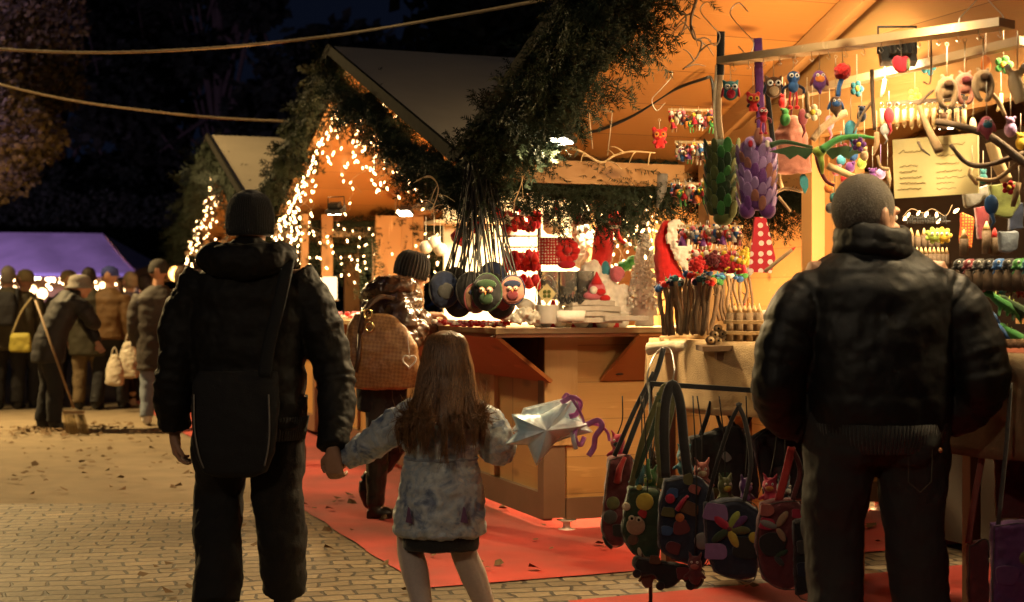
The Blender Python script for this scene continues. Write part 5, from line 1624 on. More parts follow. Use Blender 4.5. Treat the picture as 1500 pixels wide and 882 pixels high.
def plush(kind, px, py, Y, s, cols, label, drop=.05, rot=0, name=None, cat='toy', group='felt toys hanging from the batten'):
    """hanging felt animal; (px, py) is the body centre"""
    root = thing(name or 'felt_' + kind, label, cat, P(px, py, Y), rot, group)
    A, B_, C_ = [FE[c] for c in (cols + cols)[:3]]
    if drop:
        b = MB(); b.tube([V((0, 0, s * .8)), V((0, 0, s + drop))], .0016, 5); b.tube([V((.006 * math.cos(a), 0, s + drop + .006 + .006 * math.sin(a))) for a in [i * .7854 for i in range(9)]], .0012, 4, caps=False)
        b.obj('string', STR, root)
    def body(b, m): return remesh(b.obj('body', m, root), max(.0035, s * .06), 2)
    if kind == 'owl':
        b = MB(); b.ell((0, 0, 0), (s * .85, s * .45, s)); b.tube([V((-s * .5, 0, s * .6)), V((-s * .75, 0, s * 1.1))], [s * .3, s * .06], 8); b.tube([V((s * .5, 0, s * .6)), V((s * .75, 0, s * 1.1))], [s * .3, s * .06], 8)
        body(b, A)
        eye_pair(root, V((0, -s * .40, s * .35)), s * .36, s * .28)
        b = MB(); b.tube([V((0, -s * .42, s * .2)), V((0, -s * .58, s * .02))], [s * .12, s * .02], 6); b.obj('beak', FE['orange'], root)
        for sx in (-1, 1):
            b = MB(); b.ell((sx * s * .78, 0, -s * .15), (s * .16, s * .34, s * .55), Matrix.Rotation(sx * -.2, 3, 'Y')); b.obj('wing', B_, root)
        b = MB(); b.ell((0, -s * .36, -s * .35), (s * .45, s * .15, s * .48)); b.obj('belly', C_, root)
    elif kind == 'bird':
        b = MB(); b.ell((0, 0, 0), (s * .75, s * .5, s)); b.tube([V((0, 0, -s * .6)), V((s * .1, 0, -s * 1.35))], [s * .35, s * .12], 8); body(b, A)
        b = MB(); b.ell((0, -s * .3, s * .1), (s * .5, s * .3, s * .42)); b.obj('belly', B_, root)
        eye_pair(root, V((0, -s * .52, s * .45)), s * .25, s * .16)
        for sx in (-1, 1):
            b = MB(); b.ell((sx * s * .65, 0, 0), (s * .2, s * .3, s * .6), Matrix.Rotation(sx * -.4, 3, 'Y')); b.obj('wing', C_, root)
    elif kind == 'doll':
        b = MB(); b.ell((0, 0, s * .6), (s * .5, s * .42, s * .48)); b.ell((0, 0, -s * .1), (s * .42, s * .32, s * .5))
        body(b, A)
        eye_pair(root, V((0, -s * .38, s * .68)), s * .2, s * .17)
        for sx in (-1, 1):
            b = MB(); b.tube(spline([V((sx * s * .3, 0, 0)), V((sx * s * .75, -.0, -s * .25)), V((sx * s * .8, 0, -s * .6))], 4), s * .12, 6); b.obj('arm', B_, root)
            b = MB(); b.tube(spline([V((sx * s * .2, 0, -s * .5)), V((sx * s * .28, 0, -s * 1.1)), V((sx * s * .24, 0, -s * 1.6))], 4), s * .09, 6); b.ell((sx * s * .26, -s * .06, -s * 1.68), (s * .22, s * .2, s * .16)); b.obj('leg', C_, root)
    elif kind == 'bear':
        b = MB(); b.ell((0, 0, s * .35), (s * .75, s * .6, s * .62)); b.ell((0, 0, -s * .45), (s * .55, s * .45, s * .55))
        for sx in (-1, 1): b.ell((sx * s * .55, 0, s * .92), (s * .26, s * .16, s * .26)); b.ell((sx * s * .3, -s * .2, -s * .85), (s * .22, s * .3, s * .2))
        body(b, A)
        for sx in (-1, 1):
            b = MB(); b.ell((sx * s * .32, -s * .50, s * .36), (s * .27, s * .14, s * .27), mi=0); b.ell((sx * s * .32, -s * .62, s * .36), (s * .12, s * .06, s * .12), mi=1); b.obj('eye', [B_, EYEB], root)
        b = MB(); b.ell((0, -s * .60, s * .08), (s * .15, s * .1, s * .1)); b.obj('nose', FE['orange'], root)
        for sx in (-1, 1):
            b = MB(); b.tube([V((sx * s * .4, -.1 * s, -s * .25)), V((sx * s * .65, -s * .25, -s * .5))], [s * .2, s * .14], 8); b.obj('arm', C_, root)
    elif kind == 'sloth':
        b = MB()
        b.ell((0, 0, s * .55), (s * .48, s * .4, s * .42))
        for sx in (-1, 1):
            b.tube(spline([V((sx * s * .30, 0, s * .7)), V((sx * s * .5, 0, s * .0)), V((sx * s * .32, -s * .1, -s * .7)), V((sx * s * .08, -s * .1, -s * .9))], 5), lerpl([s * .22, s * .2, s * .17, s * .14], 16), 8)
            b.ell((sx * s * .3, 0, s * 1.0), s * .12)
        b.ell((0, 0, s * .1), (s * .4, s * .3, s * .45)); body(b, A)
        b = MB(); b.ell((0, -s * .36, s * .5), (s * .3, s * .12, s * .22)); b.obj('muzzle', B_, root)
    elif kind == 'heart':
        b = MB(); b.ell((-s * .22, 0, s * .1), (s * .6, s * .35, s * .85), Matrix.Rotation(-.35, 3, 'Y')); b.ell((s * .22, 0, s * .1), (s * .6, s * .35, s * .85), Matrix.Rotation(.35, 3, 'Y')); body(b, A)
        b = MB(); b.ell((s * .5, -.02, 0), (s * .16, s * .3, s * .6)); b.obj('wing', B_, root)
    return root

G_b = 'felt toys hanging from the batten'
plush('owl', 1070, 133, 5.6, .040, ['teal', 'crimson', 'crimson'], 'teal and crimson felt owl with big eyes beside the dark quiver strap', .08)
plush('bear', 1103, 150, 5.5, .036, ['red', 'yellow', 'black'], 'red felt bear hanging left of the brown owl', .10)
plush('owl', 1133, 128, 5.45, .042, ['brown', 'navy', 'tan'], 'brown felt owl with a pink rimmed gaze, third from the left under the batten', .08)
plush('doll', 1162, 125, 5.35, .050, ['blue', 'navy', 'red'], 'blue felt owl doll with long red legs', .05)
plush('bird', 1200, 118, 5.25, .038, ['purple', 'orange', 'maroon'], 'purple and orange felt bird next to the red pompom', .08)
plush('doll', 1118, 172, 5.42, .036, ['crimson', 'maroon', 'crimson'], 'crimson felt monkey doll under the brown owl', 0)
plush('bird', 1224, 154, 5.3, .034, ['brown', 'blue', 'blue'], 'brown and blue felt bird hanging below the red pompom', .14)
plush('heart', 1320, 96, 4.95, .038, ['crimson', 'olive', 'crimson'], 'crimson felt fish alone in front of the black floodlight', .06)
pm = thing('felt_pompom', 'red pompom charm with a striped tail under the batten', 'toy', P(1234, 105, 5.15), 0, G_b)
b = MB(); b.ell((0, 0, 0), .030, u=16, v=12); remesh(b.obj('pompom', FE['red'], pm), .004, 0, .012, .008)
b = MB(); b.tube(spline([V((0, 0, -.02)), V((-.012, 0, -.055)), V((-.016, 0, -.09))], 4), .009, 8); b.obj('tail', FE['blue'], pm)
b = MB(); b.tube([V((0, 0, .02)), V((0, 0, .11))], .0015, 5); b.obj('string', STR, pm)
plush('sloth', 1387, 136, 4.75, .056, ['tan', 'brown', 'tan'], 'tan felt sloth, leftmost of the three sloths', .10, group='felt sloths under the batten')
plush('sloth', 1413, 130, 4.78, .056, ['rose', 'maroon', 'rose'], 'reddish felt sloth in the middle of the three sloths', .10, group='felt sloths under the batten')
plush('sloth', 1440, 126, 4.72, .056, ['tan', 'brown', 'grey'], 'pale felt sloth, rightmost of the three sloths', .10, group='felt sloths under the batten')
plush('bear', 966, 203, 6.8, .048, ['red', 'orange', 'crimson'], 'red round-eared felt toy with orange eyes hanging alone from a big hook', .035, group=None)
plush('bird', 1445, 185, 4.7, .034, ['pink', 'cyan', 'pink'], 'pink felt bird at the right over the price board', .12)

# wooden batten
bt = thing('hanging_batten', 'pale wooden batten hung under the ceiling with felt toys on hooks', 'batten')
p0, p1 = P(1062, 90, 5.62), P(1475, 34, 4.62)
b = MB(); b.beam(p0, p1, .09, .028); b.obj('batten', W_pale, bt)
for i in range(16):
    c = p0.lerp(p1, (i + .5) / 16) + V((0, -.03, -.014))
    b = MB(); b.tube([c, c + V((0, 0, -.016)), c + V((.008, 0, -.026)), c + V((.002, 0, -.036)), c + V((-.007, 0, -.026))], .0013, 5); b.obj('screw_hook', STEEL, bt)
# second thinner rail along the same line farther in
b = MB(); b.beam(P(1150, 142, 5.9), P(1500, 60, 4.9), .05, .03); tag(b.obj('wall_rail', W_pale), 'thin inner rail behind the hanging felt toys', 'rail')

# floodlight fixtures
FLG = emis('flood_glass_glow', (1, .87, .62), 30)
def flood(loc, target, label, energy, spot=115, size=.09, col=(1, .72, .36), fx=1.0, glow=None, blend=.7):
    root = thing('floodlight', label, 'lamp', loc, 0, 'floodlights in the stalls')
    d = (V(target) - V(loc)).normalized(); q = d.to_track_quat('-Z', 'Y').to_matrix()
    b = MB()
    b.box(q @ V((0, 0, .022)), V((.13, .09, .035)) * fx, q); b.box(q @ V((0, 0, .05)), V((.08, .06, .03)) * fx, q)
    for i in range(5): b.box(q @ V((-.04 + .02 * i, 0, .07)) , V((.004, .06, .02)) * fx, q)
    b.obj('housing', BLACKM, root)
    b = MB(); b.box(q @ V((0, 0, .002)), V((.115, .075, .004)) * fx, q); b.obj('glass', glow or FLG, root)
    b = MB(); b.tube([q @ V((-.07 * fx, 0, .02)), q @ V((-.07 * fx, 0, .02)) + V((0, 0, .10)), q @ V((.07 * fx, 0, .02)) + V((0, 0, .10)), q @ V((.07 * fx, 0, .02))], .005, 6); b.obj('bracket', BLACKM, root)
    l = light('flood_light', 'SPOT', q @ V((0, 0, -.012)), energy, col, root, size, spot=spot, blend=blend)
    l.rotation_euler = d.to_track_quat('-Z', 'Y').to_euler()
    return root
flood(P(822, 208, 6.7), P(640, 900, 6.2), 'bright white floodlight clipped to the garland over the white goods', 130, 150, fx=.85)
flood(S(.45, .75, 2.22), S(.6, .9, 1.2), 'floodlight inside the middle stall aimed down at the counter', 330, 155)
flood(S(.45, -.12, 1.99), S(.55, 1.7, 1.30), 'added fill lamp behind the eave garland lighting the white goods', 260, 140)  # unseen lamp, added to brighten the counter goods
flood(S(1.25, .75, 2.20), S(1.2, 1.0, 1.25), 'second floodlight inside the middle stall over the beaded tree', 330, 155)
flood(S(.15, 2.1, 1.22), S(.20, 3.7, 2.7), 'small added fill lamp on the counter washing the orange ceiling of the middle stall', 230, 150, col=(1, .56, .22))  # added out of sight to light the ceiling evenly from below
flood(S(.42, 4.35, 2.05), S(.1, 4.0, 1.1), 'small floodlight over the red goods at the far counter', 60, 155)
flood(S(.1, 8.6, 1.3), S(.2, 9.9, 2.7), 'floodlight in the farther stall behind the knitted hat', 60, 160, col=(1, .58, .25))
# near stall
flood(S(.25, -2.55, 2.62), S(.45, -1.5, 1.25), 'floodlight inside the nearest stall above the twig pencils', 70, 140)
flood(S(.62, -2.5, 1.16), S(.35, -1.7, 2.9), 'added fill lamp lying on the counter and washing the nearest ceiling', 90, 150, col=(1, .60, .26))  # hidden fill lamp, added for an even glow on this ceiling
flood(S(-.45, -3.3, 2.75), P(1290, 190, 5.2), 'added fill lamp under the verge of the nearest stall above the grey-haired man', 26, 75, blend=.9)  # added above the view for frontal light on batten and toys
flood(P(1580, -10, 4.9), P(1400, 420, 5.4), 'added fill lamp at the right end of the nearest stall', 75, 120)  # out-of-view lamp added to light the head and right-hand goods
flood(S(.7, -1.20, 2.42), S(.75, 0, 1.05), 'added fill lamp under the nearest ceiling aimed at the counter front', 230, 140)  # added behind the garland to lift the counter front and stock
flood(S(-.50, 3.0, 1.96), S(.0, 3.5, .5), 'added fill lamp under the canopy over the woman, aimed at the street panels', 75, 140)  # extra lamp put in to brighten the street panels
flood(P(1375, -50, 4.55), P(1372, 245, 5.15), 'added fill lamp over the price board', 42, 52, blend=.9)  # added above the frame, only to brighten the board
flood(P(1395, 187, 5.35), P(1440, 520, 5.55), 'glowing floodlight behind the price board', 16, 150, fx=.7)
# black floodlight seen from its back
fb = flood(P(1312, 84, 5.25), P(1250, 240, 5.9), 'black floodlight housing seen from behind under the batten', 22, 140, fx=1.0)
for ch in fb.children:
    pass

# ---- long cords with round owl pouches
G_p = 'felt pouches hung on long cords'
top = P(702, 228, 7.35)
pouches = [(651, 424, 7.25, ['navy', 'dgrey'], 'plain navy round pouch, leftmost of the corded pouches', 0), (672, 438, 7.3, ['black', 'navy'], 'black round pouch, second from left under the cords', 0),
           (690, 425, 7.2, ['black', 'dgrey'], 'black pouch behind the pink-eyed one', 0), (697, 437, 7.1, ['brown', 'maroon'], 'brown owl pouch with small pink eyes turned aside', 1),
           (714, 428, 7.05, ['black', 'dgreen'], 'owl pouch with pink ringed eyes and green brow, the middle of the corded pouches', 1),
           (733, 440, 7.2, ['black', 'maroon'], 'black pouch between the two owl faces', 0), (751, 425, 7.1, ['rose', 'navy'], 'orange owl face pouch with pink ringed eyes', 1),
           (722, 410, 7.4, ['navy', 'black'], 'navy pouch hanging high behind the others', 0), (668, 418, 7.4, ['black', 'black'], 'black pouch high on the left behind the others', 0)]
for i, (px, py, Y, cols, lab, face) in enumerate(pouches):
    root = thing('pouch', lab, 'pouch', P(px, py, Y), rnd.uniform(-.3, .3), G_p)
    s = .088 if face != 1 or i == 4 else .070
    b = MB(); b.ell((0, 0, 0), (s * .9, s * .32, s * 1.1), u=20, v=14); remesh(b.obj('body', FE[cols[0]], root), .006, 1, .012, .05)
    b = MB(); b.tube([V((s * .86 * math.cos(a), -s * .05, s * 1.04 * math.sin(a))) for a in [k * math.pi / 12 for k in range(25)]], .005, 6, caps=False); b.obj('piping', FE[cols[1]], root)
    if face:
        for sx in (-1, 1):
            b = MB(); c = V((sx * s * .22, -s * .30, s * .12)); b.ell(c, (s * .20, s * .10, s * .20), mi=0); b.ell(c + V((0, -s * .07, 0)), (s * .13, s * .06, s * .13), mi=1); b.ell(c + V((0, -s * .11, 0)), (s * .06, s * .04, s * .06), mi=2)
            b.obj('eye', [FE['rose'], FE['cream'], EYEB], root)
        b = MB(); b.ell((0, -s * .26, s * .42), (s * .62, s * .10, s * .30)); b.obj('brow', FE[cols[1] if i == 4 else 'navy'], root)
        b = MB(); b.ell((0, -s * .28, -s * .35), (s * .42, s * .10, s * .38)); b.obj('belly', FE['dgreen' if i == 4 else 'maroon'], root)
        b = MB(); b.tube([V((0, -s * .30, s * .02)), V((0, -s * .42, -s * .16))], [s * .08, s * .01], 6); b.obj('beak', FE['orange'], root)
    else:
        b = MB(); b.ell((s * .1, -s * .26, -s * .1), (s * .5, s * .1, s * .5)); b.obj('pocket', FE[cols[1]], root)
    rz = Matrix.Rotation(-root.rotation_euler.z, 3, 'Z')
    for k in range(5):
        tt = rz @ (top + V((rnd.uniform(-.06, .06), rnd.uniform(-.05, .05), rnd.uniform(-.02, .10))) - P(px, py, Y))
        b0 = V((rnd.uniform(-.8, .8) * s, 0, s * rnd.uniform(.75, 1.0)))
        mid = b0.lerp(tt, .55) + V((rnd.uniform(-.02, .02), 0, 0))
        b = MB(); b.tube(spline([b0, mid, tt], 5), .0042, 5); b.obj('cord', CORD, root)
# bundle collar where the cords meet
b = MB()
for i in range(26):
    a = i * .9; p = top + V((.05 * math.cos(a), .04 * math.sin(a), 0))
    b.tube(spline([p + V((0, 0, .09)), p + V((rnd.uniform(-.02, .02), 0, -.05)), p + V((rnd.uniform(-.05, .05), 0, -.22))], 4), .0045, 5)
tag(b.obj('cord_bundle', CORD), 'dark bundle of cords tied under the eave above the owl pouches', 'cords')

# ---- red display rack
rack = thing('display_rack', 'black wire rack full of crimson felt ornaments behind the pouches', 'rack', P(764, 470, 8.2))
b = MB()
o = P(764, 470, 8.2)
for px in (737, 790):
    b.tube([P(px, 470, 8.2) - o, P(px, 285 if px > 750 else 300, 8.2) - o], .006 if px < 750 else .012, 6)
for py in (298, 346, 362, 395): b.tube([P(733, py, 8.2) - o, P(793, py, 8.2) - o], .005, 6)
b.obj('frame', BLACKM, rack)
bm_ = MB(); bm_.ell((0, 0, 0), (.022, .010, .034)); bm_.ell((.012, 0, .012), (.014, .008, .020)); bm_.tube([V((0, 0, .03)), V((0, 0, .055))], .002, 4)
orn1 = bm_.mesh('felt_ornament', FE['crimson'])
bm_ = MB(); bm_.lathe([(.028, -.03), (.026, -.015), (.014, .01), (.004, .034)], n=10); bm_.ell((0, 0, -.034), (.018, .012, .012)); bm_.tube([V((0, 0, .03)), V((0, 0, .055))], .002, 4)
orn2 = bm_.mesh('felt_ornament', FE['red'])
for row, (py, n, lab) in enumerate(((318, 11, 'small crimson felt ornament on the top row of the black rack'), (330, 8, 'small crimson felt ornament just under the top row of the black rack'), (376, 12, 'small crimson felt ornament on the middle row of the black rack'), (388, 9, 'small crimson felt ornament under the middle row of the black rack'), (412, 12, 'small crimson felt ornament on the lowest row of the black rack'))):
    for i in range(n):
        o_ = link('felt_ornament', orn1 if (i + row) % 3 else orn2, None, P(738 + 52 * (i + .5) / n, py + rnd.uniform(-3, 3), 8.15 + rnd.uniform(-.05, .03)), rnd.uniform(-.6, .6))
        tag(o_, lab.replace('small crimson', 'crimson').replace(' felt', '') + ', ' + nth(i, n), 'ornament', 'crimson ornaments on the black rack, row %d' % row)

# ---- red dotted box with ruffle
def dotted(name, c1, c2, sc_=1.0):
    m, nt, b = newmat(name)
    tc = nt.nodes.new('ShaderNodeTexCoord'); v = nt.nodes.new('ShaderNodeTexVoronoi'); v.voronoi_dimensions = '2D'; mp = nt.nodes.new('ShaderNodeMapping'); mp.inputs['Rotation'].default_value = (R(90), 0, 0); v.inputs['Scale'].default_value = sc_; v.inputs['Randomness'].default_value = .25
    r = nt.nodes.new('ShaderNodeValToRGB'); r.color_ramp.interpolation = 'CONSTANT'
    r.color_ramp.elements[0].color = c2 + (1,); r.color_ramp.elements[1].position = .28; r.color_ramp.elements[1].color = c1 + (1,)
    nt.links.new(tc.outputs['Object'], mp.inputs[0]); nt.links.new(mp.outputs[0], v.inputs['Vector']); nt.links.new(v.outputs['Distance'], r.inputs[0]); nt.links.new(r.outputs[0], b.inputs['Base Color']); b.inputs['Roughness'].default_value = .8
    return m
DOT = dotted('red_white_dots', (.50, .02, .02), (.72, .6, .5), 62)
bx = thing('fabric_basket', 'red dotted fabric basket with a ruffled flower', 'basket', P(815, 388, 7.9))
b = MB(); b.loft([(0, 0, 0, .085, .06), (0, 0, .005, .095, .07), (0, 0, .14, .098, .075), (0, 0, .15, .09, .066)], 24, 4); remesh(b.obj('body', DOT, bx), .006, 1)
b = MB()
for i in range(9): a = i * .7; b.ell((.06 + .045 * math.cos(a), -.07, .075 + .05 * math.sin(a) + .0), (.026, .014, .022), Matrix.Rotation(a, 3, 'Y'))
b.ell((.06, -.085, .08), .024); b.obj('ruffle', FE['red'], bx)
b = MB(); b.ell((.055, -.07, .0), (.05, .02, .025)); b.obj('flower', FE['crimson'], bx)

# ---- clear plastic containers
PLAST = newmat('clear_plastic')[0]; bs = PLAST.node_tree.nodes['Principled BSDF']; bs.inputs['Base Color'].default_value = (.85, .85, .82, 1); bs.inputs['Roughness'].default_value = .08; bs.inputs['Transmission Weight'].default_value = .85; bs.inputs['IOR'].default_value = 1.15
def tub(px, py, Y, r_, h, label):
    root = thing('clear_jar', label, 'jar', P(px, py, Y), 0, 'clear plastic jars on the counter')
    b = MB(); b.lathe([(r_ * .88, 0), (r_ * .9, .004), (r_, h * .95), (r_ * 1.05, h), (r_ * .97, h), (r_ * .86, .008)], n=24); b.obj('jar', PLAST, root)
    b = MB()
    for i in range(16):
        b.ell((rnd.uniform(-.6, .6) * r_, rnd.uniform(-.5, .5) * r_, .015 + rnd.random() * h * .5), (.016, .014, .016), u=8, v=6)
    b.obj('filling', FE['white' if px < 820 else 'cream'], root)
    return root
for px, r_, lab in ((806, .055, 'clear plastic jar under the red dotted basket, left'), (832, .055, 'clear plastic jar under the red dotted basket, middle'), (857, .05, 'clear plastic jar at the right beside the white fluff')):
    tub(px, 440, 7.85, r_, .16, lab)
# tin bucket with wire handle and card
bk = thing('tin_bucket', 'white pot with a wire handle and a clover card on the counter', 'bucket', P(801, 474, 7.62))
b = MB(); b.lathe([(.052, 0), (.056, .004), (.066, .095), (.070, .10), (.062, .10), (.05, .01)], n=24); b.obj('pot', mat('white_tin', (.6, .58, .54), rough=.4, var=.1, bump=.2), bk)
b = MB(); b.tube([V((.062 * math.cos(a), 0, .10 + .16 * math.sin(a))) for a in [i * math.pi / 14 for i in range(15)]], .003, 6); b.obj('wire_handle', STEEL, bk)
b = MB(); b.slab([(-.05, -.02, .16), (.0, -.02, .10), (.05, -.02, .16), (0, -.02, .215)], .004, (0, -1, 0), 0)
for dx, dz in ((-.011, .012), (.011, .012), (-.011, -.010), (.011, -.010)): b.ell((dx, -.028, .158 + dz), (.010, .003, .010), mi=1)
b.obj('card', [mat('kraft_card', (.55, .45, .22), rough=.8), FE['olive']], bk)

# ---- folded cloths, fluff, santa
FAB = mat('grey_towel', (.46, .40, .34), rough=.95, var=.2, scale=50, bump=.6, bscale=300)
for i, (px, py, wd, lab) in enumerate(((868, 471, .15, 'bottom folded grey cloth in the stack on the counter'), (866, 462, .145, 'second folded grey cloth from the bottom'), (868, 454, .14, 'third folded grey cloth under the top one'), (862, 446, .13, 'top folded grey cloth, striped at the edge'), (915, 468, .12, 'folded grey cloth sliding off the right of the stack'))):
    b = MB(); L_ = wd
    for k in range(3):
        z = k * .0095
        b.tube(spline([V((-L_, -.06, z)), V((0, -.065, z + .003)), V((L_, -.06, z - .002))], 5), .006, 8)
        b.box((0, .01, z), (L_ * 2, .14, .008))
    o = b.obj('folded_cloth', FAB, None, P(px, py + 1, 7.70), ROT + rnd.uniform(-.08, .08) - (.3 if i == 4 else 0))
    remesh(o, .004, 1, .008, .05)
    tag(o, lab, 'cloth', 'folded grey cloths on the counter')
FUR = mat('white_fluff', (.80, .74, .66), rough=1, var=.08, scale=20, bump=.9, bscale=60, sheen=.5)
b = MB()
for px, py, s in ((850, 425, .055), (880, 420, .08), (905, 435, .075), (925, 450, .055), (885, 445, .09), (862, 400, .055), (868, 395, .05), (910, 455, .07)): b.ell(P(px, py, 7.98) - P(885, 474, 7.98), (s, s * .8, s))
o = b.obj('white_fleece', FUR, None, P(885, 474, 7.98)); remesh(o, .008, 1, .06, .03); tag(o, 'white fluffy fleece heaped behind the folded cloths', 'fleece')
sn = thing('santa_ornament', 'small red and white plush santa lying on the fleece', 'toy', P(874, 425, 7.74))
b = MB(); b.ell((0, 0, 0), (.050, .03, .055)); b.ell((-.02, 0, -.03), (.055, .03, .025)); remesh(b.obj('body', FE['pink'], sn), .005, 1)
b = MB(); b.lathe([(.035, .03), (.028, .05), (.012, .08), (.003, .10)], n=12); b.ell((.02, -.02, -.01), (.03, .02, .02)); b.ell((.045, -.01, -.045), (.03, .02, .02)); b.obj('suit', FE['red'], sn)
b = MB(); b.ell((-.018, -.028, .0), (.022, .012, .022)); b.obj('beard', FE['white'], sn)
for i, (px, lab) in enumerate(((823, 'tiny black star pine cone, left one on the counter tray'), (832, 'tiny black star pine cone, middle one on the counter tray'), (841, 'tiny black star pine cone, right one on the counter tray'), (849, 'tiny black star pine cone at the right rim of the counter tray'))):
    b = MB()
    for k in range(9): a = k * .7; b.tube([V((0, 0, 0)), V((.026 * math.cos(a), .02 * math.sin(a), .016 + .016 * (k % 3)))], [.010, .002], 5)
    tag(b.obj('pine_cone', FE['black'], None, P(px, 444, 7.6)), lab, 'pine cone', 'black pine cones on the tray')
b = MB(); b.loft([(0, 0, 0, .075, .05), (0, 0, .055, .08, .055)], 20, 4); tag(b.obj('white_tray', FUR, None, P(836, 470, 7.62)), 'white fluffy tray holding the black pine cones', 'tray')
b = MB()
for px, py, s in ((758, 465, .04), (770, 460, .045), (740, 463, .035), (778, 466, .04)): b.ell(P(px, py, 7.55) - P(760, 470, 7.55), (s * 1.3, s, s * .8))
o = b.obj('cellophane_bag', mat('crumpled_plastic', (.5, .46, .4), rough=.12, var=.2, bump=.8, bscale=40, spec=.8), None, P(760, 470, 7.55)); remesh(o, .006, 0, .05, .03); tag(o, 'crumpled clear bags of sweets on the counter left of the pot', 'bag')

# ---- small red and white sweets on the counter corner
cm_ = MB(); cm_.ell((0, 0, 0), (.020, .015, .013)); cm_.tube([V((.018, 0, 0)), V((.034, 0, .004))], [.004, .010], 6); cm_.tube([V((-.018, 0, 0)), V((-.034, 0, .004))], [.004, .010], 6)
sw = [cm_.mesh('sweet', FE['red']), cm_.mesh('sweet', FE['white']), cm_.mesh('sweet', FE['pink'])]
for i in range(46):
    px = rnd.uniform(636, 742); py = rnd.uniform(461, 470)
    c = P(px, py, 7.62 + (742 - px) * .003); c.z = 1.153 + .014 + rnd.random() * .02
    k = i % 3
    o = link('wrapped_sweet', sw[k], None, c, rnd.uniform(0, 3)); o.rotation_euler.x = rnd.uniform(-.5, .5)
    tag(o, ['red wrapped sweet strewn on the counter corner under the pouches', 'white wrapped sweet strewn on the counter corner under the pouches', 'pink wrapped sweet strewn on the counter corner under the pouches'][k], 'sweet', 'wrapped sweets on the counter corner, ' + ['red', 'white', 'pink'][k])
for i in range(34):
    px = rnd.uniform(488, 540); c = S(rnd.uniform(-.30, .15), rnd.uniform(3.0, 4.7), 1.153 + .012 + rnd.random() * .03)
    k = i % 3
    o = link('wrapped_sweet', sw[k], None, c, rnd.uniform(0, 3)); o.scale = (1.5, 1.5, 1.5)
    tag(o, ['red ornament on the far counter behind the padded jacket', 'white ornament on the far counter behind the padded jacket', 'pink ornament on the far counter behind the padded jacket'][k], 'ornament', 'ornaments on the far counter, ' + ['red', 'white', 'pink'][k])

# ---- tall red gnome hat
gn = thing('gnome_hat', 'tall red felt gnome hat with a drooping tail and white pompom', 'hat', P(880, 388, 8.15))
o = P(880, 388, 8.15)
b = MB(); b.tube(spline([P(880, 390, 8.15) - o, P(884, 360, 8.15) - o, P(886, 335, 8.15) - o, P(893, 322, 8.15) - o], 5), lerpl([.06, .062, .052, .04], 16), 14); remesh(b.obj('body', FE['red'], gn), .006, 1, .015, .05)
b = MB(); b.tube(spline([P(888, 320, 8.1) - o, P(898, 313, 8.1) - o, P(905, 322, 8.1) - o, P(903, 338, 8.1) - o, P(908, 350, 8.1) - o, P(917, 357, 8.1) - o], 5), lerpl([.03, .026, .02, .018, .012, .01], 26), 10); b.obj('tail', FE['red'], gn)
b = MB(); b.ell(P(918, 358, 8.1) - o, .014); b.obj('pompom', FE['white'], gn)
b = MB(); b.tube([P(872, 328, 8.1) - o, P(896, 318, 8.1) - o], .022, 8); b.obj('trim', FUR, gn)
# white lace figure
b = MB()
for i in range(30): a = i * 1.3; b.ell((.045 * math.cos(a) * rnd.random(), .03 * math.sin(a), .33 * i / 30), (.030, .022, .026))
o = b.obj('white_angel', FUR, None, P(848, 388, 8.2)); remesh(o, .007, 1, .03, .02); tag(o, 'tall white lacy angel figure between rack and gnome hat', 'ornament')
# ---- beaded white tree
bt_ = thing('beaded_tree', 'slim white beaded tabletop tree glowing beside the dark window', 'ornament', P(944, 478, 7.95))
b = MB(); r = random.Random(3)
for i in range(420):
    f = r.random(); a = r.uniform(0, 6.28); rr = .085 * (1 - f) ** .8 + .012
    b.ell((rr * math.cos(a), rr * math.sin(a), .10 + f * .43), (.010, .010, .010), u=6, v=5)
b.obj('beads', mat('white_bead', (.85, .82, .75), rough=.2, var=.05, bump=0), bt_)
b = MB(); b.lathe([(.075, .06), (.05, .2), (.03, .36), (.012, .54)], n=14); b.obj('core', FUR, bt_)
b = MB(); b.lathe([(.05, 0), (.055, .01), (.05, .09), (.02, .10)], n=18); b.obj('pot', mat('white_tin2', (.7, .68, .62), rough=.4), bt_)
# star-shaped paper house
b = MB(); b.slab([P(922, 264, 7.8), P(944, 266, 7.8), P(945, 290, 7.8), P(933, 303, 7.8), P(922, 292, 7.8)], .01); tag(b.obj('paper_ornament', mat('white_paper', (.85, .83, .78), rough=.7, bump=0)), 'white pointed paper ornament hanging under the garland', 'ornament')
fairy('string of frosted bulbs dropping beside the paper ornament', [[P(955, 262, 7.8), P(950, 300, 7.8), P(956, 340, 7.8), P(948, 380, 7.8)], [P(945, 300, 7.8), P(940, 345, 7.8)]], big=True, bulbs_per_m=16, seed=21)
# grey gnome beard hanging
b = MB(); b.tube(spline([P(969, 255, 7.7), P(968, 280, 7.7), P(963, 305, 7.7)], 4), lerpl([.035, .03, .005], 9), 8); tag(b.obj('grey_tassel', FE['grey']), 'grey wool tassel hanging right of the frosted bulbs', 'ornament')
# red hooded gnome with long white beard
sg = thing('bearded_gnome', 'red hooded gnome with a big white beard hanging behind the key charms', 'ornament', P(988, 385, 7.6))
o = P(988, 385, 7.6)
b = MB(); b.tube(spline([P(985, 420, 7.6) - o, P(975, 385, 7.6) - o, P(972, 350, 7.6) - o, P(980, 325, 7.6) - o], 5), lerpl([.085, .06, .045, .03], 16), 14); remesh(b.obj('coat', FE['red'], sg), .007, 1, .015, .05)
b = MB()
for px, py, s in ((990, 335, .05), (996, 355, .06), (1002, 372, .06), (1008, 388, .045), (985, 348, .04)): b.ell(P(px, py, 7.52) - o, (s, s * .5, s))
remesh(b.obj('beard', FUR, sg), .007, 1, .03, .02)
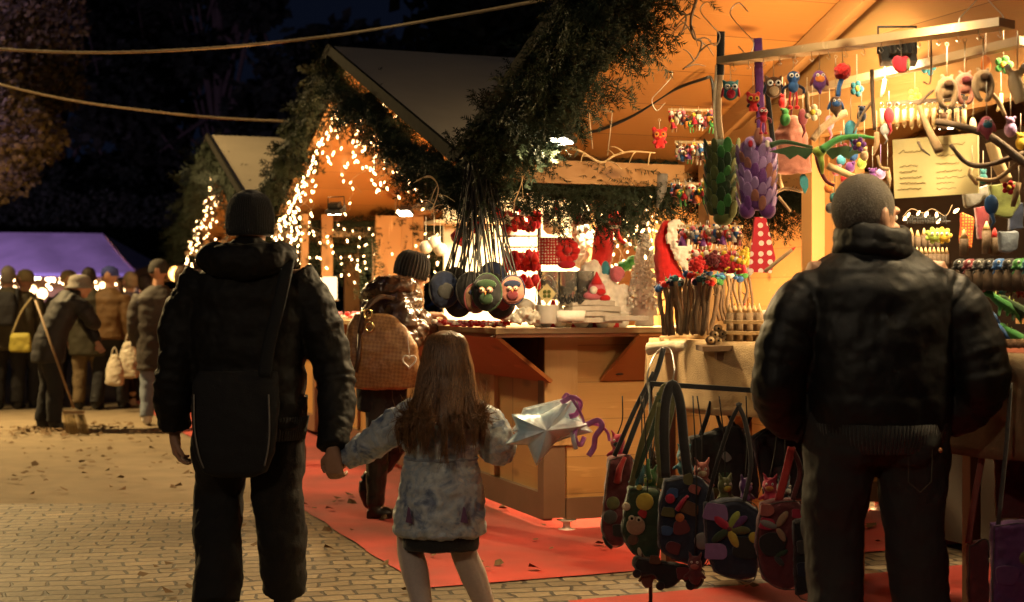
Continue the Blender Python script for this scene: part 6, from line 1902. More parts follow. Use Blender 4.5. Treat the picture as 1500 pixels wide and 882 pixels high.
# green plush and blue bit
b = MB()
for px, py, s in ((900, 400, .05), (915, 390, .045), (928, 382, .04), (935, 365, .03), (890, 405, .035)): b.ell(P(px, py, 8.1) - P(910, 400, 8.1), (s, s, s * .7))
o = b.obj('green_dragon', FE['green'], None, P(910, 400, 8.1)); remesh(o, .007, 1, .02, .03); tag(o, 'green plush dragon lying behind the fleece', 'toy')
b = MB(); b.ell((0, 0, 0), (.025, .02, .05)); tag(b.obj('blue_plush', FE['cyan'], None, P(887, 395, 7.98)), 'small cyan plush beside the gnome hat', 'toy')
# wall shelf goods, upper left
for i, (px, s, m, lab) in enumerate(((622, .055, FE['brown'], 'brown felt boot on the wall shelf, left'), (632, .05, FE['dgrey'], 'dark felt boot on the wall shelf, right'))):
    b = MB(); b.ell((0, 0, 0), (s * .8, s * .6, s)); b.ell((0, 0, s * 1.3), (s * .45, s * .4, s * .9)); b.ell((-s * .6, -s * .2, -s * .55), (s * .9, s * .5, s * .4))
    o = b.obj('felt_boot', m, None, P(px, 297, 9.15)); remesh(o, .007, 1, .012, .05); tag(o, lab, 'ornament', 'felt boots on the wall shelf')
for i, (px, py, lab) in enumerate(((650, 288, 'white glass vase on the wall shelf'), (665, 290, 'second white glass vase on the wall shelf right of the first'))):
    b = MB(); b.lathe([(.03, -.06), (.06, -.02), (.05, .04), (.02, .08), (.03, .11)], n=16); tag(b.obj('glass_vase', mat('milky_glass', (.8, .75, .65), rough=.2, bump=0), None, P(px, py, 9.25)), lab, 'vase', 'white vases on the wall shelf')
for i, (px, py, lab) in enumerate(((624, 362, 'clear bauble under the wall shelf, left'), (636, 355, 'clear bauble under the wall shelf, highest'), (645, 365, 'clear bauble under the wall shelf, right'))):
    b = MB(); b.ell((0, 0, 0), .045, u=16, v=12); b.tube([V((0, 0, .04)), V((0, 0, .20))], .002, 4); tag(b.obj('glass_bauble', mat('pearl_glass', (.72, .66, .55), rough=.12, bump=0, spec=.8), None, P(px, py, 9.3)), lab, 'bauble', 'clear baubles under the wall shelf')
# far counter: candle lamp and little tree
cn = thing('candle_lamp', 'white glowing candle lamp on the far counter', 'lamp', P(483, 438, 12.2))
b = MB(); b.lathe([(.062, 0), (.065, .01), (.065, .18), (.058, .19), (.01, .188)], n=20); b.obj('candle', emis('candle_glow', (1, .70, .36), 1.3), cn)
b = MB(); b.lathe([(.08, -.02), (.085, -.012), (.07, 0), (.01, .0)], n=20); b.obj('dish', METAL, cn)
tt = thing('tabletop_tree', 'thin bare fir branch tree standing on the far counter', 'ornament', P(545, 438, 11.6))
b = MB(); b.tube([V((0, 0, -.06)), V((.01, 0, .3)), V((0, 0, .5))], lerpl([.012, .004], 3), 6); b.obj('stem', TWIG, tt)
b = MB(); r = random.Random(2)
for i in range(420):
    z = r.uniform(.0, .5); a = r.uniform(0, 6.28); L_ = (.16 * (1 - z / .55)) * r.random() ** .5
    p = V((L_ * math.cos(a), L_ * math.sin(a), z)); d = V((math.cos(a + r.uniform(-1, 1)), math.sin(a + r.uniform(-1, 1)), r.uniform(-.2, .5))) * .035; n_ = V((0, 0, .004))
    b.add([p - n_, p + n_, p + d], [(0, 1, 2)])
b.obj('foliage', NEEDLE, tt)
fairy('fairy lights wound in front of the far posts', fringe([S(.4, 4.9, 1.72), S(1.2, 4.9, 1.70), S(2.2, 4.9, 1.70)], 8, .15, .5, 33, .08), bulbs_per_m=9, big=True, seed=34)

# ---- rows of key charms
def charm_mesh(c1, c2, k):
    b = MB()
    b.tube([V((0, 0, .045)), V((0, 0, .022))], .0012, 4, mi=2)
    if k == 0: b.ell((0, 0, 0), (.013, .010, .018), u=8, v=6); b.ell((0, 0, .018), (.011, .010, .011), u=8, v=6, mi=1); b.ell((-.010, 0, .026), .005, u=6, v=4); b.ell((.010, 0, .026), .005, u=6, v=4)
    elif k == 1: b.ell((0, 0, .006), (.016, .009, .016), u=8, v=6); b.ell((-.006, -.008, .010), .0045, u=6, v=4, mi=1); b.ell((.006, -.008, .010), .0045, u=6, v=4, mi=1); b.tube([V((-.006, 0, -.01)), V((-.008, 0, -.034))], .003, 5); b.tube([V((.006, 0, -.01)), V((.008, 0, -.034))], .003, 5)
    else: b.lathe([(.016, -.018), (.010, .0), (.004, .018)], n=8); b.ell((0, 0, .020), (.010, .009, .010), u=8, v=6, mi=1); b.ell((-.014, 0, -.004), (.008, .005, .004), u=6, v=4, mi=1)
    return b.mesh('key_charm', [FE[c1], FE[c2], STEEL])
cmb = [('red', 'white'), ('white', 'red'), ('purple', 'pink'), ('cream', 'brown'), ('brown', 'cream'), ('crimson', 'yellow'), ('blue', 'white'), ('green', 'yellow'), ('grey', 'pink'), ('orange', 'black'), ('tan', 'white'), ('maroon', 'pink')]
charms = [charm_mesh(a, c_, i % 3) for i, (a, c_) in enumerate(cmb)]
rows = [(982, 1050, 175, 6.5, 13, 1.05, 'the row of charms pinned highest under the ceiling'), (992, 1046, 222, 6.4, 12, 1.1, 'the second row of charms from the top'), (985, 1052, 283, 6.3, 14, 1.25, 'the third row of charms, right of the bearded gnome'),
        (996, 1085, 345, 6.2, 18, 1.2, 'the fourth row of charms under the green quiver'), (1012, 1090, 384, 6.1, 16, 1.35, 'the lowest row of charms above the felt-headed pencils')]
for ri, (x0, x1, py, Y, n, s, lab) in enumerate(rows):
    b = MB(); b.beam(P(x0 - 3, py - 14, Y), P(x1 + 3, py - 13, Y - .1), .012, .012)
    for i in range(n): 
        c = P(x0 + (x1 - x0) * (i + .5) / n, py - 12, Y - .1 * i / n); b.tube([c, c + V((0, -.02, -.004)), c + V((0, -.024, .006))], .0011, 4)
    tag(b.obj('charm_rail', PALE), 'wooden rail carrying ' + lab, 'rail')
    for i in range(n * (2 if ri in (0,) or 1 else 1)):
        f = (i / 2 + .25) / n
        k = (i * 5 + ri * 3) % 12 if ri < 4 else [0, 5, 11, 0, 9, 5][i % 6]
        o = link('key_charm', charms[k], None, P(x0 + (x1 - x0) * f, py + rnd.uniform(-4, 9), Y - .1 * f - .02 - .03 * (i % 2)), rnd.uniform(-.5, .5)); o.scale = (s * rnd.uniform(.85, 1.15),) * 3
        o.rotation_euler.y = rnd.uniform(-.2, .2)
        tag(o, '%s and %s felt key charm, %s in the %s charm row' % (cmb[k][0], cmb[k][1], nth(i, 2 * n), ['topmost', 'second', 'third', 'fourth', 'lowest'][ri]), 'key charm', 'key charms, row %d, %s' % (ri + 1, cmb[k][0]))
# big red bow flowers on the lowest row
for i, (px, py, c_, lab) in enumerate(((1022, 388, 'red', 'left red fabric rose above the pencils'), (1044, 380, 'maroon', 'dark red fabric rose between the two bright ones'), (1066, 382, 'crimson', 'crimson fabric rose left of the yellow one'), (1090, 376, 'yellow', 'yellow and red fabric rose above the pencils'))):
    b = MB()
    for k in range(14): a = k * 2.4; rr = .006 + .0022 * k; b.ell((rr * math.cos(a), -.01 * (1 - k / 14), rr * math.sin(a)), (.013, .007, .012), Matrix.Rotation(a, 3, 'Y'), 8, 6)
    tag(b.obj('fabric_rose', FE[c_], None, P(px, py, 5.98)), lab, 'flower', 'fabric roses above the pencils')

# ---- scaled quiver (green) and scaled owl rucksack (purple)
def scaled(name, label, c0, c1, Y, cols, straps, cat, owl=False):
    o = P(*c0, Y)
    root = thing(name, label, cat, o)
    e = P(*c1, Y) - o
    wd = abs(e.x) if 0 else (.066 if not owl else .072)
    H = -e.z
    b = MB(); b.loft([(0, 0, -H, wd * .45, .03), (0, 0, -H * .95, wd * .8, .045), (0, 0, -H * .5, wd, .05), (0, 0, -H * .1, wd * .85, .04), (0, 0, 0, wd * .4, .02)], 20)
    b.obj('body', FE[cols[0]], root)
    rws = 10 if not owl else 9
    for rI in range(rws):
        z = -H * (.16 + .78 * rI / rws) if owl else -H * (.03 + .9 * rI / rws)
        k = 4
        for i in range(-1, k + 1):
            a = math.pi * (1 + (i + .5 * (rI % 2) + .25) / k)
            c = V((wd * 1.02 * math.cos(a), .052 * math.sin(a), z))
            col = cols[1 + (i * 7 + rI * 3) % (len(cols) - 1)]
            b = MB(); s = .021 * rnd.uniform(.85, 1.15)
            q = Matrix.Rotation(a + math.pi / 2 + rnd.uniform(-.2, .2), 3, 'Z') @ Matrix.Rotation(.30 + rnd.uniform(-.12, .1), 3, 'X')
            b.ell(c + q @ V((0, -.004, -s * .9)), (s * .80, s * .14, s * 1.6), q, 12, 8)
            b.obj('scale', FE[col], root)
    if owl:
        for sx in (-1, 1):
            b = MB(); b.ell((sx * wd * .45, -.045, -H * .12), (.022, .012, .028), Matrix.Rotation(sx * .3, 3, 'Y')); b.obj('eye', FE['lilac'], root)
            b = MB(); b.ell((sx * wd * .45, -.056, -H * .12), (.010, .006, .014)); b.obj('pupil', FE['crimson' if sx < 0 else 'white'], root)
        b = MB(); b.ell((0, -.045, -H * .02), (.018, .014, .035)); b.obj('tuft', FE['rose'], root)
        for sx in (-1, 1):
            b = MB(); b.ell((sx * wd * .55, -.02, -H * 1.0), (.032, .022, .034)); b.obj('foot', FE['purple'], root)
    else:
        b = MB(); b.ell((0, -.02, -H * 1.02), (.04, .025, .03)); b.obj('foot', FE['olive'], root)
    for pts, wd_, c_ in straps:
        b = MB(); b.tube(spline([P(*p, Y + .02) - o for p in pts], 5), wd_, 8, flat=.18, up=(0, 1, 0)); b.obj('strap', FE[c_], root)
    return root
scaled('scaled_quiver', 'green quiver covered in felt scales hanging on a dark strap', (1058, 205), (1058, 318), 5.65, ['dgreen', 'dgreen', 'olive', 'green', 'olive'], [([(1056, 46), (1055, 110)], .016, 'black'), ([(1056, 100), (1052, 160), (1056, 206)], .013, 'tan'), ([(1050, 95), (1046, 160), (1050, 210)], .006, 'cream')], 'quiver')
scaled('scaled_rucksack', 'purple felt owl rucksack with overlapping scales and a buckle strap', (1108, 200), (1110, 308), 5.5, ['purple', 'lilac', 'purple', 'lilac', 'rose', 'lilac'], [([(1110, 56), (1112, 120), (1115, 196)], .017, 'purple'), ([(1122, 120), (1130, 190), (1136, 250), (1120, 300)], .010, 'black')], 'rucksack', True)
b = MB(); b.slab([P(1106, 318, 5.75), P(1122, 318, 5.75), P(1136, 378, 5.75), P(1130, 400, 5.75), P(1098, 398, 5.75)], .03, (0, 1, 0)); o_ = b.obj('dotted_cushion', dotted('red_white_big_dots', (.50, .015, .03), (.8, .7, .62), 26)); tag(o_, 'red cushion with white dots under the purple owl rucksack', 'cushion')
# pink fabric bag and leaf at the post
b = MB(); b.loft([(0, 0, -.11, .06, .02), (0, 0, -.10, .085, .035), (0, 0, .05, .07, .03), (0, 0, .12, .03, .02)], 18); pb = thing('drawstring_bag', 'dusty pink drawstring bag hanging against the post', 'bag', P(1158, 215, 5.7)); remesh(b.obj('body', FE['rose'], pb), .006, 1, .02, .05)
b = MB(); b.tube([V((0, 0, .12)), V((.03, 0, .30))], .004, 5); b.obj('string', FE['maroon'], pb)
b = MB(); b.slab([V((0, 0, 0)), V((.02, 0, -.03)), V((.022, 0, -.06)), V((.008, 0, -.09)), V((-.012, 0, -.05)), V((-.012, 0, -.02))], .006, (0, 1, 0)); b.obj('leaf', FE['teal'], pb).location = V((.05, 0, -.10))

# ---- twigs, branches, wooden swords
def stick(pts, r0, r1, m, label, cat='branch', name='branch', group=None, tip=None):
    sp = spline([P(*p) if len(p) == 3 else p for p in pts], 6)
    r0, r1 = (r0 * .72, r1 * .72) if m in (STK, STKD) else (r0, r1)
    b = MB(); rr = [r0 + (r1 - r0) * i / (len(sp) - 1) + .0012 * noise.noise(V((i * .7, r0 * 99, 0))) for i in range(len(sp))]
    b.tube(sp, rr, 8)
    if tip: d = (sp[-1] - sp[-2]).normalized(); b.tube([sp[-1], sp[-1] + d * r1 * 2.6], [r1 * .98, .001], 8, mi=1)
    o = b.obj(name, [m, tip or m]); tag(o, label, cat, group); return o
stick([(1370, 178, 4.9), (1410, 186, 4.88), (1450, 200, 4.85), (1500, 238, 4.8), (1540, 262, 4.8)], .016, .022, STKD, 'thick dark curved branch crossing at the right edge')
stick([(1392, 212, 4.9), (1415, 238, 4.9), (1445, 242, 4.88), (1500, 225, 4.85)], .010, .014, STKD, 'dark forked branch below the thick one at the right edge')
stick([(1277, 102, 5.1), (1278, 140, 5.1), (1281, 190, 5.08)], .011, .009, STKD, 'dark upright twig under the batten with a fork')
stick([(1278, 148, 5.1), (1262, 170, 5.1), (1250, 195, 5.1)], .008, .005, STK, 'curved side twig leaning left from the upright twig')
stick([(1345, 155, 4.95), (1360, 190, 4.93), (1376, 222, 4.9)], .012, .024, STK, 'wooden catapult handle with ring grooves')
stick([(1344, 155, 4.96), (1358, 140, 4.96), (1368, 132, 4.96)], .009, .005, STKD, 'small fork arm above the catapult handle')
stick([(1352, 120, 4.96), (1363, 118, 4.96), (1364, 50, 4.96)], .004, .004, STKD, 'thin twig hanging beside the three sloths')
stick([(1190, 205, 5.5), (1204, 188, 5.5), (1228, 170, 5.5), (1240, 165, 5.5)], .018, .022, STK, 'bent grey branch on the post right of the pink bag')
stick([(1136, 282, 5.75), (1152, 276, 5.75), (1176, 282, 5.75)], .010, .006, STK, 'pale twig peg sticking left of the post')
stick([(1140, 288, 5.75), (1158, 310, 5.75)], .010, .008, STK, 'short twig peg angled down by the post')
stick([(1120, 398, 5.6), (1140, 382, 5.6), (1160, 366, 5.6)], .011, .010, STK, 'pencil stick pointing up at the post', tip=FE['red'])
stick([(1128, 213, 5.4), (1150, 208, 5.4), (1190, 216, 5.4)], .012, .006, FE['dgreen'], 'dark green felt dragon wing, left of the bird', 'toy', 'dragon_wing')
stick([(1203, 220, 5.3), (1228, 204, 5.3), (1258, 200, 5.3), (1280, 202, 5.3)], .016, .005, FE['green'], 'long green felt wing beside the price board', 'toy', 'dragon_wing')
stick([(1212, 243, 5.35), (1240, 255, 5.33), (1262, 265, 5.3)], .014, .012, CUT, 'sharpened log pencil hanging in front of the grey hair', 'pencil', 'log_pencil')
stick([(1195, 222, 5.4), (1200, 245, 5.4), (1210, 265, 5.4), (1222, 272, 5.4)], .009, .006, FE['maroon'], 'curled red felt dragon neck by the price board', 'toy', 'dragon_neck')
stick([(1285, 228, 5.2), (1290, 245, 5.2), (1302, 248, 5.2)], .008, .010, STK, 'stubby twig near the left edge of the price board')
stick([(1345, 208, 5.0), (1350, 218, 4.98), (1362, 228, 4.98)], .007, .003, STKD, 'curled twig tail hanging on the price board')
stick([(1440, 130, 4.9), (1460, 145, 4.9), (1472, 170, 4.88)], .012, .010, STK, 'pale grey stick pointing down right of the sloths')
stick([(1452, 208, 4.95), (1462, 240, 4.95), (1475, 265, 4.95)], .022, .022, PALE, 'thick pale wooden flute at the right edge')
stick([(1430, 262, 4.9), (1460, 262, 4.88), (1500, 232, 4.85)], .010, .010, STK, 'straight grey stick slanting up at the right edge')
cro = thing('wooden_figure', 'pale carved wooden crocodile hanging at the right edge', 'toy', P(1490, 128, 4.75))
b = MB(); b.tube(spline([V((-.015, 0, .055)), V((-.005, 0, .01)), V((.015, 0, -.05))], 4), lerpl([.014, .026, .022], 9), 10); b.tube([V((-.01, 0, .03)), V((-.035, 0, .065))], [.014, .010], 8); b.tube([V((.0, 0, .03)), V((.02, 0, .068))], [.014, .010], 8); remesh(b.obj('body', PALE, cro), .004, 1)
b = MB(); b.ell((-.035, -.005, .068), .010); b.obj('eye', EYEW, cro); b = MB(); b.ell((.02, -.005, .070), .010); b.obj('eye', EYEW, cro)
b = MB(); b.tube([V((0, 0, .05)), V((0, 0, .19))], .0018, 5); b.obj('string', STR, cro)
# green dragon bird mobile between the wings
dg = thing('felt_dragon', 'green and cream felt dragon flying in front of the post', 'toy', P(1200, 222, 5.35))
b = MB(); b.ell((0, 0, 0), (.028, .02, .020)); b.tube([V((.0, 0, 0)), V((.01, 0, -.05)), V((.012, 0, -.085))], [.014, .011, .005], 8); remesh(b.obj('body', FE['lime'], dg), .004, 1)
for sx in (-1, 1):
    b = MB(); b.slab([V((sx * .015, 0, .008)), V((sx * .10, 0, .022)), V((sx * .19, 0, .0)), V((sx * .13, 0, -.012)), V((sx * .11, 0, -.03)), V((sx * .08, 0, -.012)), V((sx * .05, 0, -.03))], .005, (0, 1, 0)); b.obj('wing', FE['dgreen'], dg)
b = MB(); b.tube([V((0, 0, .015)), V((0, 0, .30))], .0014, 5); b.obj('string', STR, dg)
# twig swing hung on strings under the garland, and bare lit branches
sw_ = thing('twig_swing', 'little twig swing on pale strings next to the floodlight', 'ornament', P(880, 158, 7.1))
o = P(880, 158, 7.1)
b = MB(); b.tube([P(858, 155, 7.1) - o, P(898, 164, 7.1) - o], .007, 6); b.obj('twig', STK, sw_)
for a, c_ in (((862, 157), (868, 218)), ((897, 164), (890, 228)), ((870, 120), (862, 156)), ((880, 120), (888, 160))):
    b = MB(); b.tube([P(*a, 7.1) - o, P(*c_, 7.1) - o], .0028, 5); b.obj('string', STR, sw_)
r = random.Random(12)
def bare(pts, label, m=STK, r0=.008, Y=7.0, seed=1):
    rr = random.Random(seed)
    b = MB(); sp = spline([P(px, py, Y) for px, py in pts], 5); b.tube(sp, lerpl([r0, r0 * .45], len(sp)), 6)
    for i in range(3, len(sp) - 1, 3):
        d = V((rr.uniform(-1, 1), rr.uniform(-.4, .4), rr.uniform(-1, .5))).normalized() * rr.uniform(.05, .12)
        b.tube(spline([sp[i], sp[i] + d * .5 + V((0, 0, .01)), sp[i] + d], 3), lerpl([r0 * .6, r0 * .25], 7), 5)
    tag(b.obj('bare_branch', m), label, 'branch')
bare([(830, 216), (850, 222), (880, 238), (900, 228), (925, 222), (960, 224)], 'pale lit bare branch hanging under the eave', PALE, .008, 7.05, 1)
bare([(905, 0), (935, 12), (950, 30), (940, 55), (925, 70)], 'dark bare twig at the ceiling beside the garland, leftmost', STKD, .006, 6.0, 2)
bare([(1020, 0), (1012, 30), (1016, 55), (1028, 62), (1020, 85), (1000, 102)], 'long dark forked twig hanging from the ceiling', STKD, .007, 6.0, 3)
bare([(985, 0), (995, 18), (1005, 24), (1000, 45), (986, 62)], 'shorter dark forked twig hanging left of the long one', STKD, .006, 6.05, 4)
bare([(872, 75), (900, 92), (912, 90), (908, 115), (897, 150)], 'dark wiry twig hanging right of the garland', STKD, .006, 6.8, 5)
bare([(610, 265), (630, 258), (642, 275), (636, 300), (628, 312)], 'pale wiry string of unlit bulbs before the brown felt boots', PALE, .004, 7.3, 6)
bare([(760, 240), (765, 262), (758, 285), (752, 296)], 'thin pale twig below the dark garland', PALE, .004, 7.2, 7)
# yellow felt lemons
for i, (px, py, s, lab) in enumerate(((792, 200, .028, 'larger yellow felt lemon in the garland beside the floodlight'), (779, 208, .022, 'smaller yellow felt lemon in the garland'))):
    b = MB(); b.ell((0, 0, 0), (s, s * .8, s * 1.1)); b.ell((0, 0, -s), (s * .3, s * .3, s * .3)); tag(b.obj('felt_lemon', FE['yellow'], None, P(px, py, 7.0)), lab, 'ornament')

# ---- whistles on hooks in a row
wr_ = thing('hook_rail', 'thin rail with small rings above the price board', 'rail')
b = MB(); b.beam(P(1300, 152, 5.45), P(1420, 144, 5.2), .02, .014); b.obj('rail', STKD, wr_)
wh = MB(); wh.tube([V((0, 0, .03)), V((0, 0, -.03))], [.008, .008], 10); wh.tube([V((0, 0, -.03)), V((0, 0, -.042))], [.006, .002], 8); wh.tube([V((.008 * math.cos(a), 0, .042 + .009 * math.sin(a))) for a in [i * .7854 for i in range(9)]], .0014, 4, mi=1, caps=False)
whm = wh.mesh('wooden_whistle', [PALE, STEEL])
for i in range(12):
    f = i / 11
    o = link('wooden_whistle', whm, None, P(1292 + 120 * f, 172, 5.45 - .25 * f), rnd.uniform(-.5, .5)); o.scale = (1.1, 1.1, rnd.uniform(.9, 1.15))
    tag(o, 'pale wooden whistle, %s in the row above the price board' % nth(i, 12), 'whistle', 'pale whistles above the price board')
# ---- price board with handwriting
pb = thing('price_board', 'cream price board with handwritten lists at the back of the nearest stall', 'sign')
c4 = [P(1307, 205, 5.3), P(1432, 195, 5.0), P(1433, 283, 5.0), P(1310, 291, 5.3)]
ex = (c4[1] - c4[0]); ez = (c4[3] - c4[0]); nn = ex.cross(ez).normalized()
if nn.y > 0: nn = -nn
b = MB(); b.slab(c4, .006, -nn); b.obj('board', mat('cream_paper', (.78, .66, .32), rough=.7, var=.05, bump=0), pb)
INK = mat('brown_ink', (.22, .12, .04), rough=.8, bump=0)
r = random.Random(6)
def scrawl(u0, u1, v, h_):
    pts = []; n_ = int((u1 - u0) * 60)
    for i in range(n_): u = u0 + (u1 - u0) * i / n_; pts.append(c4[0] + ex * u + ez * (v + r.uniform(-h_, h_)) + nn * .002)
    b.tube(pts, .0009, 4, caps=False)
b = MB()
scrawl(.07, .40, .22, .035)
for v in (.46, .55, .66, .75, .85): scrawl(.08 if v < .8 else .05, r.uniform(.28, .42), v, .018)
for v in (.15, .32, .46, .58, .69, .78, .87): scrawl(.52, r.uniform(.72, .9), v, .018)
b.obj('handwriting', INK, pb)

# ================================================================ burlap table
def drape(pts_top, drop, label, m, seed=1, off=.015, n=36):
    r = random.Random(seed); vs = []; fs = []
    path = spline(pts_top, n // max(1, len(pts_top) - 1)); k = len(path)
    for j in range(12):
        for i, p in enumerate(path):
            d = (path[min(i + 1, k - 1)] - path[max(i - 1, 0)]).normalized(); out = d.cross(V((0, 0, 1))).normalized()
            w_ = (j / 11) * (.018 * math.sin(i * .55 + seed) + .010 * math.sin(i * 1.3))
            vs.append(p + out * (off * min(1, j / 2) + w_) + V((0, 0, -drop * (j / 11) - .01 * math.sin(i * .35) * (j / 11))))
    for j in range(11):
        for i in range(k - 1): a = j * k + i; fs.append((a, a + 1, a + k + 1, a + k))
    b = MB(); b.add(vs, fs, 0, True); o = b.obj('burlap_cloth', m); mo = o.modifiers.new('thick', 'SOLIDIFY'); mo.thickness = .004
    return tag(o, label, 'cloth')
zt_ = 1.128
drape([S(.30, -1.46, zt_), S(-.085, -1.46, zt_), S(-.10, -1.55, zt_), S(-.10, -2.1, zt_), S(-.10, -2.75, zt_)][1:], .30, 'burlap cloth hanging over the edge of the pencil table', BURLAP, 2)
drape([S(.40, -1.47, zt_), S(.1, -1.47, zt_), S(-.085, -1.47, zt_)], .30, 'burlap end flap facing the middle stall', BURLAP, 5, .01)
b = MB(); b.slab([S(-.10, -2.75, 1.120), S(.68, -2.75, 1.120), S(.68, -1.47, 1.120), S(-.10, -1.47, 1.120)], .010, (0, 0, 1)); tag(b.obj('burlap_runner', BURLAP), 'burlap runner lying flat on the pencil table', 'cloth')
for i, (pts, rr, lab) in enumerate(((([(948, 512, 6.4), (980, 508, 6.35), (1030, 508, 6.15)]), .028, 'front roll of cream cloth at the table corner'), ([(968, 502, 6.45), (1000, 494, 6.45), (1040, 495, 6.3)], .030, 'upper roll of burlap behind the cream roll'))):
    b = MB(); sp = spline([P(*p) for p in pts], 6); b.tube(sp, rr, 12); o = b.obj('cloth_roll', BURLAP if i else mat('cream_cloth', (.58, .48, .33), rough=.95, bump=.6, bscale=300)); remesh(o, .006, 1, .012, .06); tag(o, lab, 'cloth roll')
b = MB(); b.beam(P(1024, 510, 5.95), P(1125, 508, 5.95) + V((0, 0, 0)), .22, .022); tag(b.obj('wood_plank', wood('plank_dark', (.20, .12, .06), axis=0, seam=False)), 'dark plank sticking out from the pencil table', 'plank')
b = MB()
for px in (1055, 1100): b.box(P(px, 521, 5.97), (.05, .16, .03))
tag(b.obj('plank_bracket', W_dark), 'wooden bracket under the dark plank', 'bracket')

# ---- twig pencils with felt heads
heads = ['blue', 'green', 'cyan', 'red', 'purple', 'black', 'navy', 'white', 'orange', 'teal', 'dgrey', 'pink']
def twig_pencil(b0, b1, col, label, group, rr=.008, hs=1.0, name='twig_pencil'):
    b = MB(); d = (b1 - b0); L_ = d.length; d.normalize()
    rr *= rnd.uniform(.75, 1.35); sp_ = spline([b0, b0.lerp(b1, .35) + V((rnd.uniform(-.012, .012), 0, 0)), b0.lerp(b1, .7) + V((rnd.uniform(-.012, .012), 0, 0)), b1], 3)
    b.tube(sp_, [rr * rnd.uniform(.85, 1.12) for _ in sp_], 7)
    kn = b0.lerp(b1, rnd.uniform(.4, .8)); b.tube([kn, kn + V((rnd.choice((-1, 1)) * rr * 1.6, -rr * .5, rr * .8))], [rr * .5, rr * .3], 5)
    root = b.obj(name, STK if rnd.random() < .5 else STKM); tag(root, label, 'pencil', group)
    if col:
        k = MB(); c = b1 + d * .012 * hs
        k.ell(c, (.015 * hs, .013 * hs, .014 * hs), u=8, v=6); k.ell(c + V((rnd.choice((-1, 1)) * .014 * hs, -.01, .004)), (.010 * hs, .008 * hs, .006 * hs), u=8, v=6)
        for q in range(4): k.tube([c, c + V((rnd.uniform(-.022, .022), rnd.uniform(-.012, .012), rnd.uniform(-.004, .026))) * hs], [.005 * hs, .0015], 5)
        k.obj('felt_head', FE[col], root)
    return root
r = random.Random(31)
for i in range(30):
    f = i / 29
    bx_, by_ = 975 + 62 * f + r.uniform(-3, 3), 492 - 4 * r.random()
    tx, ty = 966 + 84 * f + r.uniform(-5, 5), 428 - 24 * math.sin(f * 2.4) * r.uniform(.3, 1.1)
    Yb = 6.15 + .12 * (i % 3) - .1 * f
    col = heads[(i * 5) % 12]
    twig_pencil(P(bx_, by_, Yb), P(tx, ty, Yb + .02), col, '%s felt-headed twig pencil, %s in the left bunch on the burlap' % (col, nth(i, 30)), 'twig pencils, left bunch, ' + col, .0085, 1.15)
r = random.Random(32)
for i in range(9):
    f = i / 8; col = ['green', 'cyan', 'blue', 'lime', 'white', 'teal', 'blue', 'green', 'grey'][i]
    twig_pencil(P(1054 + 45 * f, 470, 6.3), P(1045 + 52 * f, 415 - 14 * r.random(), 6.32), col, 'taller twig pencil with a %s felt head behind the bound log pencils, %s' % (col, ['far left', 'second', 'third', 'fourth', 'middle', 'sixth', 'seventh', 'eighth', 'far right'][i]), 'tall twig pencils behind the log pencils', .007, 1.35)
# bound log pencils
WAX = ['white', 'orange', 'yellow', 'red', 'cream', 'lime']
pos_ = ['leftmost', 'second', 'third', 'fourth', 'fifth', 'sixth', 'rightmost']
bw = MB()
for i in range(7):
    x = 1069 + 7.2 * i; c0_ = P(x, 501, 5.98 + .03 * (i % 2)); c1_ = P(x, 458, 5.98 + .03 * (i % 2))
    b = MB(); b.tube([c0_, c1_], .0155, 10); root = b.obj('log_pencil', STK); tag(root, 'log pencil with a sharpened tip in the bound bundle, %s' % pos_[i], 'pencil', 'log pencils bound with raffia')
    k = MB(); k.tube([c1_, c1_ + V((0, 0, .030))], [.0150, .004], 10); k.obj('cut_tip', CUT, root)
    k = MB(); k.tube([c1_ + V((0, 0, .028)), c1_ + V((0, 0, .040))], [.0045, .001], 8); k.obj('lead', FE[WAX[i % 6]], root)
def ring_bar(z_py, n_=3):
    for q in range(n_):
        z0 = P(0, z_py + q * 1.7, 5.95).z
        a, c_ = P(1063, 0, 5.96), P(1119, 0, 5.96)
        pts = [V((a.x, a.y, z0)), V((a.x, a.y - .022, z0 + .001)), V((.5 * (a.x + c_.x), a.y - .026, z0 - .001)), V((c_.x, a.y - .022, z0)), V((c_.x, a.y + .03, z0)), V((.5 * (a.x + c_.x), a.y + .055, z0)), V((a.x, a.y + .03, z0)), V((a.x, a.y, z0))]
        bw.tube(spline(pts, 3), .0028, 5)
ring_bar(470); ring_bar(486)
tag(bw.obj('raffia_binding', mat('raffia', (.36, .24, .11), rough=.8, var=.2, scale=60, bump=.4)), 'raffia bands around the bundle of log pencils', 'binding')
# little log rounds with holes
r = random.Random(5)
for i, (px, py) in enumerate(((1040, 498), (1051, 499), (1062, 497), (1046, 490), (1057, 489), (1051, 481), (1067, 488))):
    c = P(px, py, 6.0 + .01 * i); b = MB(); q = Matrix.Rotation(R(90), 3, 'X')
    b.lathe([(.016, -.03), (.017, 0), (.017, .03)], c, q, 12, mi=0); b.lathe([(.0145, .0302), (.0145, .032)], c, q, 12, mi=1); b.lathe([(.005, .0325), (.005, .0335)], c, q, 10, mi=2)
    tag(b.obj('log_round', [STK, CUT, EYEB]), 'small drilled log round in the pile before the pencils, %s' % ['bottom left', 'bottom middle', 'bottom right', 'second row left', 'second row right', 'top', 'right, one up'][i], 'log', 'drilled log rounds')
# small stone and bowl bits at far left of the table
# ================================================================ right shelf goods
r = random.Random(41)
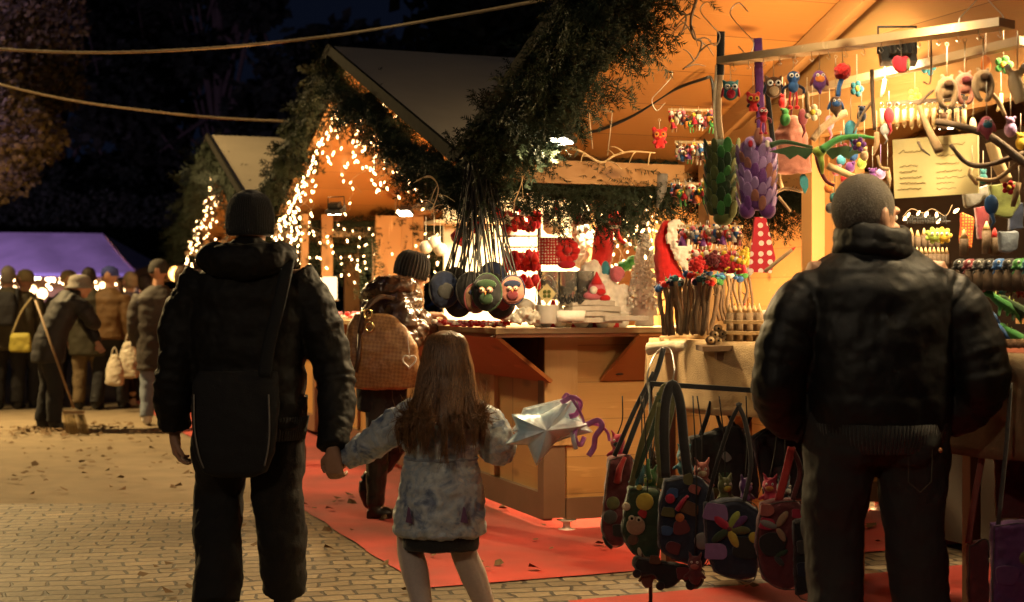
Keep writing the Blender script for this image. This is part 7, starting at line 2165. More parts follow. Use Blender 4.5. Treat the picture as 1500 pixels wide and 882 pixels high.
# sharpened log pencils in a bundle near the nose
for i in range(9):
    x = 1337 + 6.2 * i; c0_, c1_ = P(x, 398, 5.5), P(x, 372, 5.5)
    b = MB(); b.tube([c0_, c1_], .010, 8); root = b.obj('log_pencil', STKD); tag(root, 'thin dark log pencil with a pale tip right of the man, %s' % ['first', 'second', 'third', 'fourth', 'middle', 'sixth', 'seventh', 'eighth', 'last'][i], 'pencil', 'thin log pencils beside the face')
    k = MB(); k.tube([c1_, c1_ + V((0, 0, .026))], [.0098, .002], 8); k.obj('cut_tip', CUT, root)
for i in range(6):
    x = 1325 + 9.5 * i; c0_, c1_ = P(x, 368, 5.62), P(x, 348 - 3 * (i % 2), 5.62)
    b = MB(); b.tube([c0_, c1_], .013, 8); root = b.obj('log_pencil', STKD); tag(root, 'stubby log pencil on the upper shelf right of the man, %s' % pos_[i if i < 5 else 6], 'pencil', 'stubby log pencils on the shelf')
    k = MB(); k.tube([c1_, c1_ + V((0, 0, .030))], [.0125, .002], 8); k.obj('cut_tip', CUT, root)
# three taller log pencils
for i, (px, p0_, p1_, lab) in enumerate(((1412, 375, 350, 'short log pencil in front of the orange patterned cloth'), (1445, 372, 338, 'tallest sharpened log pencil on the right shelf'), (1457, 374, 348, 'log pencil with a red tip right of the tallest'))):
    b = MB(); b.tube([P(px, p0_, 5.35), P(px, p1_, 5.35)], .017, 10); root = b.obj('log_pencil', STKD); tag(root, lab, 'pencil')
    k = MB(); k.tube([P(px, p1_, 5.35), P(px, p1_ - 14, 5.35)], [.0168, .002], 10); k.obj('cut_tip', FE['red'] if i == 2 else CUT, root)
# row of felt animal heads on stumps
rowc = ['black', 'maroon', 'dgrey', 'black', 'blue', 'black', 'green', 'teal']
for i in range(8):
    px = 1406 + 14.5 * i; Y = 5.2 - .04 * i
    root = thing('felt_head_pencil', '%s felt animal head on a bark stump, %s of the row on the right shelf' % (rowc[i], ['first', 'second', 'third', 'fourth', 'fifth', 'sixth', 'seventh', 'last'][i]), 'pencil', P(px, 395, Y), 0, 'felt animal heads on bark stumps')
    b = MB(); b.tube([V((0, 0, -.075)), V((0, 0, 0))], [.024, .023], 10); b.obj('stump', STKD, root)
    b = MB(); b.ell((0, 0, .018), (.026, .022, .022)); b.ell((0, -.022, .008), (.014, .016, .010))
    for q in range(5): b.tube([V((0, 0, .02)), V((.040 * math.cos(q * 1.3), -.01, .01 + .03 * math.sin(q * 1.7)))], [.010, .003], 6)
    remesh(b.obj('felt_head', FE[rowc[i]], root), .004, 1)
    eye_pair(root, V((0, -.022, .026)), .010, .006)
# lower row: small trees / dinosaurs lying
r = random.Random(44)
for i, (px, py, c_, lab) in enumerate(((1415, 440, 'dgrey', 'dark felt lizard clipped beside the green dinosaurs'), (1440, 455, 'blue', 'slate blue felt dinosaur hanging by its tail'), (1470, 445, 'green', 'light green felt dinosaur at the right edge'), (1490, 452, 'dgreen', 'dark green felt dinosaur at the very right edge'), (1455, 478, 'blue', 'blue felt dinosaur legs above the spotted stumps'), (1487, 492, 'green', 'small green felt dinosaur on the spotted stumps'))):
    root = thing('felt_dinosaur', lab, 'toy', P(px, py, 5.1), 0, 'felt dinosaurs on the right shelf')
    b = MB(); s = .03
    b.tube(spline([V((-.045, 0, .03)), V((-.02, 0, .012)), V((.015, 0, -.01)), V((.05, 0, -.04)), V((.065, 0, -.075))], 4), lerpl([.012, .018, .022, .012, .003], 17), 8)
    for q in (-.01, .02): b.tube([V((q, 0, 0)), V((q - .012, -.012, -.045))], [.010, .006], 6)
    b.ell((-.052, 0, .036), (.020, .013, .012)); remesh(b.obj('body', FE[c_], root), .004, 1)
    b = MB()
    for q in range(6): b.tube([V((-.03 + .015 * q, 0, .022 - .010 * q)), V((-.028 + .015 * q, 0, .045 - .011 * q))], [.006, .001], 5)
    b.obj('spike', FE['lime' if c_ != 'blue' else 'cyan'], root)
for i in range(6):
    px = 1464 + 11 * i; c = P(px, 511, 5.0 - .03 * i)
    b = MB(); b.lathe([(.020, -.012), (.021, .0), (.020, .016)], c + V((0, 0, .016)), None, 12, mi=0); b.lathe([(.018, .0162), (.018, .0175)], c + V((0, 0, .016)), None, 12, mi=1)
    tag(b.obj('wood_stump', [mat('spotted_bark', (.30, .17, .09), rough=.8, var=.8, scale=120, bump=.5), CUT]), 'spotted wooden stump on the red counter, %s from the left' % ['first', 'second', 'third', 'fourth', 'fifth', 'sixth'][i], 'stump', 'spotted stumps on the red counter')
b = MB(); c = P(1430, 500, 5.2)
for i in range(7): b.ell((rnd.uniform(-.05, .05), rnd.uniform(-.02, .02), rnd.uniform(0, .03)), (.022, .018, .018))
o = b.obj('carved_duck', mat('brown_carving', (.30, .13, .06), rough=.5, var=.3), None, c); remesh(o, .005, 1); tag(o, 'brown carved animals huddled on the red counter', 'carving')
b = MB(); b.slab([P(1428, 462, 5.25), P(1455, 462, 5.25), P(1455, 484, 5.2), P(1428, 484, 5.2)], .05, (0, 1, 0)); tag(b.obj('wooden_box', CUT), 'small open wooden box on the red counter', 'box')
# hanging fabric goods at the right back
def soft(name, poly, Y, m, label, cat='bag', th=.03):
    c = P(*poly[0], Y); b = MB(); b.slab([P(*p, Y) - c for p in poly], th, (0, 1, 0)); o = b.obj(name, m, None, c)
    remesh(o, .006, 2, .015, .06); return tag(o, label, cat)
soft('flat_cap', [(1412, 282), (1448, 270), (1452, 285), (1432, 300), (1415, 306)], 5.25, FE['grey'], 'grey fabric cap hanging at the right back', 'cap')
soft('felt_satchel', [(1450, 272), (1490, 265), (1496, 300), (1480, 320), (1456, 316)], 5.2, FE['olive'], 'olive felt satchel hanging at the right back', 'satchel')
soft('patterned_cloth', [(1410, 312), (1428, 318), (1425, 365), (1407, 358)], 5.4, dotted('orange_pattern', (.5, .07, .02), (.6, .35, .05), 90), 'orange patterned cloth behind the log pencils', 'cloth')
soft('blue_pouch', [(1464, 340), (1492, 338), (1492, 366), (1480, 372), (1466, 368)], 5.1, mat('blue_grey_felt', (.16, .19, .24), rough=.9, bump=.4), 'blue-grey flap pouch at the right edge', 'pouch')
soft('red_trousers', [(1430, 305), (1448, 300), (1452, 350), (1434, 352)], 5.5, FE['maroon'], 'maroon and blue felt figure hanging between cap and pouch', 'toy')
soft('navy_backpack', [(1478, 300), (1500, 296), (1500, 335), (1480, 338)], 5.4, FE['navy'], 'navy cloth bag behind the olive satchel', 'bag')
# black wire letters over the pencils and green felt frog heads
b = MB(); r = random.Random(3)
for i in range(16):
    px = 1326 + 3.8 * i; b.tube(spline([P(px, 322, 5.6), P(px + 2, 316 + r.uniform(-2, 2), 5.6), P(px + 3, 328, 5.6)], 3), .002, 4)
b.tube([P(1323, 324, 5.605), P(1392, 324, 5.605)], .003, 5); tag(b.obj('wire_figures', FE['black']), 'row of tiny black figures strung beside the face', 'ornament')
fairy('short string of white tube bulbs above the tiny black figures', [[P(1322, 318, 5.7), P(1335, 306, 5.7), P(1352, 312, 5.7), P(1366, 306, 5.7), P(1385, 316, 5.7), P(1395, 300, 5.7)]], bulbs_per_m=30, seed=44)
for i, (px, c_, lab) in enumerate(((1382, 'yellow', 'yellow felt flower face beside the log pencils'), (1368, 'lime', 'lime felt flower face left of the yellow one'))):
    root = thing('felt_flower', lab, 'toy', P(px, 345, 5.5))
    b = MB(); b.ell((0, 0, 0), (.026, .012, .024))
    for q in range(7): a = q * .9; b.ell((.026 * math.cos(a), .003, .024 * math.sin(a)), (.010, .006, .010), u=8, v=6)
    b.obj('face', FE[c_], root); eye_pair(root, V((0, -.012, .006)), .010, .006)
# tiny colourful goods between post and head
for i, (px, py, c_, lab) in enumerate(((1225, 250, 'pink', 'pink felt ball'), (1238, 262, 'red', 'red felt ball'), (1232, 235, 'cyan', 'cyan felt ball'), (1250, 228, 'blue', 'blue felt ball'), (1222, 290, 'teal', 'teal felt ball'), (1216, 305, 'dgrey', 'dark felt ball'), (1245, 245, 'purple', 'purple felt ball'), (1262, 240, 'lime', 'lime felt ball'), (1214, 275, 'orange', 'orange felt ball'), (1290, 255, 'lilac', 'lilac felt ball'))):
    b = MB(); b.ell((0, 0, 0), (.020, .016, .022)); b.ell((.012, -.008, .016), .009); b.tube([V((0, 0, .02)), V((0, 0, .12))], .0013, 4)
    tag(b.obj('felt_charm', FE[c_], None, P(px, py, 5.75)), lab + ' charm hanging between post and grey hair', 'charm')

# more little hanging things in the nearest stall
r = random.Random(77)
adjs = ['tiny', 'small', 'round', 'slim', 'plump', 'long']
spots = [(1146, 150), (1182, 150), (1176, 172), (1255, 130), (1262, 170), (1296, 130), (1302, 170), (1340, 140), (1382, 182), (1402, 178), (1425, 182), (1470, 95), (1480, 190), (1466, 150), (1246, 190), (1258, 212), (1266, 228), (1284, 210), (1296, 190), (1236, 218), (1440, 262), (1424, 256), (1452, 300), (1478, 275), (1495, 210), (1492, 285), (1215, 180), (1190, 165), (1150, 175), (1142, 262), (1444, 95), (1360, 98), (1278, 262), (1300, 262)]
cols_ = ['red', 'blue', 'cream', 'purple', 'teal', 'brown', 'orange', 'grey', 'crimson', 'green', 'tan', 'navy', 'pink', 'cyan', 'maroon', 'yellow', 'lilac']
near_ = lambda px, py: ('by the post' if px < 1230 else 'left of the price board' if px < 1305 else 'over the price board' if px < 1430 and py < 200 else 'at the right edge')
seen_ = set()
for i, (px, py) in enumerate(spots):
    c_ = cols_[(i * 7) % 17]; k = i % 4; Y = 5.6 - (px - 1140) / 360 * .75 + r.uniform(-.1, .25)
    b = MB(); s = r.uniform(.020, .030)
    if k == 0: b.ell((0, 0, 0), (s * .8, s * .7, s)); b.ell((0, 0, s * 1.1), s * .55, u=8, v=6); b.ell((-s * .5, 0, s * 1.5), s * .22, u=6, v=4); b.ell((s * .5, 0, s * 1.5), s * .22, u=6, v=4); nm = 'animal'
    elif k == 1: b.tube([V((0, 0, s * 1.6)), V((r.uniform(-.01, .01), 0, 0)), V((r.uniform(-.02, .02), 0, -s * 1.6))], [s * .35, s * .4, s * .3], 8); nm = 'stick figure'
    elif k == 2: b.ell((0, 0, 0), (s * .9, s * .3, s * 1.2)); b.tube([V((0, 0, -s)), V((.01, 0, -s * 2)), V((-.004, 0, -s * 2.8))], [s * .3, s * .2, s * .05], 6); nm = 'fish'
    else: 
        for q in range(5): b.ell((s * .7 * math.cos(q * 1.257), 0, s * .7 * math.sin(q * 1.257)), (s * .45, s * .2, s * .45), u=8, v=6)
        b.ell((0, -s * .15, 0), (s * .4, s * .2, s * .4), u=8, v=6, mi=1); nm = 'blossom'
    b.tube([V((0, 0, s)), V((0, 0, s + r.uniform(.06, .14)))], .0013, 4, mi=2)
    lab = '%s %s felt %s hanging %s' % (adjs[i % 6], c_, nm, near_(px, py))
    if lab in seen_: lab += ', lower one'
    seen_.add(lab)
    tag(b.obj('felt_charm', [FE[c_] if k != 1 else (STK if i % 8 < 5 else PALE), FE['yellow'], STR], None, P(px, py, Y), r.uniform(-.6, .6)), lab.replace('stick figure', 'tagged stick'), 'charm', 'loose charms hanging in the nearest stall')
# second shelf row of carved figures at the right
for i in range(12):
    px = 1400 + 9.5 * i; c_ = ['brown', 'teal', 'dgrey', 'green', 'maroon', 'navy'][i % 6]
    b = MB(); s = r.uniform(.018, .024); b.ell((0, 0, 0), (s * 1.2, s * .8, s)); b.ell((s * r.choice((-1, 1)), -s * .3, s * .8), s * .6, u=8, v=6)
    for q in (-1, 1): b.tube([V((q * s * .6, 0, 0)), V((q * s * .7, 0, -s * 1.3))], [s * .3, s * .2], 6)
    tag(b.obj('felt_figure', FE[c_], None, P(px, 424 + r.uniform(-3, 3), 5.25), r.uniform(-1, 1)), '%s felt figure, %s in the row below the stump heads' % (c_, ['first', 'second', 'third', 'fourth', 'fifth', 'sixth', 'seventh', 'eighth', 'ninth', 'tenth', 'eleventh', 'last'][i]), 'toy', 'felt figures in the lower shelf row')
# white woolly stock heaped in the middle stall
for i, (px, py, s, c_, lab) in enumerate(((836, 372, .05, 'white', 'white felt star ball left of the gnome hat'), (905, 400, .05, 'pink', 'pink and white plush beside the green dragon'), (770, 452, .05, 'white', 'white woolly ball behind the crumpled bags'), (718, 300, .06, 'cream', 'cream felt cushion hanging left of the black rack'), (745, 335, .05, 'white', 'white felt angel behind the black rack'), (812, 330, .06, 'cream', 'cream knitted ball hanging above the dotted basket'), (842, 310, .05, 'brown', 'brown fir cone bundle hanging above the white angel'), (860, 350, .05, 'white', 'white lace heart beside the gnome hat'), (1000, 440, .06, 'white', 'white fleece lump behind the felt-headed pencils'), (1130, 470, .08, 'white', 'white fleece lump behind the log pencils'), (700, 330, .05, 'red', 'red felt heart hanging behind the cords'), (672, 350, .05, 'crimson', 'crimson felt mitten hanging behind the cords'))):
    b = MB()
    for q in range(6): b.ell((r.uniform(-.5, .5) * s, r.uniform(-.3, .3) * s, r.uniform(-.5, .5) * s), s * r.uniform(.5, .8), u=10, v=8)
    o = b.obj('wool_ornament', FE[c_] if c_ != 'white' else FUR, None, P(px, py, 8.3 if py < 400 else 7.95)); remesh(o, .007, 1, .02, .03)
    tag(o, lab, 'ornament')

# felt hats, mittens and stars strung under the eave, small stock along the counter
r = random.Random(55)
for i in range(16):
    px = 728 + 14.5 * i; py = 312 + 10 * math.sin(i * 1.7); c_ = ['red', 'white', 'crimson', 'cream', 'red', 'grey'][i % 6]; kind = ['hat', 'star', 'mitten'][i % 3]
    b = MB()
    if kind == 'hat': b.lathe([(.030, -.04), (.028, -.02), (.014, .02), (.003, .05)], n=12); b.tube([V((.031 * math.cos(q * .5236), .031 * math.sin(q * .5236), -.04)) for q in range(13)], .009, 6, mi=1, caps=False)
    elif kind == 'star':
        pts = [V(((.040 if q % 2 == 0 else .018) * math.sin(q * math.pi / 5), 0, (.040 if q % 2 == 0 else .018) * math.cos(q * math.pi / 5))) for q in range(10)]; b.slab(pts, .012, (0, -1, 0))
    else: b.ell((0, 0, 0), (.022, .012, .036)); b.ell((.018, 0, .004), (.014, .009, .020)); b.box((0, 0, .036), (.036, .022, .018), mi=1)
    b.tube([V((0, 0, .04)), V((0, 0, .13))], .0015, 4, mi=1)
    tag(b.obj('felt_' + kind, [FE[c_], FUR], None, P(px, py, 7.9 + .02 * (i % 3)), r.uniform(-.4, .4)), '%s felt %s, %s of those strung under the eave garland' % (c_, kind, nth(i, 16)), 'ornament', 'felt ornaments strung under the eave')
for i in range(18):
    px = 790 + 10.2 * i; c_ = ['white', 'red', 'cream', 'white', 'crimson', 'grey'][(i * 5) % 6]; s_ = r.uniform(.032, .048)
    b = MB(); b.ell((0, 0, s_ * .8), (s_, s_ * .8, s_)); b.ell((0, 0, s_ * 2.2), s_ * .6, u=10, v=8, mi=1); b.lathe([(s_ * .6, s_ * 2.5), (s_ * .3, s_ * 3.4), (s_ * .05, s_ * 4.3)], n=10)
    c = P(px, 470, 7.88 + r.uniform(-.03, .12)); c.z = 1.155
    if 920 < px < 965: continue
    tag(b.obj('felt_gnome', [FE[c_], FE['cream']], None, c, r.uniform(-.5, .5)), 'little %s felt gnome, %s in the row behind the folded cloths' % (c_, nth(i, 18)), 'ornament', 'felt gnomes at the back of the counter')

# ================================================================ felt bags in front of the near stall
BAGF = {n: felt('bag_' + n, tuple(q * .8 + .01 for q in c)) for n, c in dict(red=(.40, .02, .02), crimson=(.40, .015, .05), teal=(.03, .12, .13), blue=(.03, .08, .2), navy=(.012, .018, .04), purple=(.10, .03, .14), lilac=(.25, .14, .32), green=(.04, .13, .04), olive=(.10, .10, .03), dgreen=(.025, .05, .02), lime=(.25, .30, .05), yellow=(.50, .38, .05), orange=(.45, .14, .03), brown=(.12, .06, .03), tan=(.34, .22, .13), white=(.6, .55, .5), grey=(.20, .19, .18), dgrey=(.05, .048, .045), cyan=(.05, .22, .30), rose=(.36, .10, .08), black=(.014, .013, .013), maroon=(.12, .02, .025), cream=(.55, .45, .3)).items()}  # felt colours darkened to paint in the dim light around the bags
def tote(poly, Y, base, label, straps, decor=(), th=.07, seed=1):
    """poly: outline in the photo; built as a stuffed cloth bag of thickness th"""
    cx = sum(p[0] for p in poly) / len(poly); cy = sum(p[1] for p in poly) / len(poly)
    c = P(cx, cy, Y); root = thing('felt_bag', label, 'bag', c, 0, 'felt bags hanging before the nearest stall')
    b = MB(); ring = [P(*p, Y) - c for p in poly]; k = len(ring)
    vs = []
    for f, s in ((-.5, .86), (-.32, .97), (0, 1.0), (.32, .97), (.5, .86)):
        vs += [V((p.x * s, th * f, p.z * s)) for p in ring]
    fs = [(i * k + j, i * k + (j + 1) % k, (i + 1) * k + (j + 1) % k, (i + 1) * k + j) for i in range(4) for j in range(k)] + [tuple(range(k)), tuple(range(4 * k, 5 * k))[::-1]]
    b.add(vs, fs, 0, True); remesh(b.obj('body', BAGF[base] if isinstance(base, str) else base, root), .007, 2, .022, .07)
    sm_ = MB(); rp = spline([V((p.x * .93, -th * .44, p.z * .93)) for p in ring + ring[:1]], 5)
    sm_.tube(rp, .0022, 4, caps=False)
    sm_.obj('seam', BAGF['dgrey'], root)
    for pts, wd_, cc in straps:
        s_ = MB(); s_.tube(spline([P(*p, Y - .02 if len(p) == 2 else p[2]) - c if len(p) == 2 else P(*p) - c for p in pts], 6), wd_, 8, flat=.2, up=(0, 1, 0)); s_.obj('strap', BAGF[cc], root)
    for kind, px, py, s, cc, *ang in decor:
        d = MB(); q = P(px, py, Y) - c; q.y = -th * .5 - .006
        a = ang[0] if ang else 0; Rm = Matrix.Rotation(a, 3, 'Y')
        if kind == 'disc': d.ell(q, (s, .006, s), None, 16, 8)
        elif kind == 'petal': d.ell(q + Rm @ V((0, 0, s * .9)), (s * .42, .006, s), Rm, 12, 8)
        elif kind == 'patch':
            rg = [Rm @ V((s * math.copysign(abs(math.cos(t_)) ** .55, math.cos(t_)) * (1 + .12 * math.sin(t_ * 3 + px)), 0, .8 * s * math.copysign(abs(math.sin(t_)) ** .55, math.sin(t_)) * (1 + .12 * math.cos(t_ * 2 + py)))) for t_ in [z_ * math.pi / 10 for z_ in range(20)]]
            d.slab([q + V((0, .003, 0)) + v for v in rg], .005, (0, -1, 0))
        elif kind == 'eye': d.ell(q, (s, .008, s), None, 12, 8, mi=0); d.ell(q + V((0, -.008, 0)), (s * .45, .004, s * .45), None, 10, 6, mi=1)
        elif kind == 'tube': d.tube(spline([q, q + Rm @ V((0, -.01, s)), q + Rm @ V((s * .3, 0, s * 2))], 4), lerpl([s * .3, s * .26, s * .16], 9), 8)
        d.obj('applique' if kind != 'eye' else 'eye', [BAGF['cream'], EYEB] if kind == 'eye' else BAGF[cc], root)
    return root
# 1 dark bag with red glove-like top
tote([(892, 668), (925, 662), (930, 700), (922, 760), (912, 800), (886, 800), (880, 770), (884, 720)], 6.0, 'maroon', 'maroon felt bag with a red hand on top, leftmost of the hanging bags',
     [([(915, 665), (940, 600), (962, 545), (972, 510)], .012, 'black'), ([(900, 668), (930, 600), (958, 545)], .010, 'black')],
     [('tube', 903, 705, .055, 'red', .15), ('disc', 897, 735, .028, 'olive'), ('disc', 893, 755, .03, 'dgrey'), ('patch', 906, 775, .03, 'black'), ('tube', 895, 800, .03, 'black', -.8)])
# 2 green owl bag
tote([(920, 712), (968, 716), (966, 815), (950, 824), (925, 810), (908, 780), (914, 740)], 5.75, 'dgreen', 'dark green felt bag with a red-capped owl and yellow disc',
     [([(925, 712), (940, 650), (958, 600), (975, 565), (985, 590), (972, 650), (966, 716)], .013, 'olive'), ([(930, 700), (960, 620), (966, 575)], .012, 'dgreen')],
     [('disc', 943, 733, .036, 'yellow'), ('disc', 930, 768, .038, 'tan'), ('eye', 924, 757, .013, 'cream'), ('eye', 934, 759, .013, 'cream'), ('patch', 940, 750, .018, 'red', .4), ('disc', 916, 740, .017, 'cream'), ('disc', 926, 788, .022, 'brown'), ('petal', 934, 800, .02, 'cream', 2.9), ('tube', 938, 705, .035, 'teal', .1), ('tube', 950, 700, .04, 'green', -.2), ('disc', 935, 712, .012, 'yellow')])
# 3 multicolour bag
tote([(972, 700), (1020, 694), (1046, 716), (1042, 800), (1030, 832), (984, 820), (962, 800), (964, 740)], 5.65, 'navy', 'many-coloured felt bag with pink and yellow patches in the middle',
     [([(975, 700), (973, 640), (975, 590), (985, 563), (996, 590), (1002, 650), (1008, 698)], .020, 'black'), ([(968, 700), (962, 640), (966, 590)], .010, 'olive')],
     [('patch', 984, 720, .022, 'blue', .2), ('patch', 977, 748, .026, 'olive', .1), ('patch', 975, 775, .022, 'blue'), ('disc', 980, 728, .020, 'crimson'), ('tube', 990, 745, .035, 'crimson', .5), ('patch', 1008, 742, .035, 'brown', .3), ('patch', 996, 770, .032, 'maroon', -.2), ('disc', 994, 756, .018, 'orange'), ('disc', 1027, 790, .034, 'grey'), ('patch', 1016, 715, .022, 'rose', .5), ('patch', 985, 800, .028, 'maroon', .2), ('patch', 1006, 700, .022, 'olive', 1.4)])
# 4 patchwork flower bag
tote([(1030, 735), (1082, 728), (1112, 745), (1108, 845), (1078, 850), (1046, 838), (1032, 800)], 5.5, 'navy', 'purple and navy patchwork felt bag with a big six-petal flower',
     [([(1036, 735), (1050, 680), (1070, 620), (1085, 590)], .008, 'black'), ([(1090, 735), (1100, 680), (1092, 620), (1080, 590)], .009, 'dgrey')],
     [('patch', 1046, 748, .046, 'lilac', .1), ('patch', 1045, 805, .042, 'lilac', -.05), ('patch', 1090, 800, .05, 'black'), ('petal', 1066, 772, .040, 'crimson', -.9), ('petal', 1066, 772, .040, 'lime', .5), ('petal', 1068, 774, .040, 'olive', 1.6), ('petal', 1066, 774, .040, 'yellow', 2.7), ('petal', 1064, 774, .040, 'dgreen', -2.2), ('petal', 1068, 770, .04, 'purple', 1.0), ('disc', 1066, 772, .012, 'maroon'), ('disc', 1102, 785, .022, 'yellow')])
# 5 red patch bag
tote([(1112, 735), (1158, 728), (1180, 742), (1176, 850), (1150, 866), (1118, 850), (1104, 800)], 5.4, 'maroon', 'red felt bag with a speckled butterfly hanging beside the dark trousers',
     [([(1140, 735), (1152, 690), (1160, 655)], .016, 'red'), ([(1160, 735), (1172, 690), (1160, 655)], .010, 'maroon')],
     [('patch', 1120, 745, .026, 'rose', .1), ('patch', 1120, 765, .028, 'crimson', .3), ('patch', 1130, 795, .05, 'black', .1), ('petal', 1134, 770, .035, 'grey', -1.2), ('petal', 1136, 768, .035, 'tan', .6), ('petal', 1136, 772, .03, 'tan', 2.6), ('petal', 1134, 812, .026, 'dgreen', 1.1), ('petal', 1132, 812, .026, 'dgrey', 2.4), ('patch', 1164, 750, .02, 'crimson')])
# 6 black piped bag
tote([(1160, 762), (1196, 758), (1204, 866), (1164, 872)], 5.3, 'black', 'black felt bag with pale piping and a yellow crescent next to the left trouser leg',
     [([(1190, 760), (1196, 790), (1206, 850)], .004, 'cream'), ([(1164, 762), (1180, 760), (1196, 758)], .004, 'grey')],
     [('petal', 1194, 838, .035, 'yellow', .1), ('patch', 1176, 800, .03, 'dgrey'), ('patch', 1176, 832, .03, 'navy')], th=.05)
# dark bags further in, below the burlap
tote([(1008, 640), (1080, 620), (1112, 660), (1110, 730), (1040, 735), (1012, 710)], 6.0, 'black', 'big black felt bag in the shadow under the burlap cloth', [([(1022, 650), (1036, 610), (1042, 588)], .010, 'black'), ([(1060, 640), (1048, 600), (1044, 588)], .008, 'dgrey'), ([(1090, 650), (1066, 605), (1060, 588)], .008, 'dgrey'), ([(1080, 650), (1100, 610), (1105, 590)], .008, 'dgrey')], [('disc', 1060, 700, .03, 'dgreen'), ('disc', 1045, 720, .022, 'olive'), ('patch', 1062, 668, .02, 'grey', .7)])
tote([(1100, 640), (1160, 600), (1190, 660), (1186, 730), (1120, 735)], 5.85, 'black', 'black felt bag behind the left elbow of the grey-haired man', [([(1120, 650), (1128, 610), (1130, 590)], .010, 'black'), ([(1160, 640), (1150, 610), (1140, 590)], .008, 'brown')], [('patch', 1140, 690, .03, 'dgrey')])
# soft creature hanging at the bottom
dk = tote([(930, 815), (990, 826), (1030, 830), (1032, 852), (1018, 862), (1000, 846), (985, 858), (970, 860), (955, 840), (936, 842), (926, 828)], 5.7, 'black', 'black dangling felt paws at the bottom of the hanging bags', [], [('patch', 958, 818, .022, 'brown'), ('patch', 1000, 838, .03, 'maroon'), ('disc', 932, 838, .018, 'black'), ('disc', 966, 856, .018, 'black'), ('disc', 1010, 855, .020, 'black')], th=.05)
# loose felt figures and straps crowding between the bags
r = random.Random(91)
for i, (px, py, Y, c_, c2, lab) in enumerate(((935, 690, 5.85, 'teal', 'green', 'teal and green felt dinosaur peeking over the owl bag'), (952, 700, 5.8, 'green', 'lime', 'small green felt dinosaur behind the yellow disc bag'), (962, 672, 5.9, 'brown', 'tan', 'brown felt bear between the green and the black strap'),
        (1002, 668, 5.9, 'cyan', 'cream', 'pale blue felt bunny over the many-coloured bag'), (1028, 690, 5.8, 'rose', 'cream', 'dusty pink felt pig over the many-coloured bag'), (1062, 712, 5.7, 'olive', 'yellow', 'olive felt frog over the patchwork flower bag'),
        (1092, 712, 5.65, 'purple', 'lilac', 'violet felt cat over the patchwork flower bag'), (1128, 712, 5.6, 'crimson', 'orange', 'crimson felt fox over the red butterfly bag'), (905, 648, 6.05, 'crimson', 'black', 'crimson felt devil over the leftmost bag'), (1148, 716, 5.5, 'navy', 'grey', 'navy felt mouse over the red butterfly bag'),
        (1018, 826, 5.6, 'maroon', 'rose', 'maroon felt monkey hanging under the many-coloured bag'), (948, 828, 5.72, 'brown', 'black', 'brown felt hedgehog hanging under the owl bag'))):
    root = thing('felt_puppet', lab, 'toy', P(px, py, Y), r.uniform(-.7, .7), 'felt puppets between the hanging bags')
    b = MB(); s_ = r.uniform(.030, .038)
    b.ell((0, 0, 0), (s_ * .9, s_ * .7, s_)); b.ell((0, 0, -s_ * 1.4), (s_ * .8, s_ * .6, s_ * 1.1))
    for q in (-1, 1):
        b.tube([V((q * s_ * .4, 0, s_ * .6)), V((q * s_ * .8, 0, s_ * 1.5))], [s_ * .3, s_ * .14], 7); b.tube([V((q * s_ * .5, 0, -s_)), V((q * s_ * 1.3, -.01, -s_ * 1.6))], [s_ * .3, s_ * .2], 7)
    remesh(b.obj('body', BAGF[c_], root), .005, 1, .01, .03)
    b = MB(); b.ell((0, -s_ * .6, -s_ * .2), (s_ * .5, s_ * .25, s_ * .35)); b.obj('muzzle', BAGF[c2], root)
    eye_pair(root, V((0, -s_ * .64, s_ * .3)), s_ * .34, s_ * .14)
    b = MB(); q_ = P(px + r.uniform(-12, 12), 580, Y) - P(px, py, Y); b.tube(spline([V((0, 0, s_)), q_ * .5 + V((.01, 0, 0)), q_], 4), .003, 5); b.obj('cord', CORD, root)
# steel stand and hook that carries them
b = MB(); b.tube([P(953, 560, 5.9), P(953, 820, 5.9), V((P(953, 0, 5.9).x, 5.9, 0))], .008, 8)
b.tube([V((P(953, 0, 5.9).x - .14, 5.9, .014)), V((P(953, 0, 5.9).x + .14, 5.9, .014))], .008, 8); b.tube([V((P(953, 0, 5.9).x, 5.76, .014)), V((P(953, 0, 5.9).x, 6.04, .014))], .008, 8)
b.beam(P(953, 562, 5.9), P(1200, 578, 5.45), .02, .02)
tag(b.obj('bag_stand', BLACKM), 'black steel stand carrying the felt bags', 'stand')
b = MB(); b.tube(spline([P(955, 590, 5.95), P(948, 560, 5.95), P(952, 535, 5.95), P(966, 512, 6.05), P(982, 512, 6.05), P(988, 540, 5.95), P(985, 560, 5.95)], 6), .0035, 6); tag(b.obj('wire_hook', STEEL), 'bent wire hook over the burlap corner', 'hook')
# right edge bags below the red counter
tote([(1450, 765), (1500, 762), (1520, 800), (1518, 900), (1452, 905)], 5.0, 'purple', 'purple felt bag at the bottom right corner', [([(1462, 770), (1475, 640), (1480, 560)], .008, 'dgrey')], [('patch', 1470, 840, .04, 'purple', .2), ('disc', 1498, 815, .025, 'olive')], th=.06)
tote([(1416, 796), (1446, 790), (1448, 900), (1418, 905)], 5.3, 'maroon', 'maroon felt bag on a red strap between trousers and purple bag', [([(1418, 796), (1426, 740), (1440, 660), (1450, 600)], .013, 'rose')], [], th=.05)
tote([(1455, 640), (1500, 620), (1512, 760), (1460, 760)], 5.55, 'maroon', 'dark maroon cloth bag deep under the red counter', [([(1470, 640), (1480, 590), (1484, 560)], .008, 'dgrey')], [], th=.06)
drape([S(.44, -2.92, 1.115), S(.44, -4.6, 1.115)], .38, 'brown cloth hanging below the red counter at the right edge', mat('brown_cloth', (.16, .11, .06), rough=.9, bump=.6, bscale=200), 7)
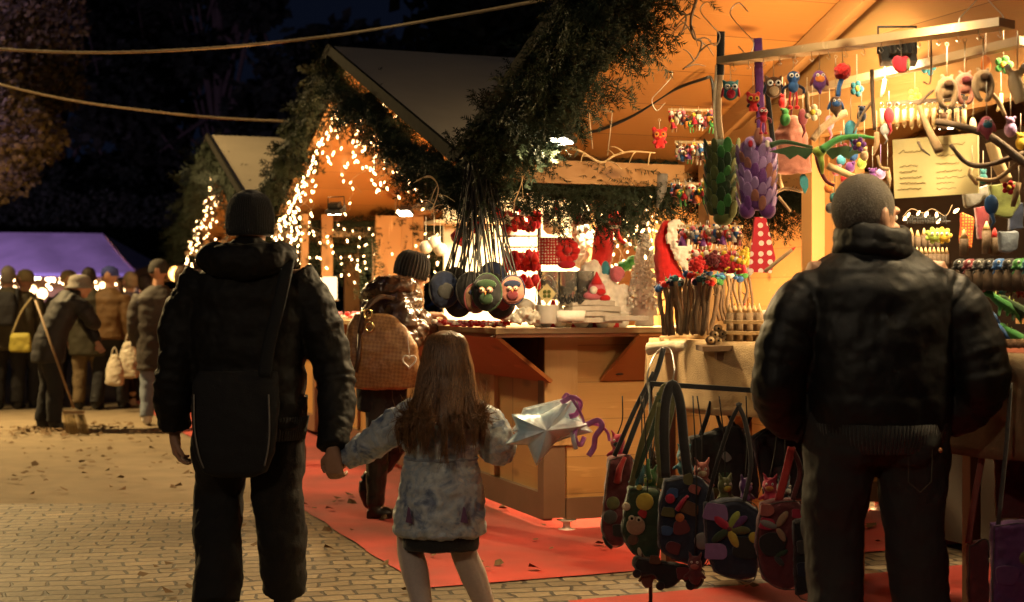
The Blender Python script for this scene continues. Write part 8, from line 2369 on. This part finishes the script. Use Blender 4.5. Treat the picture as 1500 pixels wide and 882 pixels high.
# small leather boot-ish cable wheel at carpet left: dark pushchair wheel behind the man
pw = thing('pushchair_wheel', 'small dark wheel of a trolley just right of the man in the knitted hat', 'wheel', P(443, 684, 11.2))
pw.location.z = .09
b = MB(); b.tube([V((0, .085 * math.cos(a), .085 * math.sin(a))) for a in [i * math.pi / 10 for i in range(21)]], .018, 8, caps=False); b.obj('tyre', BLACKM, pw)
b = MB(); b.lathe([(.03, -.015), (.03, .015)], (0, 0, 0), Matrix.Rotation(R(90), 3, 'Y'), 12); b.obj('hub', METAL, pw)

# ================================================================ lamps of the square (outside the frame to the left and behind, as the lit ground and crown show)
def street_lamp(x, y, h, label, energy, col, target, spot=140, em=12):
    root = thing('street_lamp', label, 'street lamp', (x, y, 0), 0, 'lamps around the square')
    b = MB(); b.lathe([(.14, 0), (.14, .03), (.07, .08), (.055, .6), (.045, h)], n=14); b.obj('pole', BLACKM, root)
    b = MB(); b.lathe([(.03, h), (.20, h + .06), (.22, h + .05), (.22, h + .08), (.06, h + .20), (.01, h + .24)], n=20); b.obj('hood', BLACKM, root)
    b = MB(); b.ell((0, 0, h + .02), (.11, .11, .09)); b.obj('bulb', emis('street_glow_%g' % col[2], col, em), root)
    l = light('lamp_light', 'SPOT', (0, 0, h - .09), energy, col, root, .16, spot=spot, blend=.8)
    l.rotation_euler = (V(target) - V((x, y, h))).to_track_quat('-Z', 'Y').to_euler()
    return root
street_lamp(-7.4, 15.0, 5.2, 'tall street lamp off the left edge of the square', 3100, (1, .68, .28), (-3.0, 10.5, 0))
street_lamp(-2.6, -1.8, 4.6, 'street lamp behind the viewer', 270, (1, .78, .50), (-.6, 6.5, 0))
street_lamp(-17.5, 34, 2.6, 'violet garden light near the purple tent', 2900, (.64, .46, 1.0), (-13, 42, 2.8), 110, 4)
street_lamp(-9.0, 13.5, 2.6, 'violet light under the broadleaf tree', 2200, (.42, .32, 1.0), (-6.8, 19, 5.6), 58, 4)
street_lamp(-7.6, 16.2, 2.0, 'amber light beside the broadleaf tree', 150, (1, .58, .14), (-6.4, 19, 3.2), 110, 4)
